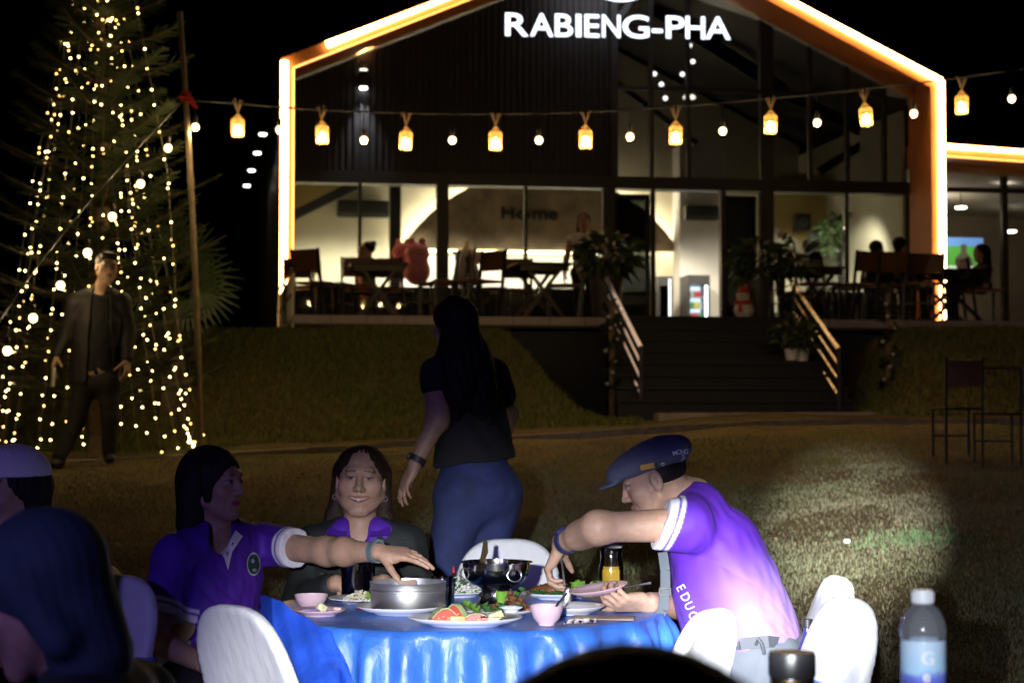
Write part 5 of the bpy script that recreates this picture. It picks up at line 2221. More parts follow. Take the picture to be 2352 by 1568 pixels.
# ---- chairs in white stretch covers
def cover_mesh():
    F_ = Field(0.009)
    F_.box((0, 0, 0.23), (0.205, 0.205, 0.235), r=0.035, k=0.02)

    def back(p, th=0.020, grow=0.0):
        x, y, z = p[..., 0], p[..., 1], p[..., 2]
        yy = y - (0.185 + (z - 0.42) * 0.36) - 0.10 * x * x / 0.2
        e = ((np.abs(x) / (0.212 + grow)) ** 2.9 + (np.maximum(z - 0.58, 0) / (0.29 + grow)) ** 2.9) ** (1 / 2.9)
        d2 = (e - 1) * 0.2
        d3 = np.abs(yy) * 0.97 - th
        q = np.stack([np.maximum(d2 + 0.012, 0), np.maximum(d3 + 0.012, 0)], -1)
        r_ = nrm(q) - 0.012 + np.minimum(np.maximum(d2, d3) + 0.012, 0)
        return np.maximum(r_, 0.25 - z)
    F_.func(back, (-0.23, 0.08, 0.2), (0.23, 0.42, 0.9), k=0.035)
    for sx in (-1, 1):                                            # the skirt pulls up between the feet
        F_.ell((0, sx * 0.22, -0.02), (0.15, 0.06, 0.16), k=0.03, mode='sub')
        F_.ell((sx * 0.22, 0, -0.02), (0.06, 0.15, 0.16), k=0.03, mode='sub')
    F_.cut((0, 0, 0.012), (0, 0, -1))
    vs, fs = F_.mesh()
    vs = relax(vs, fs, 2)
    G = Field(0.009)
    G.func(lambda p: np.maximum(back(p, 0.028, 0.008), np.abs(p[..., 2] - 0.60 + 0.03 * np.abs(p[..., 0])) - 0.04), (-0.25, 0.12, 0.52), (0.25, 0.34, 0.68))
    sv, sf = G.mesh()
    sv = relax(sv, sf, 1)
    return vs, fs, sv, sf


cv = cover_mesh()
me_cover = new_mesh('cover', cv[0], cv[1])
me_cover.polygons.foreach_set('use_smooth', np.ones(len(me_cover.polygons), dtype=bool))
me_cover.materials.append(M_CHAIRC)
me_sash = new_mesh('sash', cv[2], cv[3])
me_sash.polygons.foreach_set('use_smooth', np.ones(len(me_sash.polygons), dtype=bool))
me_sash.materials.append(M_SASH)


def banquet_chair(label, x, y, rz):
    t = thing('banquet_chair', label, 'chair', (x, y, gz(x, y)), group='white covered chairs round the table', rz=rz)
    for nm, me in (('cover', me_cover), ('sash', me_sash)):
        link_mesh(nm, me, None, t)
    return t


banquet_chair('white covered chair seen from behind at the near left against the blue cloth', -0.46, 5.08, R(132))
banquet_chair('white covered chair with its back to the camera before the man in the flat cap', 0.20, 4.92, R(-118))
banquet_chair('empty white covered chair across the table behind the hot pot', -0.015, 6.98, R(0))
banquet_chair('white covered chair under the woman stretching her arm', -1.05, 6.28, R(80))
banquet_chair('white covered chair partly shaded behind the back of the man in the cap', 0.70, 5.98, R(-84))
banquet_chair('brightly lit white covered chair nearest the water bottle', 0.62, 5.22, R(-74))
banquet_chair('white covered chair hidden behind the smiling woman', -0.56, 7.12, R(-4))

# ---- tableware
M_CHINA = mat('white_china', (0.80, 0.80, 0.82), rough=0.2, var=0.0, spec=0.5)
M_PINKW = mat('pink_melamine', (0.72, 0.50, 0.56), rough=0.35, var=0.0)
M_INOX = mat('stainless_steel', (0.74, 0.73, 0.71), rough=0.42, metal=1.0, var=0.06, scale=14)
M_INOXD = mat('dark_polished_steel', (0.42, 0.41, 0.40), rough=0.14, metal=1.0, var=0.0)
M_CLEAR = pane_mat('clear_glass', (0.97, 0.98, 0.98), 0.10)
ZT = TZ_ + 0.003


def at(u, d, z=ZT):
    return V(((u - CU) / F_PX * d / (math.cos(PITCH)), d, z)) if False else V(((u - CU) / F_PX * d, d, z))


def plate(label, u, d, r, sy=1.0, m=None, h=0.024, name='plate', z=ZT, M=None, group='plates on the blue cloth', rz=0.0):
    c = at(u, d, z)
    p = thing(name, label, 'plate', c, group=group)
    mb = MB()
    M = M if M is not None else Matrix.Rotation(rz, 3, 'Z')
    mb.lathe([(0, 0.0), (r * 0.60, 0.0), (r * 0.62, 0.004), (r * 0.80, 0.010), (r, h), (r * 1.005, h + 0.0025), (r * 0.985, h + 0.003), (r * 0.78, 0.015), (r * 0.60, 0.0085), (0, 0.0075)], c, 48, M=M, sy=sy)
    mb.build('dish', m or M_CHINA, p, ang=60)
    return p, c


def chunk(name, label, cat, c, sz, m, rz=0.0, r=0.006, group=None, ry=0.0):
    t = MB()
    t.rbox((0, 0, 0), sz, r, M=Matrix.Rotation(rz, 3, 'Z') @ Matrix.Rotation(ry, 3, 'Y'), seg=2)
    v_ = np.array([list(p) for p in t.v])
    v_ = v_ + np.stack([wob(v_, 90, 1.0), wob(v_, 80, 2.0), wob(v_, 85, 3.0)], -1) * min(sz) * 0.10 + np.array(c)
    o = obj(name, v_, [tuple(f) for f in t.f], m, None)
    return tag(o, label, cat, group)


def leaf(mb, c, d, L, W, curl=0.4, ruff=0.2, seed=0):
    """one ruffled lettuce leaf"""
    d = V(d).normalized()
    s_ = d.cross(V((0, 0, 1)))
    s_ = s_.normalized() if s_.length > 0.1 else V((1, 0, 0))
    up = s_.cross(d).normalized()
    nx, ny = 9, 7
    k0 = len(mb.v)
    for i in range(nx):
        f = i / (nx - 1)
        w_ = W * (0.25 + 0.75 * math.sin(math.pi * min(1, f * 0.62 + 0.1)))
        for j in range(ny):
            g = j / (ny - 1) * 2 - 1
            e = abs(g) ** 2
            p = V(c) + d * (L * f) + s_ * (w_ * g * (1 - 0.1 * e)) + up * (curl * L * f * f * -0.6 + e * W * 0.5 + ruff * W * (e + 0.3 * f) * math.sin(f * 17 + g * 9 + seed))
            mb.v.append(tuple(p))
    for i in range(nx - 1):
        for j in range(ny - 1):
            a = k0 + i * ny + j
            mb.f.append((a, a + ny, a + ny + 1, a + 1))


M_LETT = mat('lettuce', (0.16, 0.34, 0.05), rough=0.45, var=0.35, scale=30)
M_LETT2 = mat('dark_herb', (0.05, 0.14, 0.035), rough=0.5, var=0.35, scale=40)
M_MELON = mat('watermelon_flesh', (0.62, 0.10, 0.07), rough=0.35, var=0.15, scale=40)
M_RIND = mat('watermelon_rind', (0.42, 0.52, 0.24), rough=0.4, var=0.2, scale=30)
M_CANT = mat('pale_melon', (0.72, 0.66, 0.36), rough=0.4, var=0.1, scale=40)
M_RICE = mat('rice', (0.62, 0.56, 0.42), rough=0.6, var=0.25, scale=60)
M_MEAT = mat('fried_meat', (0.17, 0.065, 0.025), rough=0.4, var=0.45, scale=45, bump=0.6, bscale=90)
M_SALADW = mat('white_noodle', (0.66, 0.66, 0.64), rough=0.5, var=0.2, scale=60)


def heap(name, label, cat, c, rx, ry, rz_, n, size, mats_, seed=1, sub='morsel'):
    """a heap of small morsels, each its own lump, joined by kind"""
    rg = random.Random(seed)
    t = thing(name, label, cat, c)
    for mi, (m, share, nm) in enumerate(mats_):
        mb = MB()
        for _ in range(int(n * share)):
            a, r_ = rg.uniform(0, 6.28), rg.random() ** 0.6
            hh = rz_ * (1 - r_ ** 1.6)
            p = V(c) + V((rx * r_ * math.cos(a), ry * r_ * math.sin(a), rg.uniform(0.1, 1) * hh + size * 0.4))
            M = Matrix.Rotation(rg.uniform(0, 6.28), 3, 'Z') @ Matrix.Rotation(rg.uniform(-0.8, 0.8), 3, 'X')
            mb.rbox(p, (size * rg.uniform(0.7, 1.6), size * rg.uniform(0.6, 1.0), size * rg.uniform(0.5, 0.9)), size * 0.3, M=M, seg=1)
        stuff(mb.build(nm, m, t))
    return t


# steamer on its plate
plate('white plate carrying the steel steamer pot', 922, 5.86, 0.142)
c = at(938, 5.90, ZT + 0.0100)
sp = thing('steamer_pot', 'round stainless steel steamer pot with a banded rim at the front of the table', 'pot', c)
mb = MB()
mb.lathe([(0, 0), (0.115, 0), (0.1175, 0.003), (0.1175, 0.057), (0.1205, 0.059), (0.1205, 0.063), (0.118, 0.066), (0.119, 0.083), (0.1205, 0.086), (0.117, 0.086), (0.114, 0.064), (0.113, 0.012), (0, 0.012)], c, 56)
mb.build('body', M_INOX, sp, ang=40)
mb = MB()
mb.lathe([(0, 0.058), (0.1125, 0.058), (0.1125, 0.061), (0, 0.064)], c, 40)
mb.build('steamed_filling', mat('steamed_filling', (0.32, 0.2, 0.14), rough=0.6, var=0.4, scale=50, bump=0.5), sp)
mb = MB()
mb.rbox(c + V((0.0, -0.02, 0.078)), (0.055, 0.004, 0.03), 0.001, rz=0.2)
mb.build('paper_slip', mat('brown_slip', (0.3, 0.2, 0.14)), sp)
for i, (u, d, rz_) in enumerate(((842, 5.79, 0.2),)):
    q = at(u, d, ZT + 0.021)
    tag(MB().tube([q - V((0.03, 0, 0)), q + V((0.035, 0.004, 0.002))], 0.004, n=6).build('pink_stick', mat('pink_food', (0.75, 0.15, 0.22), rough=0.4)), 'thin bright pink stick on the steamer plate', 'garnish')

# fruit plate
_, c = plate('large oval white plate of fruit at the table edge', 1069, 5.52, 0.168, sy=0.72)
fz = c.z + 0.012


def melon_slice(label, x, y, rz, L, Hh, T, open_=True):
    """a wedge of watermelon: flesh on a curved green rind"""
    t = thing('watermelon_slice', label, 'watermelon', (c.x + x, c.y + y, fz), rz=rz, group='watermelon slices on the fruit plate')
    fl_, rd = MB(), MB()
    n = 14
    arc = [(-L / 2 + L * i / n, Hh * math.sin(math.pi * (0.08 + 0.84 * i / n))) for i in range(n + 1)]
    poly = [V((x_, -T / 2, 0.001 + z_ * 0.86)) for x_, z_ in arc]
    fl_.prism(poly + [V((L / 2, -T / 2, 0)), V((-L / 2, -T / 2, 0))], (0, 0, 0), (0, T, 0))
    for i in range(n):
        (xa, za), (xb, zb) = arc[i], arc[i + 1]
        rd.hexa([V((xa, -T / 2, 0.002 + za * 0.87)), V((xb, -T / 2, 0.002 + zb * 0.87)), V((xb, T / 2, 0.002 + zb * 0.87)), V((xa, T / 2, 0.002 + za * 0.87)),
                 V((xa * 1.02, -T / 2, 0.003 + za * 0.93)), V((xb * 1.02, -T / 2, 0.003 + zb * 0.93)), V((xb * 1.02, T / 2, 0.003 + zb * 0.93)), V((xa * 1.02, T / 2, 0.003 + za * 0.93))])
    fl_.build('flesh', M_MELON, t)
    rd.build('rind', M_RIND, t)
    sd = MB()
    for k in range(4):
        sd.ball((-L * 0.25 + 0.5 * L * k / 3, -T / 2 - 0.0005, Hh * (0.3 + 0.12 * (k % 2))), 0.0025, 6)
    stuff(sd.build('seeds', mat('seed', (0.65, 0.5, 0.3)), t))
    return t


melon_slice('thick red watermelon slice with green rind at left of the fruit plate', -0.062, -0.012, 0.25, 0.082, 0.043, 0.05)
melon_slice('small thin watermelon slice leaning behind the thick one', -0.028, 0.028, -0.7, 0.075, 0.050, 0.02)
melon_slice('low long red watermelon slice in the middle of the fruit plate', 0.032, 0.012, 0.05, 0.085, 0.024, 0.05)
chunk('melon_piece', 'ridged pale orange melon piece leaning on the thick watermelon slice', 'melon', (c.x - 0.022, c.y - 0.036, fz + 0.011), (0.05, 0.022, 0.02), mat('orange_melon', (0.72, 0.45, 0.18), rough=0.4, var=0.15, scale=60), rz=0.15)
chunk('melon_piece', 'pale green melon piece at right of the fruit plate', 'melon', (c.x + 0.088, c.y - 0.005, fz + 0.016), (0.05, 0.024, 0.026), M_CANT, rz=0.3, ry=-0.35)
sc = thing('spoon', 'steel spoon lying on the right of the fruit plate', 'spoon', (c.x + 0.13, c.y, fz + 0.01))
mb = MB()
mb.lathe([(0, -0.002), (0.018, 0.001), (0.02, 0.004), (0.016, 0.003), (0, 0.0)], (c.x + 0.125, c.y - 0.005, fz + 0.012), 14, sx=1.5, M=Matrix.Rotation(0.2, 3, 'Z'))
mb.tube([(c.x + 0.10, c.y - 0.01, fz + 0.014), (c.x + 0.045, c.y - 0.03, fz + 0.016)], 0.003, n=6)
mb.build('bowl_and_handle', M_INOX, sc)

# left group: bowl, saucer with scraps, rice plate, tumbler
def bowl(label, u, d, r, h, m):
    c_ = at(u, d)
    b_ = thing('bowl', label, 'bowl', c_, group='small pink bowls')
    mb = MB()
    mb.lathe([(0, 0.004), (r * 0.45, 0.004), (r * 0.46, 0), (r * 0.5, 0), (r * 0.5, 0.006), (r * 0.78, h * 0.35), (r * 0.95, h * 0.75), (r, h), (r * 0.975, h), (r * 0.92, h * 0.74), (r * 0.74, h * 0.38), (r * 0.4, 0.01), (0, 0.01)], c_, 36)
    mb.build('body', m, b_, ang=60)
    return b_, c_


bowl('small pink bowl at the left of the table by the blue cloth corner', 717, 5.99, 0.0535, 0.047, M_PINKW)
_, c = plate('pink saucer with egg scraps left of the steamer', 737, 5.80, 0.08, m=M_PINKW, h=0.018)
chunk('egg_piece', 'white and yellow piece of egg on the pink saucer', 'egg', (c.x + 0.005, c.y - 0.005, c.z + 0.024), (0.03, 0.022, 0.024), mat('egg_white', (0.78, 0.75, 0.45), rough=0.4, var=0.2, scale=60), rz=0.6, ry=0.5)
chunk('food_scrap', 'pale shrimp scrap on the right of the pink saucer', 'food', (c.x + 0.055, c.y, c.z + 0.020), (0.026, 0.016, 0.012), mat('shrimp', (0.72, 0.5, 0.42), rough=0.4, var=0.3, scale=60), rz=-0.3)
chunk('food_scrap', 'purple paper scrap on the left of the pink saucer', 'food', (c.x - 0.035, c.y, c.z + 0.018), (0.05, 0.03, 0.006), mat('purple_paper', (0.3, 0.2, 0.45), rough=0.7), rz=0.3)
tag(MB().tube([at(745, 5.86, ZT + 0.026), at(838, 5.95, ZT + 0.028)], 0.003, n=6).build('chopstick', mat('pale_bamboo', (0.7, 0.62, 0.35), rough=0.5)), 'pale bamboo chopstick lying across the pink saucer', 'chopstick')
_, c = plate('white plate of fried rice behind the steamer', 835, 6.20, 0.115, h=0.016)
heap('fried_rice', 'heap of fried rice on the plate behind the steamer', 'rice', (c.x - 0.005, c.y - 0.01, c.z + 0.010), 0.06, 0.055, 0.030, 380, 0.0075, [(M_RICE, 0.85, 'grains'), (M_LETT2, 0.08, 'herbs'), (mat('carrot_bit', (0.6, 0.25, 0.06)), 0.07, 'carrot_bits')], 3)
lt_ = thing('lettuce', 'curly lettuce leaf beside the fried rice', 'lettuce', (c.x + 0.045, c.y - 0.03, c.z + 0.012))
for k in range(3):
    mb = MB()
    leaf(mb, (c.x + 0.025 + 0.012 * k, c.y - 0.05 + 0.015 * k, c.z + 0.014), (0.5, -0.1, 0.75 - 0.15 * k), 0.055, 0.028, 0.5, 0.3, k)
    mb.build('leaf', M_LETT, lt_, shade='smooth')
c = at(821, 6.38)
tm = thing('steel_tumbler', 'tall stainless steel tumbler with a straw under the outstretched arm', 'tumbler', c)
mb = MB()
mb.lathe([(0, 0), (0.049, 0), (0.051, 0.004), (0.056, 0.16), (0.057, 0.163), (0.054, 0.163), (0.048, 0.008), (0, 0.008)], c, 36)
mb.build('body', M_INOXD, tm, ang=40)
mb = MB()
mb.tube([c + V((0.008, -0.058, 0.085)), c + V((0.022, -0.058, 0.118))], 0.0025, n=6)
mb.build('stirrer', M_BLACK, tm)
plate('small white plate at the far edge behind the steamer', 893, 6.50, 0.066, h=0.02)

# glass, salad plate, hot pot
c = at(1016, 6.13)
gls = thing('drinking_glass', 'clear drinking glass between the steamer and the hot pot', 'glass', c)
mb = MB()
mb.lathe([(0, 0), (0.029, 0), (0.031, 0.004), (0.0365, 0.092), (0.0345, 0.092), (0.029, 0.012), (0, 0.012)], c, 28)
mb.build('body', M_CLEAR, gls, ang=50)
_, c = plate('white plate of noodle salad behind the glass', 1055, 6.42, 0.098, h=0.016)
heap('noodle_salad', 'heap of white noodles and herbs behind the hot pot', 'salad', (c.x, c.y - 0.02, c.z + 0.010), 0.07, 0.06, 0.055, 220, 0.012, [(M_SALADW, 0.6, 'noodles'), (M_LETT2, 0.3, 'herbs'), (M_LETT, 0.1, 'leaf_bits')], 8)
q = c + V((-0.03, 0.0, 0.05))
tag(MB().tube([q, q + V((0.012, 0, 0.03)), q + V((0.01, 0, 0.055))], [0.006, 0.006, 0.001], n=8).build('chilli', mat('red_chilli', (0.6, 0.05, 0.03), rough=0.3)), 'red chilli standing up in the noodle salad', 'chilli')
c = at(1140, 6.12)
hp_ = thing('hot_pot', 'polished steel hot pot on a pierced stand in the middle of the table', 'hot pot', c)
mb = MB()
mb.lathe([(0, 0.062), (0.05, 0.062), (0.078, 0.068), (0.098, 0.086), (0.105, 0.105), (0.1065, 0.118), (0.109, 0.119), (0.1095, 0.138), (0.1185, 0.1395), (0.1185, 0.1415), (0.106, 0.1412), (0.1035, 0.118), (0.094, 0.09), (0.05, 0.072), (0, 0.071)], c, 52)
mb.build('bowl', M_INOXD, hp_, ang=30)
mb = MB()
mb.lathe([(0.073, 0.0), (0.075, 0.003), (0.058, 0.010), (0.046, 0.035), (0.049, 0.054), (0.066, 0.066), (0.06, 0.066), (0.044, 0.05), (0.041, 0.035), (0.052, 0.01)], c, 40)
mb.build('stand', M_INOXD, hp_, ang=40)
for k in range(6):
    a = 2 * math.pi * k / 6 - 1.2
    mb = MB()
    d_ = V((math.cos(a), math.sin(a), 0))
    mb.ball(c + d_ * 0.0475 + V((0, 0, 0.033)), 0.010, 10, M=Matrix.Identity(3))
    mb.build('vent_hole', mat('hole_black', (0.006, 0.006, 0.006), rough=0.9, var=0), hp_)  # black balls stand in for the shade inside the stand's holes
mb = MB()
mb.lathe([(0, 0.117), (0.1025, 0.117), (0.1025, 0.119), (0, 0.119)], c, 36)
mb.build('broth', mat('broth', (0.16, 0.09, 0.04), rough=0.08, var=0.2), hp_)
for sx, an in ((1, -1.05), (-1, -2.6)):
    d_ = V((math.cos(an), math.sin(an), 0))
    s_ = V((-d_.y, d_.x, 0))
    cc = c + d_ * 0.114 + V((0, 0, 0.105))
    mb = MB()
    mb.tube([cc + s_ * (0.026 * math.cos(t)) + V((0, 0, 0.020 * math.sin(t))) + d_ * (0.004 + 0.006 * max(0, -math.sin(t))) for t in np.linspace(0.2, 2 * math.pi - 0.2, 18) + math.pi / 2], 0.0022, n=6)
    mb.build('ring_handle', M_INOX, hp_)
ld = thing('ladle', 'dark ladle handle standing up out of the hot pot', 'ladle', c + V((-0.05, 0.02, 0.12)))
mb = MB()
q = P(1107, 1290, 6.13)
tp = P(1115, 1243, 6.16)
mb.tube([q - V((-0.01, 0, 0.03)), q, q.lerp(tp, 0.5) + V((0.004, 0, 0)), tp], [0.006, 0.008, 0.0105, 0.007], n=8)
mb.build('handle', mat('worn_brass', (0.20, 0.13, 0.05), rough=0.35, metal=0.7), ld)

# lettuce and meat plate with sauce dish, fish platter, empty plate
_, c = plate('white plate of lettuce and fried meat before the hot pot', 1143, 5.80, 0.122, h=0.020)
heap('fried_meat', 'dark pile of fried meat on the lettuce plate', 'meat', (c.x + 0.035, c.y + 0.005, c.z + 0.010), 0.062, 0.05, 0.055, 60, 0.02, [(M_MEAT, 1.0, 'morsels')], 5)
lt_ = thing('lettuce', 'fresh lettuce and herbs round the fried meat', 'lettuce', (c.x - 0.05, c.y, c.z + 0.010))
rg = random.Random(4)
for k, (dx, dy, dz_, dirx, L) in enumerate(((-0.06, -0.03, 0.012, (-0.5, -0.2, 0.5), 0.05), (-0.03, -0.05, 0.012, (-0.2, -0.3, 0.4), 0.05), (0.0, -0.055, 0.012, (0.3, -0.3, 0.5), 0.045), (0.04, -0.055, 0.012, (0.5, -0.2, 0.5), 0.045), (0.012, -0.02, 0.035, (0.0, -0.2, 1), 0.045), (0.05, 0.0, 0.045, (0.6, -0.1, 0.9), 0.05), (-0.075, 0.0, 0.012, (-0.6, 0.1, 0.6), 0.045))):
    mb = MB()
    leaf(mb, (c.x + dx, c.y + dy, c.z + dz_), dirx, L, 0.020, 0.4, 0.45, k * 1.7)
    mb.build('leaf', M_LETT if k in (0, 4, 6) else M_LETT2, lt_, shade='smooth')
plate('tiny white sauce dish on the edge of the lettuce plate', 1174, 5.672, 0.036, h=0.014, z=ZT + 0.024, name='sauce_dish')
_, c = plate('long platter of fried fish at the far right of the table', 1285, 6.33, 0.125, sy=0.62, h=0.018)
fh = thing('fried_fish', 'whole brown fried fish on the far right platter', 'fish', (c.x, c.y, c.z + 0.012))
F_ = Field(0.004)
F_.ell(np.array(c) + (-0.015, 0, 0.030), (0.085, 0.035, 0.022), k=0.01)
F_.cone(np.array(c) + (0.06, 0, 0.03), np.array(c) + (0.115, 0.0, 0.036), 0.014, 0.01, k=0.012)
F_.box(np.array(c) + (0.12, 0.0, 0.04), (0.014, 0.006, 0.022), r=0.004, k=0.01)
F_.func(lambda p: 0.0035 * wob(p, 160, 1.0) + 0.002 * wob(p, 320, 2), np.array(c) - 0.2, np.array(c) + 0.2, mode='disp')
v_, f_ = F_.mesh()
obj('body', v_, f_, M_MEAT, fh, shade='smooth')
lt_ = thing('lettuce', 'curly lettuce at the right end of the fish platter', 'lettuce', (c.x + 0.09, c.y, c.z + 0.012))
for k in range(6):
    mb = MB()
    leaf(mb, (c.x + 0.055 + 0.013 * k, c.y - 0.03 + 0.01 * (k % 3), c.z + 0.016), (rg.uniform(-0.4, 0.6), rg.uniform(-0.3, 0.2), 0.9), 0.05, 0.020, 0.3, 0.45, k)
    mb.build('leaf', M_LETT, lt_, shade='smooth')
hb = thing('herbs', 'dark green herbs along the front of the fried fish', 'herbs', (c.x - 0.03, c.y - 0.05, c.z + 0.012))
for k in range(9):
    mb = MB()
    leaf(mb, (c.x - 0.08 + 0.017 * k, c.y - 0.048, c.z + 0.014), (rg.uniform(-0.6, 0.6), -0.4, 0.5), 0.035, 0.014, 0.4, 0.4, k)
    mb.build('leaf', M_LETT2, hb, shade='smooth')
_, c = plate('nearly empty white plate right of the fried meat', 1306, 5.86, 0.112, h=0.024)
chunk('food_scrap', 'green leaf scrap on the nearly empty plate', 'food', (c.x - 0.05, c.y - 0.02, c.z + 0.017), (0.03, 0.016, 0.006), M_LETT2, rz=0.2)
chunk('food_scrap', 'reddish scrap on the nearly empty plate', 'food', (c.x - 0.02, c.y - 0.01, c.z + 0.016), (0.022, 0.008, 0.005), mat('red_chilli', (0.6, 0.05, 0.03)), rz=-0.5)
_, c = bowl('small pink bowl with a dark spoon at the front right of the table', 1255, 5.53, 0.0495, 0.058, M_PINKW)
sd_ = thing('spoon', 'thin dark spoon leaning in the right pink bowl', 'spoon', c + V((0.02, 0.0, 0.03)))
mb = MB()
mb.tube([c + V((0.005, 0.0, 0.02)), c + V((0.032, 0.0, 0.062)), c + V((0.061, 0.0, 0.095))], 0.0035, n=6)
mb.build('handle', M_BLACK, sd_)

# jar bottle of yellow drink
c = at(1403, 6.42)
jr = thing('drink_jar', 'clear waisted bottle of yellow drink with a white cap', 'bottle', c)
k_ = 0.0425
mb = MB()
mb.lathe([(0, 0), (k_ * 0.9, 0), (k_, 0.006), (k_ * 1.01, 0.075), (k_ * 0.98, 0.10), (k_ * 0.84, 0.128), (k_ * 0.82, 0.133), (k_ * 0.9, 0.15), (k_ * 0.9, 0.158), (k_ * 0.84, 0.165), (k_ * 0.78, 0.165), (k_ * 0.78, 0.132), (k_ * 0.93, 0.10), (k_ * 0.95, 0.008), (0, 0.006)], c, 32)
mb.build('glass', M_CLEAR, jr, ang=50)
mb = MB()
mb.lathe([(0, 0.0075), (k_ * 0.935, 0.0085), (k_ * 0.955, 0.075), (k_ * 0.92, 0.103), (0, 0.103)], c, 32)
mb.build('drink', mat('yellow_drink', (0.62, 0.38, 0.04), rough=0.15, var=0.2, scale=20, sss=0.0), jr)
mb = MB()
mb.lathe([(k_ * 0.86, 0.166), (k_ * 0.9, 0.168), (k_ * 0.78, 0.192), (0, 0.194), (0, 0.166)], c, 28)
mb.build('cap', mat('pale_plastic', (0.78, 0.74, 0.78), rough=0.4), jr)
# card and tissue on the right
c = at(1385, 5.72)
tag(MB().rbox(c + V((0, 0, 0.002)), (0.19, 0.11, 0.003), 0.001, rz=-0.12).build('menu_card', mat('tan_card', (0.45, 0.33, 0.25), rough=0.6)), 'tan card lying under the hand at the right of the table', 'card')
c = at(1318, 5.53)
mb = MB()
for k in range(4):
    leaf(mb, (c.x - 0.03 + 0.012 * k, c.y + 0.006 * k, ZT + 0.003), (0.9, -0.2, 0.12), 0.06, 0.012, 0.05, 0.5, k * 2.1)
tag(mb.build('tissue', mat('tissue_paper', (0.6, 0.52, 0.48), rough=0.9), shade='smooth'), 'crumpled tissue on the cloth right of the pink bowl', 'tissue')

# ---- foreground table by the camera with bottle and flask
FX, FY = 0.72, 3.02
ft = thing('foreground_table', 'small round table below the frame carrying the water bottle', 'table', (FX, FY, 0))
mb = MB()
mb.lathe([(0, 0.72), (0.42, 0.72), (0.425, 0.735), (0.42, 0.75), (0, 0.75)], (FX, FY, 0), 40)
mb.build('tabletop', mat('table_board', (0.3, 0.24, 0.18)), ft)
mb = MB()
mb.lathe([(0.22, 0.0), (0.21, 0.03), (0.035, 0.06), (0.03, 0.7), (0.12, 0.719)], (FX, FY, gz(FX, FY)), 20)
mb.build('pedestal', M_LEGM, ft)
c = V(((2115 - CU) / F_PX * 3.0, 3.0, 0.7505))
wb = thing('water_bottle', 'clear plastic water bottle with white cap and pale blue label in the right foreground', 'bottle', c)
r_ = 0.0367
prof = [(0, 0.004), (r_ * 0.7, 0.0), (r_ * 0.95, 0.008)]
for k in range(9):
    z = 0.02 + k * 0.0175
    prof += [(r_ * 0.97, z), (r_, z + 0.005), (r_, z + 0.012), (r_ * 0.97, z + 0.0165)]
prof += [(r_ * 0.955, 0.185), (r_ * 0.955, 0.262), (r_, 0.266), (r_, 0.274), (r_ * 0.93, 0.288), (r_ * 0.72, 0.304), (r_ * 0.5, 0.312), (r_ * 0.40, 0.315), (r_ * 0.40, 0.323)]
mb = MB()
SC = 1.0
mb.lathe(prof, c, 40)
mb.build('bottle_wall', pane_mat('clear_plastic', (0.93, 0.95, 0.98), 0.13, 0.12), wb, ang=25)
mb = MB()
mb.lathe([(r_ * 0.962, 0.188), (r_ * 0.968, 0.188), (r_ * 0.968, 0.258), (r_ * 0.962, 0.258)], c, 40)
lm = bpy.data.materials.new('bottle_label')
lm.use_nodes = True
nn, ll = lm.node_tree.nodes, lm.node_tree.links
bb = nn['Principled BSDF']
bb.inputs['Roughness'].default_value = 0.35
tc = nn.new('ShaderNodeTexCoord')
sx_ = nn.new('ShaderNodeSeparateXYZ')
ll.new(tc.outputs['Object'], sx_.inputs['Vector'])
crp = nn.new('ShaderNodeValToRGB')
mrg = nn.new('ShaderNodeMapRange')
mrg.inputs['From Min'].default_value, mrg.inputs['From Max'].default_value = 0.188, 0.258
ll.new(sx_.outputs['Z'], mrg.inputs['Value'])
nz = nn.new('ShaderNodeTexNoise')
nz.inputs['Scale'].default_value = 45
ll.new(tc.outputs['Object'], nz.inputs['Vector'])
ad = nn.new('ShaderNodeMath')
ad.operation = 'MULTIPLY_ADD'
ad.inputs[1].default_value = 0.35
ll.new(nz.outputs['Fac'], ad.inputs[0])
ll.new(mrg.outputs['Result'], ad.inputs[2])
e = crp.color_ramp.elements
e[0].position, e[0].color = 0.16, (0.10, 0.10, 0.55, 1)
e[1].position, e[1].color = 1.0, (0.55, 0.72, 0.92, 1)
x = crp.color_ramp.elements.new(0.38)
x.color = (0.16, 0.22, 0.75, 1)
x = crp.color_ramp.elements.new(0.55)
x.color = (0.42, 0.68, 0.92, 1)
ll.new(ad.outputs['Value'], crp.inputs['Fac'])
ll.new(crp.outputs['Color'], bb.inputs['Base Color'])
mb.build('label', lm, wb)
mb = MB()
mb.lathe([(0, 0.181), (r_ * 0.94, 0.181), (r_ * 0.94, 0.183), (0, 0.183)], c, 30) if False else mb.lathe([(0, 0.006), (r_ * 0.93, 0.012), (r_ * 0.93, 0.175), (0, 0.175)], c, 30)
mb.build('water', pane_mat('water', (0.90, 0.94, 1.0), 0.05), wb)
mb = MB()
mb.lathe([(r_ * 0.44, 0.3155), (r_ * 0.45, 0.317), (r_ * 0.45, 0.334), (r_ * 0.42, 0.337), (0, 0.337)], c, 28)
for k in range(24):
    a = 2 * math.pi * k / 24
    mb.box(c + V((r_ * 0.455 * math.cos(a), r_ * 0.455 * math.sin(a), 0.3255)), (0.001, 0.0022, 0.016), rz=a)
mb.build('cap', mat('white_cap', (0.78, 0.80, 0.84), rough=0.4), wb)
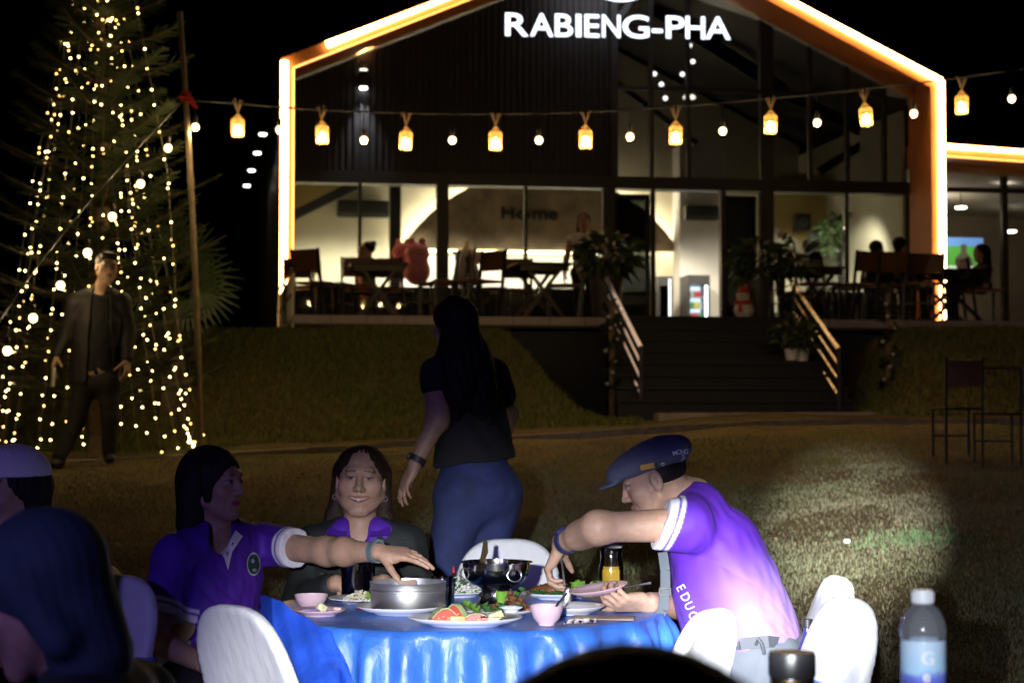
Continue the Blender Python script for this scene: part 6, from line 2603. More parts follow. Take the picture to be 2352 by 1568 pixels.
for ch, zz, sz, uu in (('G', 0.222, 0.030, -0.30), ('e', 0.196, 0.026, -0.25)):
    me = text_mesh(ch, sz, 0.0004, 0.0006)
    co = np.zeros(len(me.vertices) * 3, dtype=np.float32)
    me.vertices.foreach_get('co', co)
    co = co.reshape(-1, 3)
    ang = -math.pi / 2 + uu + co[:, 0] / r_ * 1.0
    rr = r_ * 0.972 + co[:, 2]
    out = np.stack([rr * np.cos(ang), rr * np.sin(ang), zz + co[:, 1]], -1)
    me.vertices.foreach_set('co', out.astype(np.float32).ravel())
    me.update()
    link_mesh('label_letter', me, mat('label_white', (0.85, 0.88, 0.92), rough=0.4), wb)
c = V(((1815 - CU) / F_PX * 3.2, 3.2, 0.7505))
fk = thing('steel_flask', 'black lidded steel flask at the bottom right foreground', 'flask', c)
r_ = 0.0395
mb = MB()
mb.lathe([(0, 0), (r_ * 0.9, 0), (r_ * 0.93, 0.004), (r_ * 0.93, 0.165), (r_ * 0.9, 0.172), (0, 0.172)], c, 32)
mb.build('body', mat('dark_flask', (0.05, 0.06, 0.09), rough=0.3, metal=0.8), fk)
mb = MB()
mb.lathe([(r_ * 0.935, 0.150), (r_ * 0.96, 0.150), (r_ * 0.96, 0.170), (r_ * 0.935, 0.170)], c, 32)
mb.build('brass_band', mat('brass', (0.55, 0.36, 0.12), rough=0.3, metal=1), fk)
mb = MB()
mb.lathe([(0, 0.1725), (r_, 0.1725), (r_ * 1.02, 0.178), (r_ * 1.02, 0.205), (r_ * 0.97, 0.213), (0, 0.214)], c, 32)
mb.build('lid', mat('black_plastic', (0.015, 0.015, 0.017), rough=0.35), fk)
# bottle on a small stool between the two right chairs
c = at(1851, 5.68, 0.515)
st_ = thing('stool', 'small dark stool carrying the blue bottle behind the white chairs', 'stool', (c.x, c.y, 0))
mb = MB()
mb.lathe([(0, 0.49), (0.075, 0.49), (0.08, 0.5), (0.075, 0.514), (0, 0.514)], (c.x, c.y, 0), 20)
mb.build('seat', M_BLACK, st_)
for k in range(3):
    a = 2.1 * k
    mb = MB()
    mb.tube([(c.x + 0.09 * math.cos(a), c.y + 0.09 * math.sin(a), gz(c.x, c.y) - 0.02), (c.x + 0.05 * math.cos(a), c.y + 0.05 * math.sin(a), 0.489)], 0.009, n=6)
    mb.build('leg', M_BLACK, st_)
bt_ = thing('beer_bottle', 'dark blue bottle with black cap standing between the two white chairs at right', 'bottle', c)
mb = MB()
mb.lathe([(0, 0), (0.030, 0), (0.031, 0.004), (0.031, 0.13), (0.026, 0.16), (0.014, 0.195), (0.0125, 0.225), (0.0, 0.225)], c, 24)
mb.build('glass', mat('blue_bottle_glass', (0.04, 0.04, 0.16), rough=0.1, var=0), bt_)
mb = MB()
mb.lathe([(0.014, 0.215), (0.0155, 0.217), (0.0155, 0.24), (0, 0.242)], c, 18)
mb.build('cap', M_BLACK, bt_)
# ================================================================== people
from mathutils.bvhtree import BVHTree
SKIN = (0.42, 0.25, 0.17)
M_SKIN = mat('skin', SKIN, rough=0.5, var=0.10, scale=55, attr=True, sss=0.08, spec=0.4, bump=0.12, bscale=260)
M_HAIR = mat('dark_hair', (0.012, 0.010, 0.009), rough=0.6, var=0.3, scale=60, bump=0.4, bscale=120, spec=0.2)
M_HAIRB = mat('brown_hair', (0.030, 0.017, 0.012), rough=0.6, var=0.3, scale=60, bump=0.4, bscale=120, spec=0.2)
M_CLOTH = mat('printed_jersey', (0.2, 0.1, 0.5), rough=0.7, var=0.05, scale=30, attr=True, bump=0.08, bscale=300)
M_JEANS = mat('blue_denim', (0.030, 0.042, 0.145), rough=0.85, var=0.25, scale=14, bump=0.3, bscale=200)
M_BTEE = mat('black_tee', (0.012, 0.012, 0.014), rough=0.9, var=0.2)
M_DARKC = mat('dark_trousers', (0.018, 0.018, 0.024), rough=0.85, var=0.2)
M_GREYT = mat('grey_trousers', (0.16, 0.18, 0.21), rough=0.85, var=0.12, bump=0.15, bscale=150)
M_SHOE = mat('dark_shoe', (0.02, 0.018, 0.017), rough=0.5)
PURPLE = (0.085, 0.014, 0.36)
A_ = lambda p: np.array(p, float)


def frame(fwd, up=(0, 0, 1)):
    """columns: person's right, forward, up"""
    f = V(fwd).normalized()
    x = f.cross(V(up)).normalized()
    u = x.cross(f).normalized()
    return Matrix((x, f, u)).transposed()


def loc(vs, c, M, s=1.0):
    return ((vs - A_(c)) @ np.array(M)) / s


def head(F_, c, M, s=1.0, smile=0.0, ear=True, chub=1.0):
    m = np.array(M)
    W = lambda *p: A_(c) + m @ (A_(p) * s)
    E = lambda p, r, k=0.02, mode='add': F_.ell(W(*p), A_(r) * s, M=m, k=k * s, mode=mode)
    C = lambda a, b, ra, rb, k=0.012, mode='add': F_.cone(W(*a), W(*b), ra * s, rb * s, k=k * s, mode=mode)
    E((0, -0.014, 0.028), (0.076, 0.097, 0.088), 0.02)
    E((0, 0.028, -0.035), (0.061 * chub, 0.060, 0.080), 0.03)
    for q in (-1, 1):
        C((q * 0.056 * chub, -0.002, -0.052), (q * 0.018, 0.062, -0.104), 0.022, 0.018, 0.02)
        E((q * 0.040 * chub, 0.056, -0.028 + 0.006 * smile), (0.027, 0.024, 0.028), 0.018)
    E((0, 0.066, -0.101), (0.022, 0.020, 0.020), 0.02)
    C((-0.034, 0.076, 0.026), (0.034, 0.076, 0.026), 0.013, 0.013, 0.014)
    for q in (-1, 1):
        E((q * 0.031, 0.098, 0.004), (0.019, 0.016, 0.011), 0.012, 'sub')
        E((q * 0.031, 0.0775, 0.003), (0.0135, 0.0125, 0.0105), 0.004)
    C((0, 0.086, 0.010), (0, 0.104, -0.030), 0.0085, 0.0120, 0.010)
    for q in (-1, 1):
        E((q * 0.0125, 0.093, -0.034), (0.0085, 0.011, 0.008), 0.006)
    lw = 0.021 + 0.011 * smile
    for q in (-1, 1):
        C((0, 0.0905, -0.0615), (q * lw, 0.080 - 0.006 * smile, -0.0645 + 0.009 * smile), 0.0062, 0.004, 0.005)
        C((0, 0.0885, -0.0715), (q * lw * 0.9, 0.080 - 0.006 * smile, -0.0670 + 0.009 * smile), 0.0070, 0.004, 0.005)
    if ear:
        for q in (-1, 1):
            E((q * 0.079, -0.012, -0.008), (0.009, 0.019, 0.032), 0.008)
            E((q * 0.088, -0.008, -0.004), (0.006, 0.010, 0.018), 0.006, 'sub')


def face_cols(vs, cols, c, M, s=1.0, smile=0.0, brow=(0.03, 0.02, 0.016), lip=(0.34, 0.09, 0.08)):
    q = loc(vs, c, M, s)
    x, y, z = np.abs(q[:, 0]), q[:, 1], q[:, 2]
    front = (y > 0.045) & (np.abs(z) < 0.13) & (x < 0.08)
    zb = 0.027 - 0.10 * np.maximum(x - 0.030, 0) + 0.0
    b = front & (x > 0.013) & (x < 0.050) & (np.abs(z - zb) < 0.0034) & (y > 0.055)
    cols[b] = cols[b] * 0.25 + A_(brow) * 0.75
    ex = (x - 0.031) / 0.0150
    ez = (z - 0.003) / (0.0058 - 0.0016 * smile)
    e = front & (ex ** 2 + ez ** 2 < 1) & (y > 0.070)
    cols[e] = (0.34, 0.30, 0.28)
    i = front & (((x - 0.031) / 0.0062) ** 2 + ((z - 0.0035) / 0.0062) ** 2 < 1) & e
    cols[i] = (0.012, 0.008, 0.006)
    li = front & (np.abs(ez - 1.05) < 0.35) & (np.abs(ex) < 1.1) & (y > 0.068)
    cols[li] = cols[li] * 0.25 + A_((0.02, 0.014, 0.012)) * 0.75
    zc = -0.0665 + 0.009 * smile * (x / 0.033) ** 2
    l = front & (x < 0.024 + 0.011 * smile) & (np.abs(z - zc) < (0.0105 - 0.002 * smile) * np.sqrt(np.maximum(0, 1 - (x / (0.026 + 0.011 * smile)) ** 2))) & (y > 0.068)
    cols[l] = lip
    m = front & (x < 0.022 + 0.008 * smile) & (np.abs(z - zc + 0.0003) < (0.0014 + 0.0022 * smile) * np.sqrt(np.maximum(0, 1 - (x / (0.0225 + 0.0085 * smile)) ** 2))) & (y > 0.066)
    cols[m] = (0.52, 0.46, 0.42) if smile > 0.6 else (0.08, 0.02, 0.02)
    n = front & (((x - 0.0075) / 0.0035) ** 2 + ((z + 0.0425) / 0.003) ** 2 < 1)
    cols[n] = cols[n] * 0.4
    ch = np.exp(-(((x - 0.042) / 0.022) ** 2 + ((z + 0.028) / 0.022) ** 2)) * (y > 0.03) * 0.22
    cols += ch[:, None] * (A_((0.50, 0.22, 0.17)) - cols)


def hand(F_, wrist, d, n, side, curls=(0.3, 0.35, 0.4, 0.45), spread=0.10, thumb=0.5, s=1.0, mid=1.0):
    """palm with four unequal fingers and a thumb leaving the side of the palm; side +1 left hand, -1 right"""
    d = V(d).normalized()
    n = V(n)
    n = (n - d * n.dot(d)).normalized()
    t = d.cross(n) * side
    w_ = V(wrist)
    K = [(0.026, 0.086, 0.0118), (0.0085, 0.091, 0.0122), (-0.0095, 0.087, 0.0118), (-0.026, 0.077, 0.0105)]
    seg = [(0.040, 0.025, 0.020), (0.045, 0.028, 0.021), (0.041, 0.027, 0.020), (0.032, 0.020, 0.018)]
    for (a, f, r_) in K:
        F_.cone(w_ + t * a * 0.55 * s - d * 0.006 * s, w_ + t * a * s + d * f * s, 0.0155 * s, r_ * s, k=0.010 * s)
    F_.cone(w_ + t * 0.020 * s + d * 0.022 * s - n * 0.010 * s, w_ + t * 0.026 * s + d * 0.055 * s - n * 0.010 * s, 0.017 * s, 0.013 * s, k=0.012 * s)
    F_.cone(w_ - t * 0.022 * s + d * 0.025 * s - n * 0.008 * s, w_ - t * 0.022 * s + d * 0.06 * s - n * 0.008 * s, 0.014 * s, 0.012 * s, k=0.012 * s)
    tips = []
    for i, (a, f, r_) in enumerate(K):
        p = w_ + t * a * s + d * f * s
        an = 0.0
        sp = (1.5 - i) * spread
        dd0 = (d + t * math.tan(sp)).normalized()
        rr = [0.0092, 0.0086, 0.0078, 0.0068] if i < 3 else [0.0082, 0.0076, 0.0068, 0.0060]
        for j in range(3):
            an += curls[i] * (1.0, 1.35 * mid, 0.8 * mid)[j]
            dd = dd0 * math.cos(an) - n * math.sin(an)
            q = p + dd * seg[i][j] * s
            F_.cone(p, q, rr[j] * s, rr[j + 1] * s, k=0.0035 * s)
            p = q
        tips.append(p)
    p = w_ + t * 0.027 * s + d * 0.022 * s - n * 0.010 * s
    for j, (L, r0, r1, aa) in enumerate(((0.044, 0.0135, 0.0112, 0.0), (0.033, 0.0112, 0.0100, 0.25), (0.026, 0.0100, 0.0078, 0.5))):
        dd = (d * (0.62 + 0.25 * aa) + t * (0.75 - thumb * 0.9 * (aa + 0.15)) - n * (0.25 + thumb * (0.3 + aa))).normalized()
        q = p + dd * L * s
        F_.cone(p, q, r0 * s, r1 * s, k=0.006 * s)
        p = q
    return tips, p


def skin_obj(F_, root, heads, relax_n=1, tone=SKIN, name='body'):
    vs, fs = F_.mesh()
    vs = relax(vs, fs, relax_n, 0.4)
    cols = np.tile(A_(tone), (len(vs), 1)) * (1 + 0.06 * wob(vs, 22, 1.0))[:, None]
    for h in heads:
        face_cols(vs, cols, *h)
    return obj(name, vs, fs, M_SKIN, root, shade='smooth', cols=np.clip(cols, 0, 1))


def hair_field(c, M, s, parts, face=True, h=0.005, open_=(0.066, 0.078, 0.086), oc=(0, 0.080, -0.030), groove=0.0022, extra=None):
    F_ = Field(h)
    m = np.array(M)
    W = lambda p: A_(c) + m @ (A_(p) * s)
    for p in parts:
        if p[0] == 'e':
            F_.ell(W(p[1]), A_(p[2]) * s, M=m, k=0.02 * s)
        else:
            F_.cone(W(p[1]), W(p[2]), p[3] * s, p[4] * s, k=0.02 * s)
    if face:
        F_.ell(W(oc), A_(open_) * s, M=m, k=0.008 * s, mode='sub')
    lo = np.min([o[1] for o in F_.ops if o[3] == 'add'], axis=0)
    hi = np.max([o[2] for o in F_.ops if o[3] == 'add'], axis=0)

    def strands(p):
        q = loc(p, c, M, s)
        a = np.arctan2(q[..., 0], q[..., 1] + 0.02)
        z = q[..., 2]
        return groove * (0.8 * np.sin(a * 29 + 5 * np.sin(z * 11)) + 0.5 * np.sin(a * 53 + z * 30 + 3 * np.sin(z * 19)) + 0.9 * wob(p, 30, 2.0))
    F_.func(strands, lo, hi, mode='disp')
    vs, fs = F_.mesh()
    return vs, fs


def garment(F_, root, name, m, colfn=None, wr=0.003, wf=28.0, relax_n=1, seed=0.0):
    los = np.min([o[1] for o in F_.ops if o[3] == 'add'], axis=0)
    his = np.max([o[2] for o in F_.ops if o[3] == 'add'], axis=0)
    def folds(p):
        a = wr * (wob(p, wf, seed) + 0.6 * wob(p * A_((1, 1, 0.45)), wf * 2.3, seed + 2.0))
        ph_ = (p[..., 0] * 0.7 + p[..., 1] * 0.5 + p[..., 2] * 0.9) * wf * 1.5 + 2.6 * wob(p, wf * 0.35, seed + 4.0)
        cr = (1 - np.abs(np.sin(ph_))) ** 3 * np.clip(wob(p, wf * 0.3, seed + 7.0) * 1.6, 0, 1)
        return a + wr * 1.5 * cr
    F_.func(folds, los - 0.03, his + 0.03, mode='disp')
    vs, fs = F_.mesh()
    vs = relax(vs, fs, relax_n, 0.4)
    cols = None
    if colfn is not None:
        cols = np.clip(colfn(vs), 0, 1)
    o = obj(name, vs, fs, m, root, shade='smooth', cols=cols)
    return o, vs, fs


def band(root, name, a, b, r, wid, m, thick=0.004, face=None):
    """a strap round a limb at a, limb axis towards b"""
    a, b = V(a), V(b)
    x, y, d = basis(b - a)
    M = Matrix((x, y, d)).transposed()
    mb = MB()
    mb.lathe([(r, -wid / 2), (r + thick, -wid / 2), (r + thick, wid / 2), (r, wid / 2)], a, 28, M=M)
    if face is not None:
        f = V(face)
        f = (f - d * f.dot(d)).normalized()
        s_ = d.cross(f)
        mb.rbox(a + f * (r + thick), (0.030, 0.030, 0.010), 0.004, M=Matrix((s_, d, f)).transposed())
    return mb.build(name, m, root)


def seg_t(vs, a, b):
    a, b = A_(a), A_(b)
    d = b - a
    t = ((vs - a) @ d) / (d @ d)
    r_ = nrm(vs - a - np.clip(t, 0, 1)[:, None] * d)
    return t, r_


def decal(bvh, root, name, m, outline_fn, lift=0.0018, off=None):
    """flat print laid on a surface: outline_fn gives (mesh, list of photo points); every vertex is dropped onto the cloth"""
    me, uv = outline_fn
    out = []
    for (u, v) in uv:
        d = P(u, v, 10.0) - V(cam.location)
        hit, nn_, _, _ = bvh.ray_cast(V(cam.location), d.normalized())
        if hit is None:
            bpy.data.meshes.remove(me)
            return None
        if nn_.dot(d) > 0:
            nn_ = -nn_
        out.append(hit + nn_ * lift)
    co = np.array([list(p) for p in out], dtype=np.float32) - np.array(BASE[root.name], dtype=np.float32)
    me.vertices.foreach_set('co', co.ravel())
    me.update()
    me.materials.clear()
    return link_mesh(name, me, m, root)


def letter_uv(ch, u, v, hgt, ang, sx=1.0):
    me = text_mesh(ch, 1.0, 0.0, 0.012)
    co = np.zeros(len(me.vertices) * 3, dtype=np.float32)
    me.vertices.foreach_get('co', co)
    co = co.reshape(-1, 3)
    k = hgt / 0.73
    c_, s_ = math.cos(ang), math.sin(ang)
    uv = [(u + (x * sx * k) * c_ - (-y * k) * s_, v + (x * sx * k) * s_ + (-y * k) * c_) for x, y, _ in co]
    return me, uv


def disc_uv(u, v, ru, rv, n=24, r0=0.0):
    vs, fs = [], []
    uv = []
    if r0 == 0:
        uv.append((u, v))
        rings = [0.5, 1.0]
    else:
        rings = [r0, 1.0]
    for r_ in rings:
        for k in range(n):
            a = 2 * math.pi * k / n
            uv.append((u + ru * r_ * math.cos(a), v + rv * r_ * math.sin(a)))
    o = 1 if r0 == 0 else 0
    if r0 == 0:
        fs += [(0, 1 + k, 1 + (k + 1) % n) for k in range(n)]
    fs += [(o + k, o + n + k, o + n + (k + 1) % n, o + (k + 1) % n) for k in range(n)]
    return new_mesh('print', [(0, 0, 0)] * len(uv), fs), uv


def bvh_of(vs, fs):
    return BVHTree.FromPolygons([tuple(p) for p in vs], [tuple(int(i) for i in f) for f in fs])


def person(label, base):
    b = V(base)
    b.z = gz(b.x, b.y) if b.y < 21 else FLOOR
    return thing('person', label, 'person', b)


def legs(root, hips, knees, ankles, m, r=(0.085, 0.062, 0.045), h=0.009, shoe_dir=None, hipw=None, name='trousers', seed=0.0):
    F_ = Field(h)
    for hp, kn, an in zip(hips, knees, ankles):
        F_.chain([hp, kn, an], [r[0], r[1], r[2]], k=0.03)
    hc = (V(hips[0]) + V(hips[1])) / 2
    F_.cone(hips[0], hips[1], r[0] * 1.15, r[0] * 1.15, k=0.04)
    if hipw:
        F_.ell(hc + V((0, 0, 0.06)), hipw[0], M=hipw[1], k=0.05)
    o, vs, fs = garment(F_, root, name, m, wr=0.003, wf=16, seed=seed)
    if shoe_dir is not None:
        for k, an in enumerate(ankles):
            sd = V(shoe_dir[k]).normalized()
            S_ = Field(0.008)
            a = V(an) - V((0, 0, 0.01))
            S_.cone(a - sd * 0.03 - V((0, 0, 0.03)), a + sd * 0.13 - V((0, 0, 0.045)), 0.042, 0.034, k=0.02)
            S_.cone(a, a - V((0, 0, 0.04)), 0.045, 0.045, k=0.02)
            sv, sf = S_.mesh()
            obj('shoe', sv, sf, M_SHOE, root, shade='smooth')
    return o, vs, fs


# ------------------------------------------------ 1. woman in the purple polo reaching across the table
D1 = 6.22
w1 = person('woman with dark bob in purple polo stretching her left arm over the table', P(470, 1600, D1))
hc, hm = P(492, 1108, D1), frame((0.90, -0.42, 0.02), (-0.04, 0, 1))
nb = P(497, 1226, D1 + 0.03)
shL, shR = P(608, 1250, 6.40), P(402, 1276, 6.12)
elL, wrL = P(752, 1266, 6.18), P(868, 1267, 5.98)
elR, wrR = P(352, 1468, 6.02), P(468, 1523, 5.82)
side1 = (shL - shR).normalized()
tor = [P(498, 1262, D1 + 0.03), P(496, 1340, D1 + 0.03), P(478, 1450, D1), P(462, 1560, D1 + 0.02)]
F_ = Field(0.0044)
head(F_, hc, hm, 1.0, ear=True)
F_.cone(hc + hm @ V((0, -0.022, -0.065)), nb, 0.050, 0.056, k=0.03)
F_.loft(tor, [0.13, 0.15, 0.14, 0.15], [0.07, 0.09, 0.095, 0.1], side1, k=0.04)
F_.chain([shL, elL, elL.lerp(wrL, 0.35), wrL], [0.050, 0.042, 0.040, 0.029], k=0.04)
F_.chain([shR, elR, wrR], [0.052, 0.043, 0.029], k=0.02)
hand(F_, wrL + (wrL - elL).normalized() * 0.012, (0.95, -0.20, -0.06), (0.02, -0.42, 0.9), 1, curls=(0.14, 0.22, 0.30, 0.36), spread=0.09, thumb=0.35)
hand(F_, wrR + (wrR - elR).normalized() * 0.010, (0.78, -0.40, -0.34), (-0.1, -0.62, 0.78), -1, curls=(0.5, 0.55, 0.6, 0.65), spread=0.05, thumb=0.6)
skin_obj(F_, w1, [(hc, hm, 1.0)])
hv, hf = hair_field(hc, hm, 1.0, [('e', (0, -0.022, 0.036), (0.090, 0.108, 0.090)), ('c', (0.055, -0.045, 0.0), (0.060, -0.060, -0.135), 0.055, 0.044), ('c', (-0.055, -0.045, 0.0), (-0.060, -0.060, -0.135), 0.055, 0.044),
                                  ('c', (0, -0.075, 0.0), (0, -0.085, -0.140), 0.068, 0.052), ('c', (0.070, 0.020, 0.055), (0.079, 0.024, -0.050), 0.024, 0.012), ('c', (-0.070, 0.020, 0.055), (-0.079, 0.024, -0.050), 0.024, 0.012), ('c', (0.02, 0.062, 0.085), (0.066, 0.045, 0.02), 0.020, 0.012)], groove=0.0012)
obj('hair', hv, hf, M_HAIR, w1, shade='smooth')
G = Field(0.0052)
G.loft(tor, [0.160, 0.178, 0.176, 0.19], [0.092, 0.118, 0.128, 0.135], side1, k=0.05)
cL, cR = shL.lerp(elL, 0.50), shR.lerp(elR, 0.70)
nL, nR = P(520, 1230, 6.3), P(470, 1238, 6.2)
G.cone(nL, shL, 0.055, 0.066, k=0.05)
G.cone(nR, shR, 0.055, 0.066, k=0.05)
G.cone(shL, cL, 0.068, 0.069, k=0.03)
G.cone(shR, cR, 0.068, 0.067, k=0.03)
G.cut(cL, elL - shL)
G.ops[-1] = (lambda p, f=G.ops[-1][0]: np.where(nrm(p - A_(cL)) < 0.13, f(p), -1.0), None, None, 'plane', 0.004)
G.cut(cR, elR - shR)
G.ops[-1] = (lambda p, f=G.ops[-1][0]: np.where(nrm(p - A_(cR)) < 0.13, f(p), -1.0), None, None, 'plane', 0.004)
vneck = hc + hm @ V((0, 0.02, -0.15))
G.cone(nb + V((0, 0, 0.05)), nb + V((0.02, -0.08, -0.02)), 0.048, 0.040, k=0.01, mode='sub')


def polo_cols(vs, arms):
    c = np.tile(A_(PURPLE), (len(vs), 1))
    for a, b, t1 in arms:
        t, r_ = seg_t(vs, a, b)
        near = (r_ < 0.12) & (t > 0.05)
        L_ = float(np.linalg.norm(A_(b) - A_(a)))
        e = (t - t1) * L_
        w_ = near * np.clip(np.maximum(sstep(-0.026, -0.020, e), sstep(-0.045, -0.040, e) * (1 - sstep(-0.033, -0.028, e))), 0, 1)
        c = c * (1 - w_[:, None]) + A_((0.70, 0.66, 0.74)) * w_[:, None]
    return c


sh1, sv, sf = garment(G, w1, 'polo_shirt', M_CLOTH, lambda v_: polo_cols(v_, [(shL, elL, 0.50), (shR, elR, 0.70)]), wr=0.0034)
bv = bvh_of(sv, sf)
# collar, white placket and round badge
M_WHITEC = mat('white_trim', (0.70, 0.68, 0.74), rough=0.7, var=0.05)
M_PURP = mat('purple_collar', PURPLE, rough=0.7, var=0.08)
mb = MB()
cpts = [P(455, 1236, 6.15), P(468, 1222, 6.33), P(500, 1212, 6.36), P(535, 1212, 6.34), P(553, 1228, 6.24)]
for i in range(len(cpts) - 1):
    a, b = cpts[i], cpts[i + 1]
    o1 = (a - nb) * 0.55 + V((0, -0.01, -0.05))
    o2 = (b - nb) * 0.55 + V((0, -0.01, -0.05))
    mb.add([a, b, b + V((o2.x * 0.4, o2.y * 0.4, -0.045)), a + V((o1.x * 0.4, o1.y * 0.4, -0.045))], [(0, 1, 2, 3)])
cl_ = mb.build('collar', M_PURP, w1, shade='smooth')
sol = cl_.modifiers.new('s', 'SOLIDIFY')
sol.thickness = 0.006


def poly_uv(pts, sub=6):
    uv, fs = [], []
    n = len(pts)
    cx_, cy_ = sum(p[0] for p in pts) / n, sum(p[1] for p in pts) / n
    ring = []
    for i in range(n):
        for k in range(sub):
            f = k / sub
            ring.append((pts[i][0] + (pts[(i + 1) % n][0] - pts[i][0]) * f, pts[i][1] + (pts[(i + 1) % n][1] - pts[i][1]) * f))
    m_ = len(ring)
    uv = [(cx_, cy_)] + [((p[0] + cx_) / 2, (p[1] + cy_) / 2) for p in ring] + ring
    fs = [(0, 1 + k, 1 + (k + 1) % m_) for k in range(m_)] + [(1 + k, 1 + m_ + k, 1 + m_ + (k + 1) % m_, 1 + (k + 1) % m_) for k in range(m_)]
    return new_mesh('print', [(0, 0, 0)] * len(uv), fs), uv


decal(bv, w1, 'white_placket', M_WHITEC, poly_uv([(540, 1218), (556, 1232), (532, 1266), (522, 1310), (514, 1282), (487, 1246), (496, 1246), (520, 1270), (530, 1262)]), 0.004)
decal(bv, w1, 'badge_rim', mat('badge_grey', (0.45, 0.48, 0.42), rough=0.6), disc_uv(581, 1295, 15.5, 27, r0=0.86), 0.003)
decal(bv, w1, 'badge', mat('badge_green', (0.02, 0.05, 0.03), rough=0.6), disc_uv(581, 1295, 14, 25), 0.0022)
decal(bv, w1, 'badge_emblem', mat('badge_light', (0.25, 0.32, 0.4), rough=0.6), disc_uv(579, 1288, 4, 5), 0.003)
decal(bv, w1, 'badge_emblem', mat('badge_light', (0.25, 0.32, 0.4), rough=0.6), disc_uv(583, 1309, 5, 4), 0.003)
decal(bv, w1, 'hem_letter', M_WHITEC, letter_uv('T', 590, 1384, 16, 0.0), 0.003)
band(w1, 'watch_strap', elL.lerp(wrL, 0.97), wrL + (wrL - elL), 0.0315, 0.024, mat('grey_blue_strap', (0.10, 0.15, 0.17), rough=0.5), 0.004, face=(0.3, -0.1, 1.0))
hx = V((0.64, -0.74, 0))
hips = [P(495, 1560, 6.2), P(430, 1565, 6.12)]
knees = [hips[0] + V((0.38, -0.24, -0.02)), hips[1] + V((0.22, -0.40, -0.03))]
ank = [V((k.x - 0.02, k.y + 0.02, gz(k.x, k.y) + 0.09)) for k in knees]
legs(w1, hips, knees, ank, M_DARKC, shoe_dir=[hx, hx], seed=1.0)

# ------------------------------------------------ 2. smiling woman in dark jacket
D2 = 6.90
w2 = person('smiling woman with earrings in dark jacket over purple collar facing the camera', P(830, 1600, D2))
hc, hm = P(829, 1102, D2), frame((0.03, -1, 0.06), (0.045, 0, 1))
nb = P(828, 1212, D2 + 0.03)
shL, shR = P(930, 1250, D2 + 0.03), P(722, 1252, D2 + 0.03)
elL, elR = P(968, 1378, D2 - 0.10), P(690, 1380, D2 - 0.10)
wrL, wrR = P(880, 1336, 6.56), P(772, 1338, 6.56)
tor = [P(828, 1250, D2 + 0.03), P(828, 1330, D2 + 0.02), P(828, 1430, D2 + 0.02), P(828, 1520, D2 + 0.05)]
F_ = Field(0.0032)
head(F_, hc, hm, 1.09, smile=1.0, chub=1.13)
F_.cone(hc + hm @ V((0, -0.022, -0.065)), nb, 0.056, 0.062, k=0.03)
F_.loft(tor, [0.14, 0.16, 0.15, 0.16], [0.075, 0.09, 0.1, 0.1], (1, 0, 0), k=0.04)
F_.chain([shL, elL, wrL], [0.05, 0.042, 0.029], k=0.02)
F_.chain([shR, elR, wrR], [0.05, 0.042, 0.029], k=0.02)
hand(F_, wrL, (-0.95, -0.1, -0.05), (0, -0.35, 0.9), 1, curls=(0.3, 0.35, 0.4, 0.45))
hand(F_, wrR, (0.95, -0.1, -0.05), (0, -0.35, 0.9), -1, curls=(0.3, 0.35, 0.4, 0.45))
skin_obj(F_, w2, [(hc, hm, 1.09, 1.0)])
hv, hf = hair_field(hc, hm, 1.09, [('e', (0, -0.028, 0.036), (0.090, 0.104, 0.086)), ('c', (0.070, -0.040, 0.03), (0.084, -0.055, -0.13), 0.030, 0.026), ('c', (-0.070, -0.040, 0.03), (-0.084, -0.055, -0.13), 0.030, 0.026),
                                   ('c', (0, -0.070, 0.0), (0, -0.080, -0.20), 0.070, 0.060), ('c', (0.084, -0.055, -0.12), (0.105, -0.030, -0.23), 0.034, 0.03), ('c', (-0.084, -0.055, -0.12), (-0.105, -0.030, -0.23), 0.034, 0.03)],
                    open_=(0.076, 0.088, 0.092), oc=(0, 0.074, -0.036), groove=0.0012)
obj('hair', hv, hf, M_HAIRB, w2, shade='smooth')
for q in (-1, 1):
    mb = MB()
    e_ = hc + hm @ V((q * 0.092, 0.0, -0.056))
    mb.tube([e_ + V((0.009 * math.cos(t), 0, -0.009 + 0.009 * math.sin(t))) for t in np.linspace(0, 6.28, 13)], 0.0022, n=6)
    mb.build('earring', M_INOX, w2)
G = Field(0.006)
G.loft(tor, [0.150, 0.168, 0.16, 0.17], [0.088, 0.112, 0.115, 0.12], (1, 0, 0), k=0.04)
G.cone(P(790, 1222, D2), shR, 0.05, 0.06, k=0.05)
G.cone(P(868, 1222, D2), shL, 0.05, 0.06, k=0.05)
G.cone(nb + V((0, 0, 0.05)), nb + V((0, -0.09, -0.03)), 0.048, 0.030, k=0.01, mode='sub')
garment(G, w2, 'polo_shirt', M_PURP, wr=0.002)
G = Field(0.006)
G.loft(tor, [0.172, 0.192, 0.19, 0.2], [0.105, 0.130, 0.135, 0.14], (1, 0, 0), k=0.05)
for a, b, c_, n0 in ((shR, elR, wrR, P(778, 1225, D2 + 0.02)), (shL, elL, wrL, P(880, 1225, D2 + 0.02))):
    G.cone(n0, a, 0.05, 0.074, k=0.05)
    G.chain([a, b, b.lerp(c_, 0.85)], [0.074, 0.062, 0.044], k=0.03)


def vcut(p):
    """the open front: a narrow V from the collar downwards"""
    q = p - A_(nb)
    z = -q[..., 2]
    half = 0.075 - 0.26 * np.maximum(z, 0)
    half = np.maximum(half, 0.012)
    return np.maximum(np.abs(q[..., 0]) - half, np.maximum(q[..., 1] + 0.02, z - 0.32))


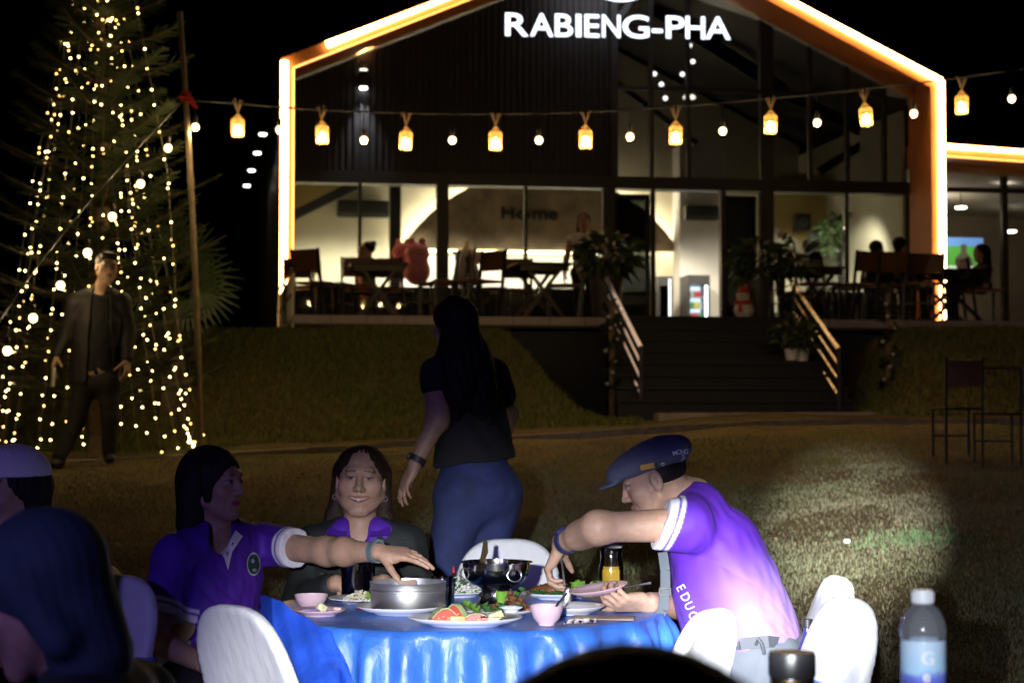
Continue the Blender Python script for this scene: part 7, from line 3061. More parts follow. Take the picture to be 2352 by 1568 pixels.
G.func(vcut, A_(nb) + (-0.12, -0.25, -0.4), A_(nb) + (0.12, 0.05, 0.12), mode='sub', k=0.006)
G.cone(nb + V((0, 0, 0.06)), nb + V((0, -0.03, -0.02)), 0.075, 0.062, k=0.01, mode='sub')
M_JKT = mat('dark_green_jacket', (0.014, 0.017, 0.017), rough=0.75, var=0.15, bump=0.2, bscale=100)
garment(G, w2, 'jacket', M_JKT, wr=0.004, wf=20)
for q in (-1, 1):
    mb = MB()
    a = nb + V((q * 0.058, -0.02, 0.045))
    mb.hexa([a + V((0, 0.03, 0)), a + V((q * 0.035, 0.03, -0.012)), a + V((q * 0.062, -0.075, -0.065)), a + V((-q * 0.018, -0.085, -0.072)),
             a + V((0, 0.03, 0.008)), a + V((q * 0.035, 0.03, 0.0)), a + V((q * 0.062, -0.085, -0.060)), a + V((-q * 0.018, -0.095, -0.068))])
    mb.build('polo_collar', M_PURP, w2)
    mb = MB()
    a = nb + V((q * 0.078, -0.05, 0.0))
    mb.hexa([a + V((0, 0.05, 0.015)), a + V((q * 0.07, 0.04, -0.01)), a + V((q * 0.085, -0.075, -0.13)), a + V((-q * 0.035, -0.085, -0.20)),
             a + V((0, 0.045, 0.025)), a + V((q * 0.07, 0.03, 0.0)), a + V((q * 0.085, -0.088, -0.122)), a + V((-q * 0.035, -0.10, -0.195))])
    mb.build('lapel', M_JKT, w2)
    mb = MB()
    mb.ball(a + V((q * 0.066, -0.092, -0.10)), 0.004, 8)
    mb.build('snap', M_INOX, w2)
hips = [P(880, 1530, D2), P(776, 1530, D2)]
knees = [hips[0] + V((0.05, -0.42, -0.02)), hips[1] + V((-0.05, -0.42, -0.02))]
ank = [V((k.x, k.y + 0.02, gz(k.x, k.y) + 0.09)) for k in knees]
legs(w2, hips, knees, ank, M_DARKC, shoe_dir=[(0, -1, 0)] * 2, seed=2.0)

# ------------------------------------------------ 3. man in flat cap and gradient purple shirt
D3 = 6.0
m1 = person('man in blue flat cap and purple shirt leaning over the table with a spoon', P(1730, 1600, D3))
hc, hm = P(1500, 1098, D3 - 0.02), frame((-0.90, 0.12, -0.36), (-0.30, 0, 0.95))
nb = P(1592, 1142, D3 + 0.05)
shL, shR = P(1578, 1204, 5.84), P(1552, 1190, 6.22)
elL, wrL = P(1374, 1211, 5.80), P(1292, 1246, 6.02)
elR, wrR = P(1580, 1392, 6.22), P(1492, 1384, 5.92)
side3 = V((0.05, -1, 0)).normalized()
tor = [P(1606, 1178, D3 + 0.04), P(1642, 1262, D3 + 0.02), P(1668, 1350, D3), P(1694, 1430, D3), P(1712, 1480, D3)]
F_ = Field(0.0044)
head(F_, hc, hm, 1.04)
F_.cone(hc + hm @ V((0, -0.03, -0.055)), nb, 0.056, 0.066, k=0.03)
F_.loft(tor, [0.14, 0.17, 0.17, 0.17, 0.17], [0.08, 0.11, 0.13, 0.14, 0.14], side3, k=0.04)
F_.chain([shL, elL, wrL], [0.055, 0.045, 0.035], k=0.035)
F_.cone(elL, elL.lerp(wrL, 0.5), 0.044, 0.042, k=0.03)
F_.chain([shR, elR, wrR], [0.06, 0.05, 0.034], k=0.03)
tipsL, thL = hand(F_, wrL + V((-0.008, 0.012, -0.008)), (-0.42, 0.30, -0.86), (-0.86, 0.05, 0.45), 1, curls=(0.55, 0.6, 0.65, 0.7), spread=0.03, thumb=0.75, s=1.05)
tipsR, thR = hand(F_, wrR + V((-0.010, -0.012, 0)), (-0.80, -0.42, 0.05), (0.30, -0.55, -0.78), -1, curls=(0.62, 0.72, 0.80, 0.85), spread=0.06, thumb=0.2, s=1.08)
skin_obj(F_, m1, [(hc, hm, 1.04, 0.0, (0.03, 0.02, 0.016), (0.36, 0.16, 0.12))], tone=(0.44, 0.27, 0.19))
# short hair at the nape and temple, below the cap
hv, hf = hair_field(hc, hm, 1.04, [('e', (0, -0.026, 0.016), (0.0785, 0.086, 0.066))], open_=(0.085, 0.10, 0.10), oc=(0, 0.095, -0.04), groove=0.0005)
obj('hair', hv, hf, M_HAIR, m1, shade='smooth')
# flat cap
C_ = Field(0.005)
m_ = np.array(hm)
W = lambda *p: A_(hc) + m_ @ (A_(p) * 1.04)
C_.ell(W(0, -0.028, 0.058), A_((0.096, 0.126, 0.062)), M=m_, k=0.02)
C_.ell(W(0, 0.055, 0.052), A_((0.086, 0.082, 0.046)), M=m_, k=0.03)
C_.cut(W(0, 0, 0.022), -m_[:, 2] + 0.10 * m_[:, 1], k=0.01)
C_.ell(W(0, 0.122, 0.030), A_((0.072, 0.052, 0.010)), M=m_, k=0.012)
C_.func(lambda p: 0.0016 * wob(p, 45, 1.0), W(0, 0, 0) - 0.25, W(0, 0, 0) + 0.25, mode='disp')
cvs, cfs = C_.mesh()
cvs = relax(cvs, cfs, 1)
M_CAPB = mat('blue_grey_twill', (0.085, 0.098, 0.155), rough=0.8, var=0.12, scale=12, bump=0.25, bscale=400)
cap_o = obj('flat_cap', cvs, cfs, M_CAPB, m1, shade='smooth')
cb = bvh_of(cvs, cfs)
M_STRAP = mat('tan_leather', (0.55, 0.31, 0.06), rough=0.5)
for (ch, u, v, h_, an) in (('M', 1554, 1046, 9, -0.22), ('O', 1563, 1043, 9, -0.15), ('N', 1571, 1042, 9, -0.08), ('G', 1579, 1041, 9, 0.0), ('S', 1574, 1053, 10, 0.0), ('T', 1572, 1060, 5, 0), ('H', 1577, 1060, 5, 0), ('E', 1582, 1060, 5, 0)):
    decal(cb, m1, 'cap_letter', M_WHITEC, letter_uv(ch, u - 9, v, h_ + 1.5, an), 0.002)
decal(cb, m1, 'cap_strap', M_STRAP, poly_uv([(1471, 1068), (1508, 1059), (1514, 1063), (1512, 1070), (1472, 1079)]), 0.004)
decal(cb, m1, 'strap_button', M_BLACK, disc_uv(1507, 1065, 5.5, 6), 0.007)
decal(cb, m1, 'eyelet', M_INOX, disc_uv(1522, 1064, 4, 3.5, r0=0.55), 0.004)
# shirt
G = Field(0.0052)
G.loft(tor, [0.150, 0.195, 0.20, 0.20, 0.20], [0.092, 0.150, 0.174, 0.182, 0.182], side3, k=0.06)
cL, cR = shL.lerp(elL, 0.30), shR.lerp(elR, 0.5)
G.cone(P(1600, 1158, 5.98), shL, 0.060, 0.076, k=0.06)
G.cone(P(1595, 1160, 6.1), shR, 0.060, 0.074, k=0.06)
G.cone(shL, shL.lerp(elL, 0.34), 0.078, 0.076, k=0.04)
G.cone(shR, cR, 0.072, 0.07, k=0.04)
slv = (elL - shL).normalized() + V((-0.10, 0, 0.42))
for c_, dv in ((cL, slv), (cR, elR - shR)):
    G.cut(c_, dv)
    G.ops[-1] = (lambda p, f=G.ops[-1][0], q=A_(c_): np.where(nrm(p - q) < 0.125, f(p), -1.0), None, None, 'plane', 0.004)
G.cone(nb + V((-0.02, 0, 0.02)), nb + V((-0.11, -0.01, 0.01)), 0.055, 0.058, k=0.01, mode='sub')
G.cut(P(1716, 1478, D3), (0.20, 0, -1))
n_sl = A_(slv.normalized())


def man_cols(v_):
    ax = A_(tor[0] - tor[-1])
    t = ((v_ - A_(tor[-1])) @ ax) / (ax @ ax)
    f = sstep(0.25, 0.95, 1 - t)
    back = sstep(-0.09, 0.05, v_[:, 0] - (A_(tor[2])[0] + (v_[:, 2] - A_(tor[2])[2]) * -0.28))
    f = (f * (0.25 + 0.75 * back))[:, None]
    c = A_(PURPLE) * (1 - f) + A_((0.42, 0.26, 0.66)) * f  # print fades to lavender; lower back also lightened for the beam's hot spot
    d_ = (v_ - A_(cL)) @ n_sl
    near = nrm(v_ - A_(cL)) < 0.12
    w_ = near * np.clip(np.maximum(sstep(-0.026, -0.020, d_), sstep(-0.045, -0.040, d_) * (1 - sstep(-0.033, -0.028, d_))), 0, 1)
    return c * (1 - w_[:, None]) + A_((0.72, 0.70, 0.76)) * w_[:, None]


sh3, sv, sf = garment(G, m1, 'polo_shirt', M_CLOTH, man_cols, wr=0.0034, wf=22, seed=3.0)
bv = bvh_of(sv, sf)
for ch, u, v, an in (('E', 1541, 1348, 1.05), ('D', 1550, 1366, 1.08), ('U', 1559, 1386, 1.12), ('C', 1568, 1407, 1.15), ('A', 1576, 1428, 1.12), ('T', 1586, 1447, 1.08), ('I', 1595, 1464, 1.05), ('O', 1600, 1475, 1.0)):
    decal(bv, m1, 'shirt_letter', M_WHITEC, letter_uv(ch, u + 13, v, 21, an, 0.9), 0.003)
for k, (u, v, ru, rv) in enumerate(((1503, 1142, 8, 3), (1512, 1146, 9, 3.5), (1520, 1142, 5, 3))):
    decal(bv, m1, 'shoulder_print', M_WHITEC, disc_uv(u + 20, v + 4, ru, rv), 0.003)
# back of the collar
mb = MB()
cc_ = nb + V((0.0, 0.0, 0.01))
ring = []
for k in range(15):
    a = -2.3 + 4.6 * k / 14
    ring.append((cc_ + V((0.052 * math.cos(a) - 0.01, 0.066 * math.sin(a), 0.038 - 0.030 * (1 - math.cos(a)))), cc_ + V((0.088 * math.cos(a) - 0.0, 0.092 * math.sin(a), -0.004 - 0.034 * (1 - math.cos(a))))))
for i in range(14):
    mb.add([ring[i][0], ring[i + 1][0], ring[i + 1][1], ring[i][1]], [(0, 1, 2, 3)])
cl_ = mb.build('collar', M_PURP, m1, shade='smooth')
sol = cl_.modifiers.new('s', 'SOLIDIFY')
sol.thickness = 0.007
band(m1, 'watch_strap', elL.lerp(wrL, 0.86), wrL, 0.0375, 0.026, mat('navy_strap', (0.02, 0.03, 0.10), rough=0.45), 0.005, face=(-0.6, -0.2, 0.8))
hips = [P(1742, 1536, 5.90), P(1742, 1536, 6.12)]
knees = [P(1500, 1560, 5.78), P(1470, 1545, 6.2)]
ank = [V((knees[0].x + 0.02, knees[0].y, gz(0.4, 5.8) + 0.09)), V((knees[1].x + 0.02, knees[1].y, gz(0.4, 6.2) + 0.09))]
legs(m1, hips, knees, ank, M_GREYT, r=(0.098, 0.07, 0.055), shoe_dir=[(-1, 0, 0)] * 2, hipw=((0.155, 0.20, 0.12), np.eye(3)), seed=4.0)
mb = MB()
bp_ = [P(1640, 1482, 5.86), P(1700, 1478, 5.80), P(1765, 1472, 5.80), P(1815, 1478, 5.86), P(1838, 1488, 5.98)]
for i in range(4):
    mb.bar(bp_[i], bp_[i + 1], 0.008, 0.035, up=V((0, -1, 0.2)).cross(bp_[i + 1] - bp_[i]))
mb.build('belt', mat('grey_belt', (0.09, 0.10, 0.12), rough=0.6), m1)
mb = MB()
mb.tube([P(1737, 1478, 5.77), P(1742, 1466, 5.75), P(1750, 1476, 5.75), P(1756, 1500, 5.76)], 0.006, n=6)
mb.build('belt_loop', mat('grey_belt', (0.09, 0.10, 0.12), rough=0.6), m1)
# bag strap hanging before his chest
bs = thing('bag_strap', 'grey webbing bag strap with square buckle hanging in front of the man', 'strap', P(1527, 1400, 5.92))
mb = MB()
sp_ = [P(1522, 1268, 5.92), P(1528, 1310, 5.90), P(1528, 1352, 5.88), P(1522, 1400, 5.87), P(1512, 1420, 5.87)]
for i in range(4):
    mb.bar(sp_[i], sp_[i + 1], 0.030, 0.004, up=V((0, -1, 0)))
mb.build('webbing', mat('grey_webbing', (0.07, 0.085, 0.10), rough=0.8), bs)
mb = MB()
c = P(1527, 1358, 5.865)
for (dx, dz, sx_, sz_) in ((-0.017, 0, 0.003, 0.022), (0.017, 0, 0.003, 0.022), (0, 0.011, 0.037, 0.003), (0, -0.011, 0.037, 0.003)):
    mb.box(c + V((dx, -0.004, dz)), (sx_, 0.004, sz_))
mb.build('buckle', M_INOXD, bs)
# what he holds: plate with a white stick, and the serving spoon
pc = P(1374, 1353, 5.90)
tilt = Matrix.Rotation(-0.16, 3, 'Y') @ Matrix.Rotation(0.05, 3, 'X')
hpl = thing('held_plate', 'pink plate held tilted in the right hand of the man in the cap', 'plate', pc)
mb = MB()
r_ = 0.094
mb.lathe([(0, -0.012), (r_ * 0.6, -0.012), (r_ * 0.8, -0.004), (r_, 0.006), (r_ * 1.005, 0.0085), (r_ * 0.98, 0.009), (r_ * 0.78, 0.001), (r_ * 0.6, -0.006), (0, -0.006)], pc, 44, M=tilt)
mb.build('dish', M_PINKW, hpl, ang=60)
tag(MB().tube([P(1408, 1353, 5.90), P(1495, 1338, 5.88)], 0.0042, n=8).build('white_stick', mat('white_plastic_stick', (0.8, 0.8, 0.8), rough=0.4)), 'white stick lying across the held pink plate', 'stick')
sn_ = thing('serving_spoon', 'long steel spoon held upright by the left hand of the man', 'spoon', P(1300, 1385, 5.96))
mb = MB()
mb.tube([P(1284, 1268, 6.02), P(1292, 1300, 6.0), P(1297, 1345, 5.97)], [0.004, 0.003, 0.0045], n=8)
mb.build('handle', M_INOX, sn_)
mb = MB()
mb.ball(P(1303, 1370, 5.96), 0.019, 14, M=Matrix.Rotation(0.15, 3, 'Y') @ Matrix(((0.8, 0, 0), (0, 0.45, 0), (0, 0, 1.7))))
mb.build('spoon_bowl', M_INOX, sn_)

# ------------------------------------------------ 4. woman walking behind the table
D4 = 8.2
w4 = person('woman with long dark hair in black tee and jeans walking past behind the table', P(1090, 1560, D4))
hc, hm = P(1040, 745, D4), frame((-0.55, 0.83, -0.05), (0, 0, 1))
nb = P(1050, 818, D4)
side4 = V((0.90, 0.42, 0)).normalized()
shL, shR = P(1010, 858, D4 - 0.14), P(1135, 862, D4 + 0.12)
shL, shR = P(1004, 862, D4 - 0.10), P(1130, 858, D4 + 0.10)
elL, wrL = P(1006, 965, D4 - 0.16), P(952, 1066, D4 - 0.20)
elR, wrR = P(1166, 950, D4 + 0.2), P(1150, 1030, D4 + 0.05)
tor = [P(1062, 850, D4), P(1072, 910, D4), P(1085, 985, D4), P(1092, 1050, D4)]
F_ = Field(0.007)
head(F_, hc, hm, 1.0, ear=False)
F_.cone(hc + hm @ V((0, -0.022, -0.065)), nb, 0.05, 0.055, k=0.03)
F_.loft(tor, [0.13, 0.14, 0.14, 0.15], [0.08, 0.09, 0.09, 0.1], side4, k=0.04)
F_.chain([shL, elL, wrL], [0.058, 0.046, 0.031], k=0.02)
F_.cone(shL.lerp(elL, 0.3), elL, 0.060, 0.048, k=0.02)
F_.chain([shR, elR, wrR], [0.056, 0.046, 0.031], k=0.02)
hand(F_, wrL, (-0.45, -0.05, -0.9), (-0.8, -0.4, 0.45), 1, curls=(0.2, 0.25, 0.3, 0.35), s=1.05)
hand(F_, wrR, (-0.6, -0.2, -0.8), (0.8, -0.4, 0.2), -1, curls=(0.3, 0.35, 0.4, 0.45))
skin_obj(F_, w4, [(hc, hm, 1.0)])
hv, hf = hair_field(hc, hm, 1.0, [('e', (0, -0.025, 0.036), (0.094, 0.108, 0.086)), ('c', (0, -0.055, 0.0), (0.0, -0.085, -0.18), 0.085, 0.115), ('c', (0.03, -0.08, -0.16), (0.055, -0.11, -0.33), 0.105, 0.085), ('c', (-0.03, -0.08, -0.16), (-0.05, -0.11, -0.30), 0.10, 0.080), ('c', (0.05, -0.11, -0.33), (0.09, -0.12, -0.43), 0.080, 0.035), ('c', (-0.05, -0.11, -0.30), (-0.06, -0.10, -0.40), 0.075, 0.03)], h=0.008, groove=0.003)
obj('hair', hv, hf, M_HAIR, w4, shade='smooth')
G = Field(0.009)
G.loft(tor + [P(1094, 1085, D4)], [0.150, 0.172, 0.170, 0.188, 0.200], [0.098, 0.118, 0.118, 0.145, 0.17], side4, k=0.05)
G.cone(P(1040, 838, D4), shL, 0.05, 0.07, k=0.05)
G.cone(P(1070, 838, D4), shR, 0.05, 0.07, k=0.05)
cL, cR = shL.lerp(elL, 0.22), shR.lerp(elR, 0.5)
G.cone(shL, cL, 0.074, 0.074, k=0.03)
G.cone(shR, cR, 0.072, 0.074, k=0.03)
G.cut(P(1092, 1062, D4), (0.12, 0, -1))
garment(G, w4, 'black_tee', M_BTEE, wr=0.004, wf=16, seed=5.0)
band(w4, 'watch_strap', elL.lerp(wrL, 0.90), wrL, 0.034, 0.028, M_BLACK, 0.006, face=(-1, -0.3, 0))
hl, hr_ = P(1058, 1160, D4 - 0.05), P(1135, 1160, D4 + 0.04)
G = Field(0.009)
m_ = np.array(frame((-0.42, 0.90, 0)))
G.ell(P(1100, 1128, D4), (0.195, 0.175, 0.135), M=m_, k=0.05)
G.cone(P(1090, 1085, D4), P(1092, 1120, D4), 0.150, 0.165, k=0.05)
kn1, kn2 = P(1012, 1340, D4 - 0.10), P(1096, 1352, D4 + 0.05)
an1 = V((kn1.x - 0.03, kn1.y - 0.02, gz(kn1.x, kn1.y) + 0.09))
an2 = V((kn2.x + 0.10, kn2.y + 0.06, gz(kn2.x, kn2.y) + 0.12))
G.chain([hl, kn1, an1], [0.115, 0.072, 0.055], k=0.04)
G.chain([hr_, kn2, an2], [0.118, 0.072, 0.055], k=0.04)
garment(G, w4, 'jeans', M_JEANS, wr=0.004, wf=14, seed=6.0)
for a in (an1, an2):
    S_ = Field(0.01)
    S_.cone(a + V((0.02, -0.02, -0.05)), a + V((-0.12, 0.06, -0.055)), 0.04, 0.034, k=0.02)
    S_.cone(a, a - V((0, 0, 0.05)), 0.045, 0.045, k=0.02)
    sv_, sf_ = S_.mesh()
    obj('shoe', sv_, sf_, M_SHOE, w4, shade='smooth')

# ------------------------------------------------ 5. man standing before the lit conifer
D5 = 15.2
m5 = person('man with glasses in dark jacket standing before the lit conifer', P(205, 1050, D5))
hc, hm = P(246, 614, D5), frame((0.42, -0.90, -0.06), (0.10, 0, 1))
nb = P(232, 664, D5 + 0.02)
shL, shR = P(280, 694, D5 + 0.04), P(174, 694, D5 - 0.02)
elL, wrL = P(296, 770, D5 + 0.06), P(293, 826, D5 - 0.02)
elR, wrR = P(152, 770, D5 + 0.02), P(130, 818, D5 - 0.06)
tor = [P(228, 690, D5), P(226, 740, D5), P(222, 800, D5), P(220, 850, D5)]
side5 = V((1, 0.12, 0)).normalized()
F_ = Field(0.0075)
head(F_, hc, hm, 1.06)
F_.cone(hc + hm @ V((0, -0.022, -0.065)), nb, 0.052, 0.06, k=0.03)
F_.loft(tor, [0.14, 0.16, 0.14, 0.15], [0.08, 0.09, 0.09, 0.1], side5, k=0.04)
F_.chain([shL, elL, wrL], [0.055, 0.045, 0.03], k=0.02)
F_.chain([shR, elR, wrR], [0.055, 0.045, 0.03], k=0.02)
hand(F_, wrR, (-0.25, -0.35, -0.9), (-0.9, -0.3, 0.3), -1, curls=(0.35, 0.4, 0.45, 0.5), s=1.1)
hand(F_, wrL, (0.05, -0.2, -0.97), (0.9, -0.3, 0.0), 1, curls=(0.35, 0.4, 0.45, 0.5), s=1.1)
skin_obj(F_, m5, [(hc, hm, 1.06)], tone=(0.46, 0.30, 0.21))
hv, hf = hair_field(hc, hm, 1.06, [('e', (0, -0.026, 0.040), (0.086, 0.100, 0.086)), ('e', (0.0, 0.045, 0.092), (0.066, 0.05, 0.028))], open_=(0.070, 0.085, 0.085), oc=(0, 0.085, -0.028), h=0.007)
obj('hair', hv, hf, M_HAIR, m5, shade='smooth')
mb = MB()
for q in (-1, 1):
    mb.tube([hc + hm @ V((q * (0.034 + 0.022 * math.cos(t)) * 1.06, 0.107, (0.004 + 0.017 * math.sin(t)) * 1.06)) for t in np.linspace(0, 6.28, 15)], 0.0022, n=5)
    mb.tube([hc + hm @ V((q * 0.059, 0.105, 0.008)), hc + hm @ V((q * 0.088, 0.0, 0.008))], 0.002, n=5)
mb.tube([hc + hm @ V((-0.012, 0.112, 0.008)), hc + hm @ V((0.012, 0.112, 0.008))], 0.002, n=5)
mb.build('glasses', M_BLACK, m5)
G = Field(0.009)
G.loft(tor, [0.150, 0.170, 0.155, 0.16], [0.085, 0.102, 0.1, 0.1], side5, k=0.05)
G.cone(nb + V((0, 0, 0.05)), nb + V((0, -0.06, 0)), 0.05, 0.05, k=0.01, mode='sub')
garment(G, m5, 'black_tee', M_BTEE, wr=0.003, seed=7.0)
G = Field(0.009)
G.loft(tor + [P(219, 872, D5)], [0.165, 0.200, 0.19, 0.20, 0.2], [0.10, 0.125, 0.125, 0.13, 0.13], side5, k=0.05)
for a, b, c_ in ((shR, elR, wrR), (shL, elL, wrL)):
    G.cone(nb, a, 0.05, 0.072, k=0.05)
    G.chain([a, b, b.lerp(c_, 0.92)], [0.074, 0.062, 0.046], k=0.03)


def vopen(p):
    q = p - A_(nb)
    return np.maximum(np.abs(q[..., 0] - 0.02) - (0.062 + 0.05 * np.maximum(-q[..., 2], 0)), q[..., 1] + 0.03)


G.func(vopen, A_(nb) + (-0.15, -0.3, -0.85), A_(nb) + (0.2, 0.05, 0.15), mode='sub', k=0.008)
garment(G, m5, 'jacket', mat('dark_brown_jacket', (0.011, 0.009, 0.008), rough=0.7, var=0.2), wr=0.005, wf=14, seed=8.0)
hips = [P(248, 880, D5), P(196, 880, D5)]
knees = [P(252, 960, D5 - 0.03), P(176, 965, D5 - 0.06)]
fz_ = [V((P(254, 1050, D5).x, D5 - 0.05, 0)), V((P(153, 1050, D5).x, D5 - 0.25, 0))]
ank = [V((q.x, q.y, gz(q.x, q.y) + 0.10)) for q in fz_]
legs(m5, hips, knees, ank, mat('brown_trousers', (0.014, 0.011, 0.010), rough=0.85, var=0.2), r=(0.095, 0.07, 0.058), shoe_dir=[(0.3, -1, 0), (-0.2, -1, 0)], seed=9.0)
ph_ = thing('phone', 'slim pale phone held low in the hand of the standing man', 'phone', P(121, 885, D5 - 0.12))
mb = MB()
mb.rbox(P(122, 866, D5 - 0.12), (0.016, 0.075, 0.155), 0.005, M=Matrix.Rotation(0.06, 3, 'Y') @ Matrix.Rotation(0.5, 3, 'Z'))
mb.build('body', mat('pale_case', (0.70, 0.66, 0.58), rough=0.4), ph_)

# ------------------------------------------------ 6. woman in white cap at the left edge
D6 = 5.55
w6 = person('woman in white baseball cap seated at the left edge of the frame', P(10, 1600, D6))
hc, hm = P(22, 1122, D6), frame((-0.62, -0.78, -0.02), (0, 0, 1))
nb = P(40, 1232, D6 + 0.05)
tor = [P(40, 1275, D6 + 0.05), P(40, 1360, D6 + 0.05), P(36, 1470, D6 + 0.05), P(30, 1590, D6 + 0.05)]
side6 = V((0.8, -0.6, 0)).normalized()
shL, shR = P(95, 1270, D6 - 0.05), P(-60, 1270, D6 + 0.15)
elL, elR = P(115, 1430, D6 - 0.1), P(-110, 1430, D6 + 0.1)
wrL, wrR = P(40, 1500, D6 - 0.35), P(-100, 1500, D6 - 0.25)
F_ = Field(0.005)
head(F_, hc, hm, 1.0)
F_.cone(hc + hm @ V((0, -0.022, -0.065)), nb, 0.05, 0.055, k=0.03)
F_.loft(tor, [0.13, 0.15, 0.14, 0.15], [0.07, 0.09, 0.095, 0.1], side6, k=0.04)
F_.chain([shL, elL, wrL], [0.05, 0.042, 0.03], k=0.02)
F_.chain([shR, elR, wrR], [0.05, 0.042, 0.03], k=0.02)
hand(F_, wrL, (-0.7, -0.7, -0.1), (0, -0.3, 0.9), 1)
hand(F_, wrR, (0.2, -0.9, -0.1), (0, -0.3, 0.9), -1)
skin_obj(F_, w6, [(hc, hm, 1.0)])
hv, hf = hair_field(hc, hm, 1.0, [('e', (0, -0.025, 0.02), (0.088, 0.104, 0.085)), ('c', (0, -0.07, 0.0), (0, -0.075, -0.12), 0.07, 0.055), ('c', (0.07, -0.02, 0.02), (0.072, -0.03, -0.13), 0.030, 0.028), ('c', (-0.07, -0.02, 0.02), (-0.072, -0.03, -0.13), 0.030, 0.028)])
obj('hair', hv, hf, M_HAIR, w6, shade='smooth')
C_ = Field(0.006)
m_ = np.array(hm)
W = lambda *p: A_(hc) + m_ @ A_(p)
C_.ell(W(0, -0.016, 0.045), (0.098, 0.116, 0.088), M=m_, k=0.02)
C_.cut(W(0, 0, 0.036), -m_[:, 2])
C_.ell(W(0, 0.128, 0.042), (0.072, 0.070, 0.009), M=m_, k=0.01)
cvs, cfs = C_.mesh()
M_WCAP = mat('white_cotton_cap', (0.66, 0.62, 0.66), rough=0.8, var=0.06, bump=0.2, bscale=200)
obj('cap', cvs, cfs, M_WCAP, w6, shade='smooth')
cb = bvh_of(cvs, cfs)
decal(cb, w6, 'cap_letter', mat('cap_print', (0.85, 0.83, 0.9), rough=0.6), letter_uv('V', 1, 1050, 17, 0.0), 0.003)
decal(cb, w6, 'cap_letter', mat('cap_print', (0.85, 0.83, 0.9), rough=0.6), letter_uv('A', 12, 1051, 17, 0.05), 0.003)
G = Field(0.008)
G.loft(tor, [0.15, 0.18, 0.175, 0.18], [0.09, 0.115, 0.12, 0.13], side6, k=0.05)
for a, b, c_ in ((shL, elL, wrL), (shR, elR, wrR)):
    G.cone(nb, a, 0.045, 0.066, k=0.05)
    G.chain([a, b, b.lerp(c_, 0.9)], [0.066, 0.055, 0.042], k=0.03)
garment(G, w6, 'dark_top', M_BTEE, wr=0.003, seed=10.0)
hips = [P(70, 1590, D6), P(-20, 1590, D6 + 0.08)]
knees = [hips[0] + V((-0.25, -0.36, -0.02)), hips[1] + V((-0.3, -0.3, -0.02))]
ank = [V((k.x, k.y, gz(k.x, k.y) + 0.09)) for k in knees]
legs(w6, hips, knees, ank, M_DARKC, shoe_dir=[(-0.6, -0.8, 0)] * 2, seed=11.0)
banquet_chair('white covered chair under the woman in the white cap', P(30, 1500, D6).x + 0.02, D6 + 0.12, R(-38))

# ------------------------------------------------ 7. blurred person close to the camera at lower left
D7 = 3.0
w7 = person('blurred person with dark teal headscarf close to the camera at lower left', P(150, 1900, D7))
hc, hm = P(66, 1352, D7), frame((-0.82, 0.05, -0.42), (-0.35, 0, 1))
nb = P(190, 1530, D7 + 0.02)
F_ = Field(0.006)
head(F_, hc, hm, 1.05)
F_.cone(hc + hm @ V((0, -0.03, -0.055)), nb, 0.055, 0.06, k=0.03)
tor = [nb + V((0.02, 0.02, -0.08)), nb + V((0.04, 0.03, -0.2)), nb + V((0.05, 0.03, -0.36)), nb + V((0.06, 0.04, -0.5))]
side7 = V((0.05, -1, 0))
shL, shR = nb + V((0.04, -0.19, -0.09)), nb + V((0.04, 0.21, -0.09))
elL, elR = shL + V((-0.05, -0.03, -0.28)), shR + V((-0.05, 0.03, -0.28))
wrL, wrR = elL + V((-0.24, 0.05, -0.02)), elR + V((-0.24, -0.05, -0.02))
F_.loft(tor, [0.14, 0.16, 0.15, 0.16], [0.07, 0.09, 0.1, 0.1], side7, k=0.04)
F_.chain([shL, elL, wrL], [0.05, 0.042, 0.03], k=0.02)
F_.chain([shR, elR, wrR], [0.05, 0.042, 0.03], k=0.02)
hand(F_, wrL, (-1, 0.1, 0), (0, 0, 1), 1)
hand(F_, wrR, (-1, -0.1, 0), (0, 0, 1), -1)
skin_obj(F_, w7, [(hc, hm, 1.05)])
hv, hf = hair_field(hc, hm, 1.05, [('e', (0, -0.026, 0.024), (0.094, 0.108, 0.088)), ('c', (0, -0.05, 0.0), (0, -0.040, -0.13), 0.078, 0.066), ('c', (0.07, -0.01, 0.03), (0.068, -0.03, -0.09), 0.028, 0.03), ('c', (-0.07, -0.01, 0.03), (-0.068, -0.03, -0.09), 0.028, 0.03)], open_=(0.10, 0.085, 0.12), oc=(0, 0.092, -0.06), groove=0.0006)
obj('headscarf', hv, hf, mat('dark_teal_scarf', (0.030, 0.055, 0.075), rough=0.8, var=0.15), w7, shade='smooth')
G = Field(0.009)
G.loft([nb + V((0.01, 0.01, -0.02))] + tor, [0.085, 0.16, 0.19, 0.18, 0.19], [0.075, 0.10, 0.12, 0.125, 0.13], side7, k=0.05)
for a, b, c_ in ((shL, elL, wrL), (shR, elR, wrR)):
    G.cone(nb + V((0, 0, -0.06)), a, 0.05, 0.07, k=0.05)
    G.chain([a, b, b.lerp(c_, 0.9)], [0.07, 0.058, 0.044], k=0.03)
garment(G, w7, 'jacket', mat('dark_green_coat', (0.022, 0.034, 0.026), rough=0.8, var=0.2), wr=0.004, seed=12.0)
hips = [tor[-1] + V((0.0, -0.1, 0.0)), tor[-1] + V((0.0, 0.1, 0.0))]
knees = [h_ + V((-0.42, 0, 0)) for h_ in hips]
ank = [V((k.x, k.y, gz(k.x, k.y) + 0.09)) for k in knees]
legs(w7, hips, knees, ank, M_DARKC, shoe_dir=[(-1, 0, 0)] * 2, seed=13.0)
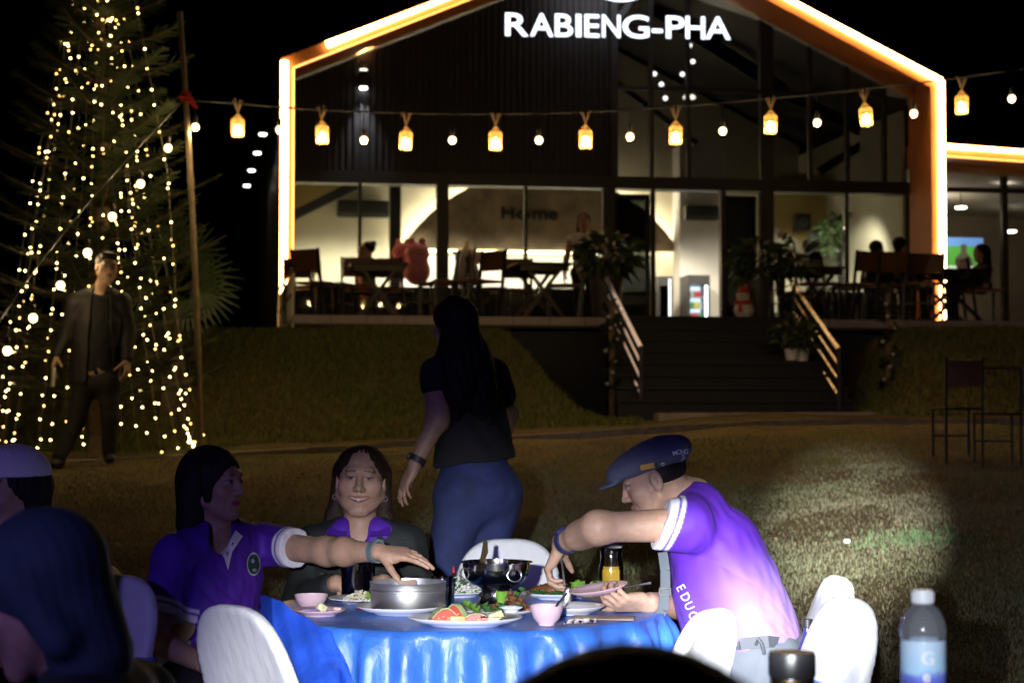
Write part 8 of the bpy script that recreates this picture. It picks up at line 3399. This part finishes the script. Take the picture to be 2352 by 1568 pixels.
# plain stool carrying that person
sl7 = tor[-1]
so = thing('stool', 'plain stool under the blurred person at lower left, below the frame', 'stool', (sl7.x, sl7.y, 0))
mb = MB()
mb.lathe([(0, sl7.z - 0.13), (0.17, sl7.z - 0.13), (0.175, sl7.z - 0.11), (0, sl7.z - 0.10)], (sl7.x, sl7.y, 0), 24)
mb.build('seat', M_DWOOD, so)
for k in range(4):
    a = R(45 + 90 * k)
    mb = MB()
    mb.tube([(sl7.x + 0.17 * math.cos(a), sl7.y + 0.17 * math.sin(a), gz(sl7.x, sl7.y) - 0.02), (sl7.x + 0.12 * math.cos(a), sl7.y + 0.12 * math.sin(a), sl7.z - 0.131)], 0.014, n=8)
    mb.build('leg', M_LEGM, so)

# ------------------------------------------------ 8. dark head right before the camera
D8 = 1.45
w8 = person('dark haired head right before the camera at the bottom edge, out of focus', P(1440, 1568, D8))
hc, hm = P(1452, 1486, D8) - V((0, 0, 0.165)), frame((0.05, 1, -0.25), (0, 0, 1))
nb = hc + V((0.0, -0.05, -0.17))
F_ = Field(0.008)
head(F_, hc, hm, 1.06)
F_.cone(hc + hm @ V((0, -0.022, -0.065)), nb, 0.055, 0.06, k=0.03)
tor = [nb + V((0, -0.01, -0.08)), nb + V((0, -0.03, -0.2)), nb + V((0, -0.05, -0.36)), nb + V((0, -0.06, -0.5))]
shL, shR = nb + V((-0.18, -0.02, -0.08)), nb + V((0.18, -0.02, -0.08))
elL, elR = shL + V((-0.04, 0.02, -0.28)), shR + V((0.04, 0.02, -0.28))
wrL, wrR = elL + V((0.05, 0.22, -0.02)), elR + V((-0.05, 0.22, -0.02))
F_.loft(tor, [0.14, 0.16, 0.15, 0.16], [0.08, 0.09, 0.1, 0.1], (1, 0, 0), k=0.04)
F_.chain([shL, elL, wrL], [0.052, 0.043, 0.03], k=0.02)
F_.chain([shR, elR, wrR], [0.052, 0.043, 0.03], k=0.02)
hand(F_, wrL, (0.1, 1, 0), (0, 0, 1), 1)
hand(F_, wrR, (-0.1, 1, 0), (0, 0, 1), -1)
skin_obj(F_, w8, [(hc, hm, 1.06)])
hv, hf = hair_field(hc, hm, 1.06, [('e', (0, -0.02, 0.034), (0.128, 0.124, 0.122)), ('c', (0, -0.06, 0.0), (0, -0.07, -0.08), 0.075, 0.06)], h=0.007, groove=0.0012)
obj('hair', hv, hf, M_HAIR, w8, shade='smooth')
G = Field(0.01)
G.loft(tor, [0.16, 0.19, 0.18, 0.19], [0.09, 0.115, 0.12, 0.13], (1, 0, 0), k=0.05)
for a, b, c_ in ((shL, elL, wrL), (shR, elR, wrR)):
    G.cone(nb + V((0, 0, -0.04)), a, 0.05, 0.07, k=0.05)
    G.chain([a, b, b.lerp(c_, 0.9)], [0.07, 0.058, 0.044], k=0.03)
garment(G, w8, 'dark_top', M_BTEE, wr=0.003, seed=14.0)

# ------------------------------------------------ people up on the terrace
def small_person(label, u, vtop, d, fwd, seated, top, topcol, hair='short', haircol=M_HAIR, pose='rest', hgt=1.58, lean=0.0):
    h_ = P(u, vtop, d)
    zt = h_.z
    t = person(label, (h_.x, h_.y, FLOOR))
    fm = frame(fwd)
    rt, fw, up = fm.col[0], fm.col[1], fm.col[2]
    hc = V((h_.x, h_.y, zt - 0.115))
    nb = hc - V((0, 0, 0.165)) - fw * 0.01
    F_ = Field(0.011)
    head(F_, hc, fm, 1.0, ear=False)
    F_.cone(hc + fm @ V((0, -0.02, -0.06)), nb, 0.05, 0.052, k=0.03)
    hipz = (FLOOR + 0.52) if seated else (zt - 0.80)
    hp = V((nb.x, nb.y, hipz)) - fw * lean
    tor = [nb - V((0, 0, 0.07)), nb.lerp(hp, 0.4), nb.lerp(hp, 0.75), hp]
    F_.loft(tor, [0.12, 0.13, 0.11, 0.14], [0.07, 0.08, 0.08, 0.09], rt, k=0.04)
    G = Field(0.012)
    G.loft(tor, [0.145, 0.165, 0.145, 0.17], [0.09, 0.105, 0.105, 0.12], rt, k=0.05)
    for q in (-1, 1):
        sh = nb + rt * (0.165 * q) - V((0, 0, 0.065))
        if pose == 'akimbo':
            el = sh + rt * (0.16 * q) - V((0, 0, 0.22)) if q < 0 else sh + rt * 0.07 - V((0, 0, 0.26))
            wr = hp + rt * (0.16 * q) + V((0, 0, 0.12)) if q < 0 else el - V((0, 0, 0.2)) + rt * 0.02
        else:
            el = sh + rt * (0.05 * q) - V((0, 0, 0.27)) + fw * 0.05
            wr = el + fw * 0.22 - rt * (0.05 * q) - V((0, 0, 0.01))
        F_.chain([sh, el, wr], [0.048, 0.04, 0.028], k=0.02)
        hand(F_, wr, (wr - el), up, -q, s=1.0)
        G.cone(nb - V((0, 0, 0.03)), sh, 0.045, 0.062, k=0.04)
        if pose != 'akimbo':
            G.cone(sh, sh.lerp(el, 0.6 if topcol else 0.95), 0.062, 0.058, k=0.03)
            if not topcol:
                G.cone(el, el.lerp(wr, 0.8), 0.055, 0.045, k=0.03)
    skin_obj(F_, t, [(hc, fm, 1.0)])
    garment(G, t, 'top', top, wr=0.003, wf=14, seed=u * 0.1)
    if hair == 'long':
        prt = [('e', (0, -0.025, 0.036), (0.090, 0.106, 0.086)), ('c', (0, -0.07, 0.0), (0, -0.09, -0.28), 0.075, 0.06), ('c', (0.065, -0.03, 0), (0.07, -0.02, -0.22), 0.032, 0.028), ('c', (-0.065, -0.03, 0), (-0.07, -0.02, -0.22), 0.032, 0.028)]
    elif hair == 'bun':
        prt = [('e', (0, -0.025, 0.036), (0.086, 0.102, 0.084)), ('e', (0, -0.10, 0.09), (0.045, 0.045, 0.045)), ('c', (0.07, -0.05, 0), (0.08, -0.06, -0.12), 0.03, 0.02)]
    else:
        prt = [('e', (0, -0.028, 0.040), (0.086, 0.100, 0.084)), ('c', (0, -0.06, 0), (0, -0.06, -0.06), 0.06, 0.045)]
    hv, hf = hair_field(hc, fm, 1.0, prt, h=0.011, groove=0.002)
    obj('hair', hv, hf, haircol, t, shade='smooth')
    hips = [hp + rt * 0.085, hp - rt * 0.085]
    if seated:
        knees = [q + fw * 0.42 for q in hips]
        ank = [V((k.x, k.y, FLOOR + 0.09)) for k in knees]
    else:
        knees = [q - V((0, 0, (hp.z - FLOOR) * 0.5)) for q in hips]
        ank = [V((k.x, k.y, FLOOR + 0.09)) for k in knees]
    legs(t, hips, knees, ank, M_DARKC, h=0.012, shoe_dir=[fw, fw], seed=u * 0.2)
    return t


M_TOPW = mat('white_tank', (0.80, 0.72, 0.70), rough=0.8)
M_TOPP = mat('peach_top', (0.62, 0.36, 0.28), rough=0.8)
M_TOPG = mat('grey_mauve_shirt', (0.20, 0.16, 0.20), rough=0.85)
M_TOPD = mat('dark_shirt', (0.05, 0.045, 0.05), rough=0.85)
small_person('woman in white sleeveless top standing hand on hip by the glass', 1341, 489, 24.7, (-0.1, -1, 0), False, M_TOPW, True, 'bun', M_HAIRB, 'akimbo')
small_person('woman in peach top with dark hair seated at the left terrace table', 842, 555, 25.4, (-0.8, -0.5, 0), True, M_TOPP, True, 'bun', M_HAIR)
small_person('man in dark shirt seated at right, left one of the pair seen from behind', 2015, 553, 24.2, (0.75, 0.65, 0), True, M_TOPD, True, 'short')
small_person('man in grey mauve shirt seated at right, right one of the pair', 2068, 545, 24.4, (0.7, 0.72, 0), True, M_TOPG, True, 'short')
small_person('woman with long hair seated in profile by the annex television', 2252, 560, 24.6, (-0.95, -0.2, 0), True, M_TOPD, True, 'long', M_HAIR)
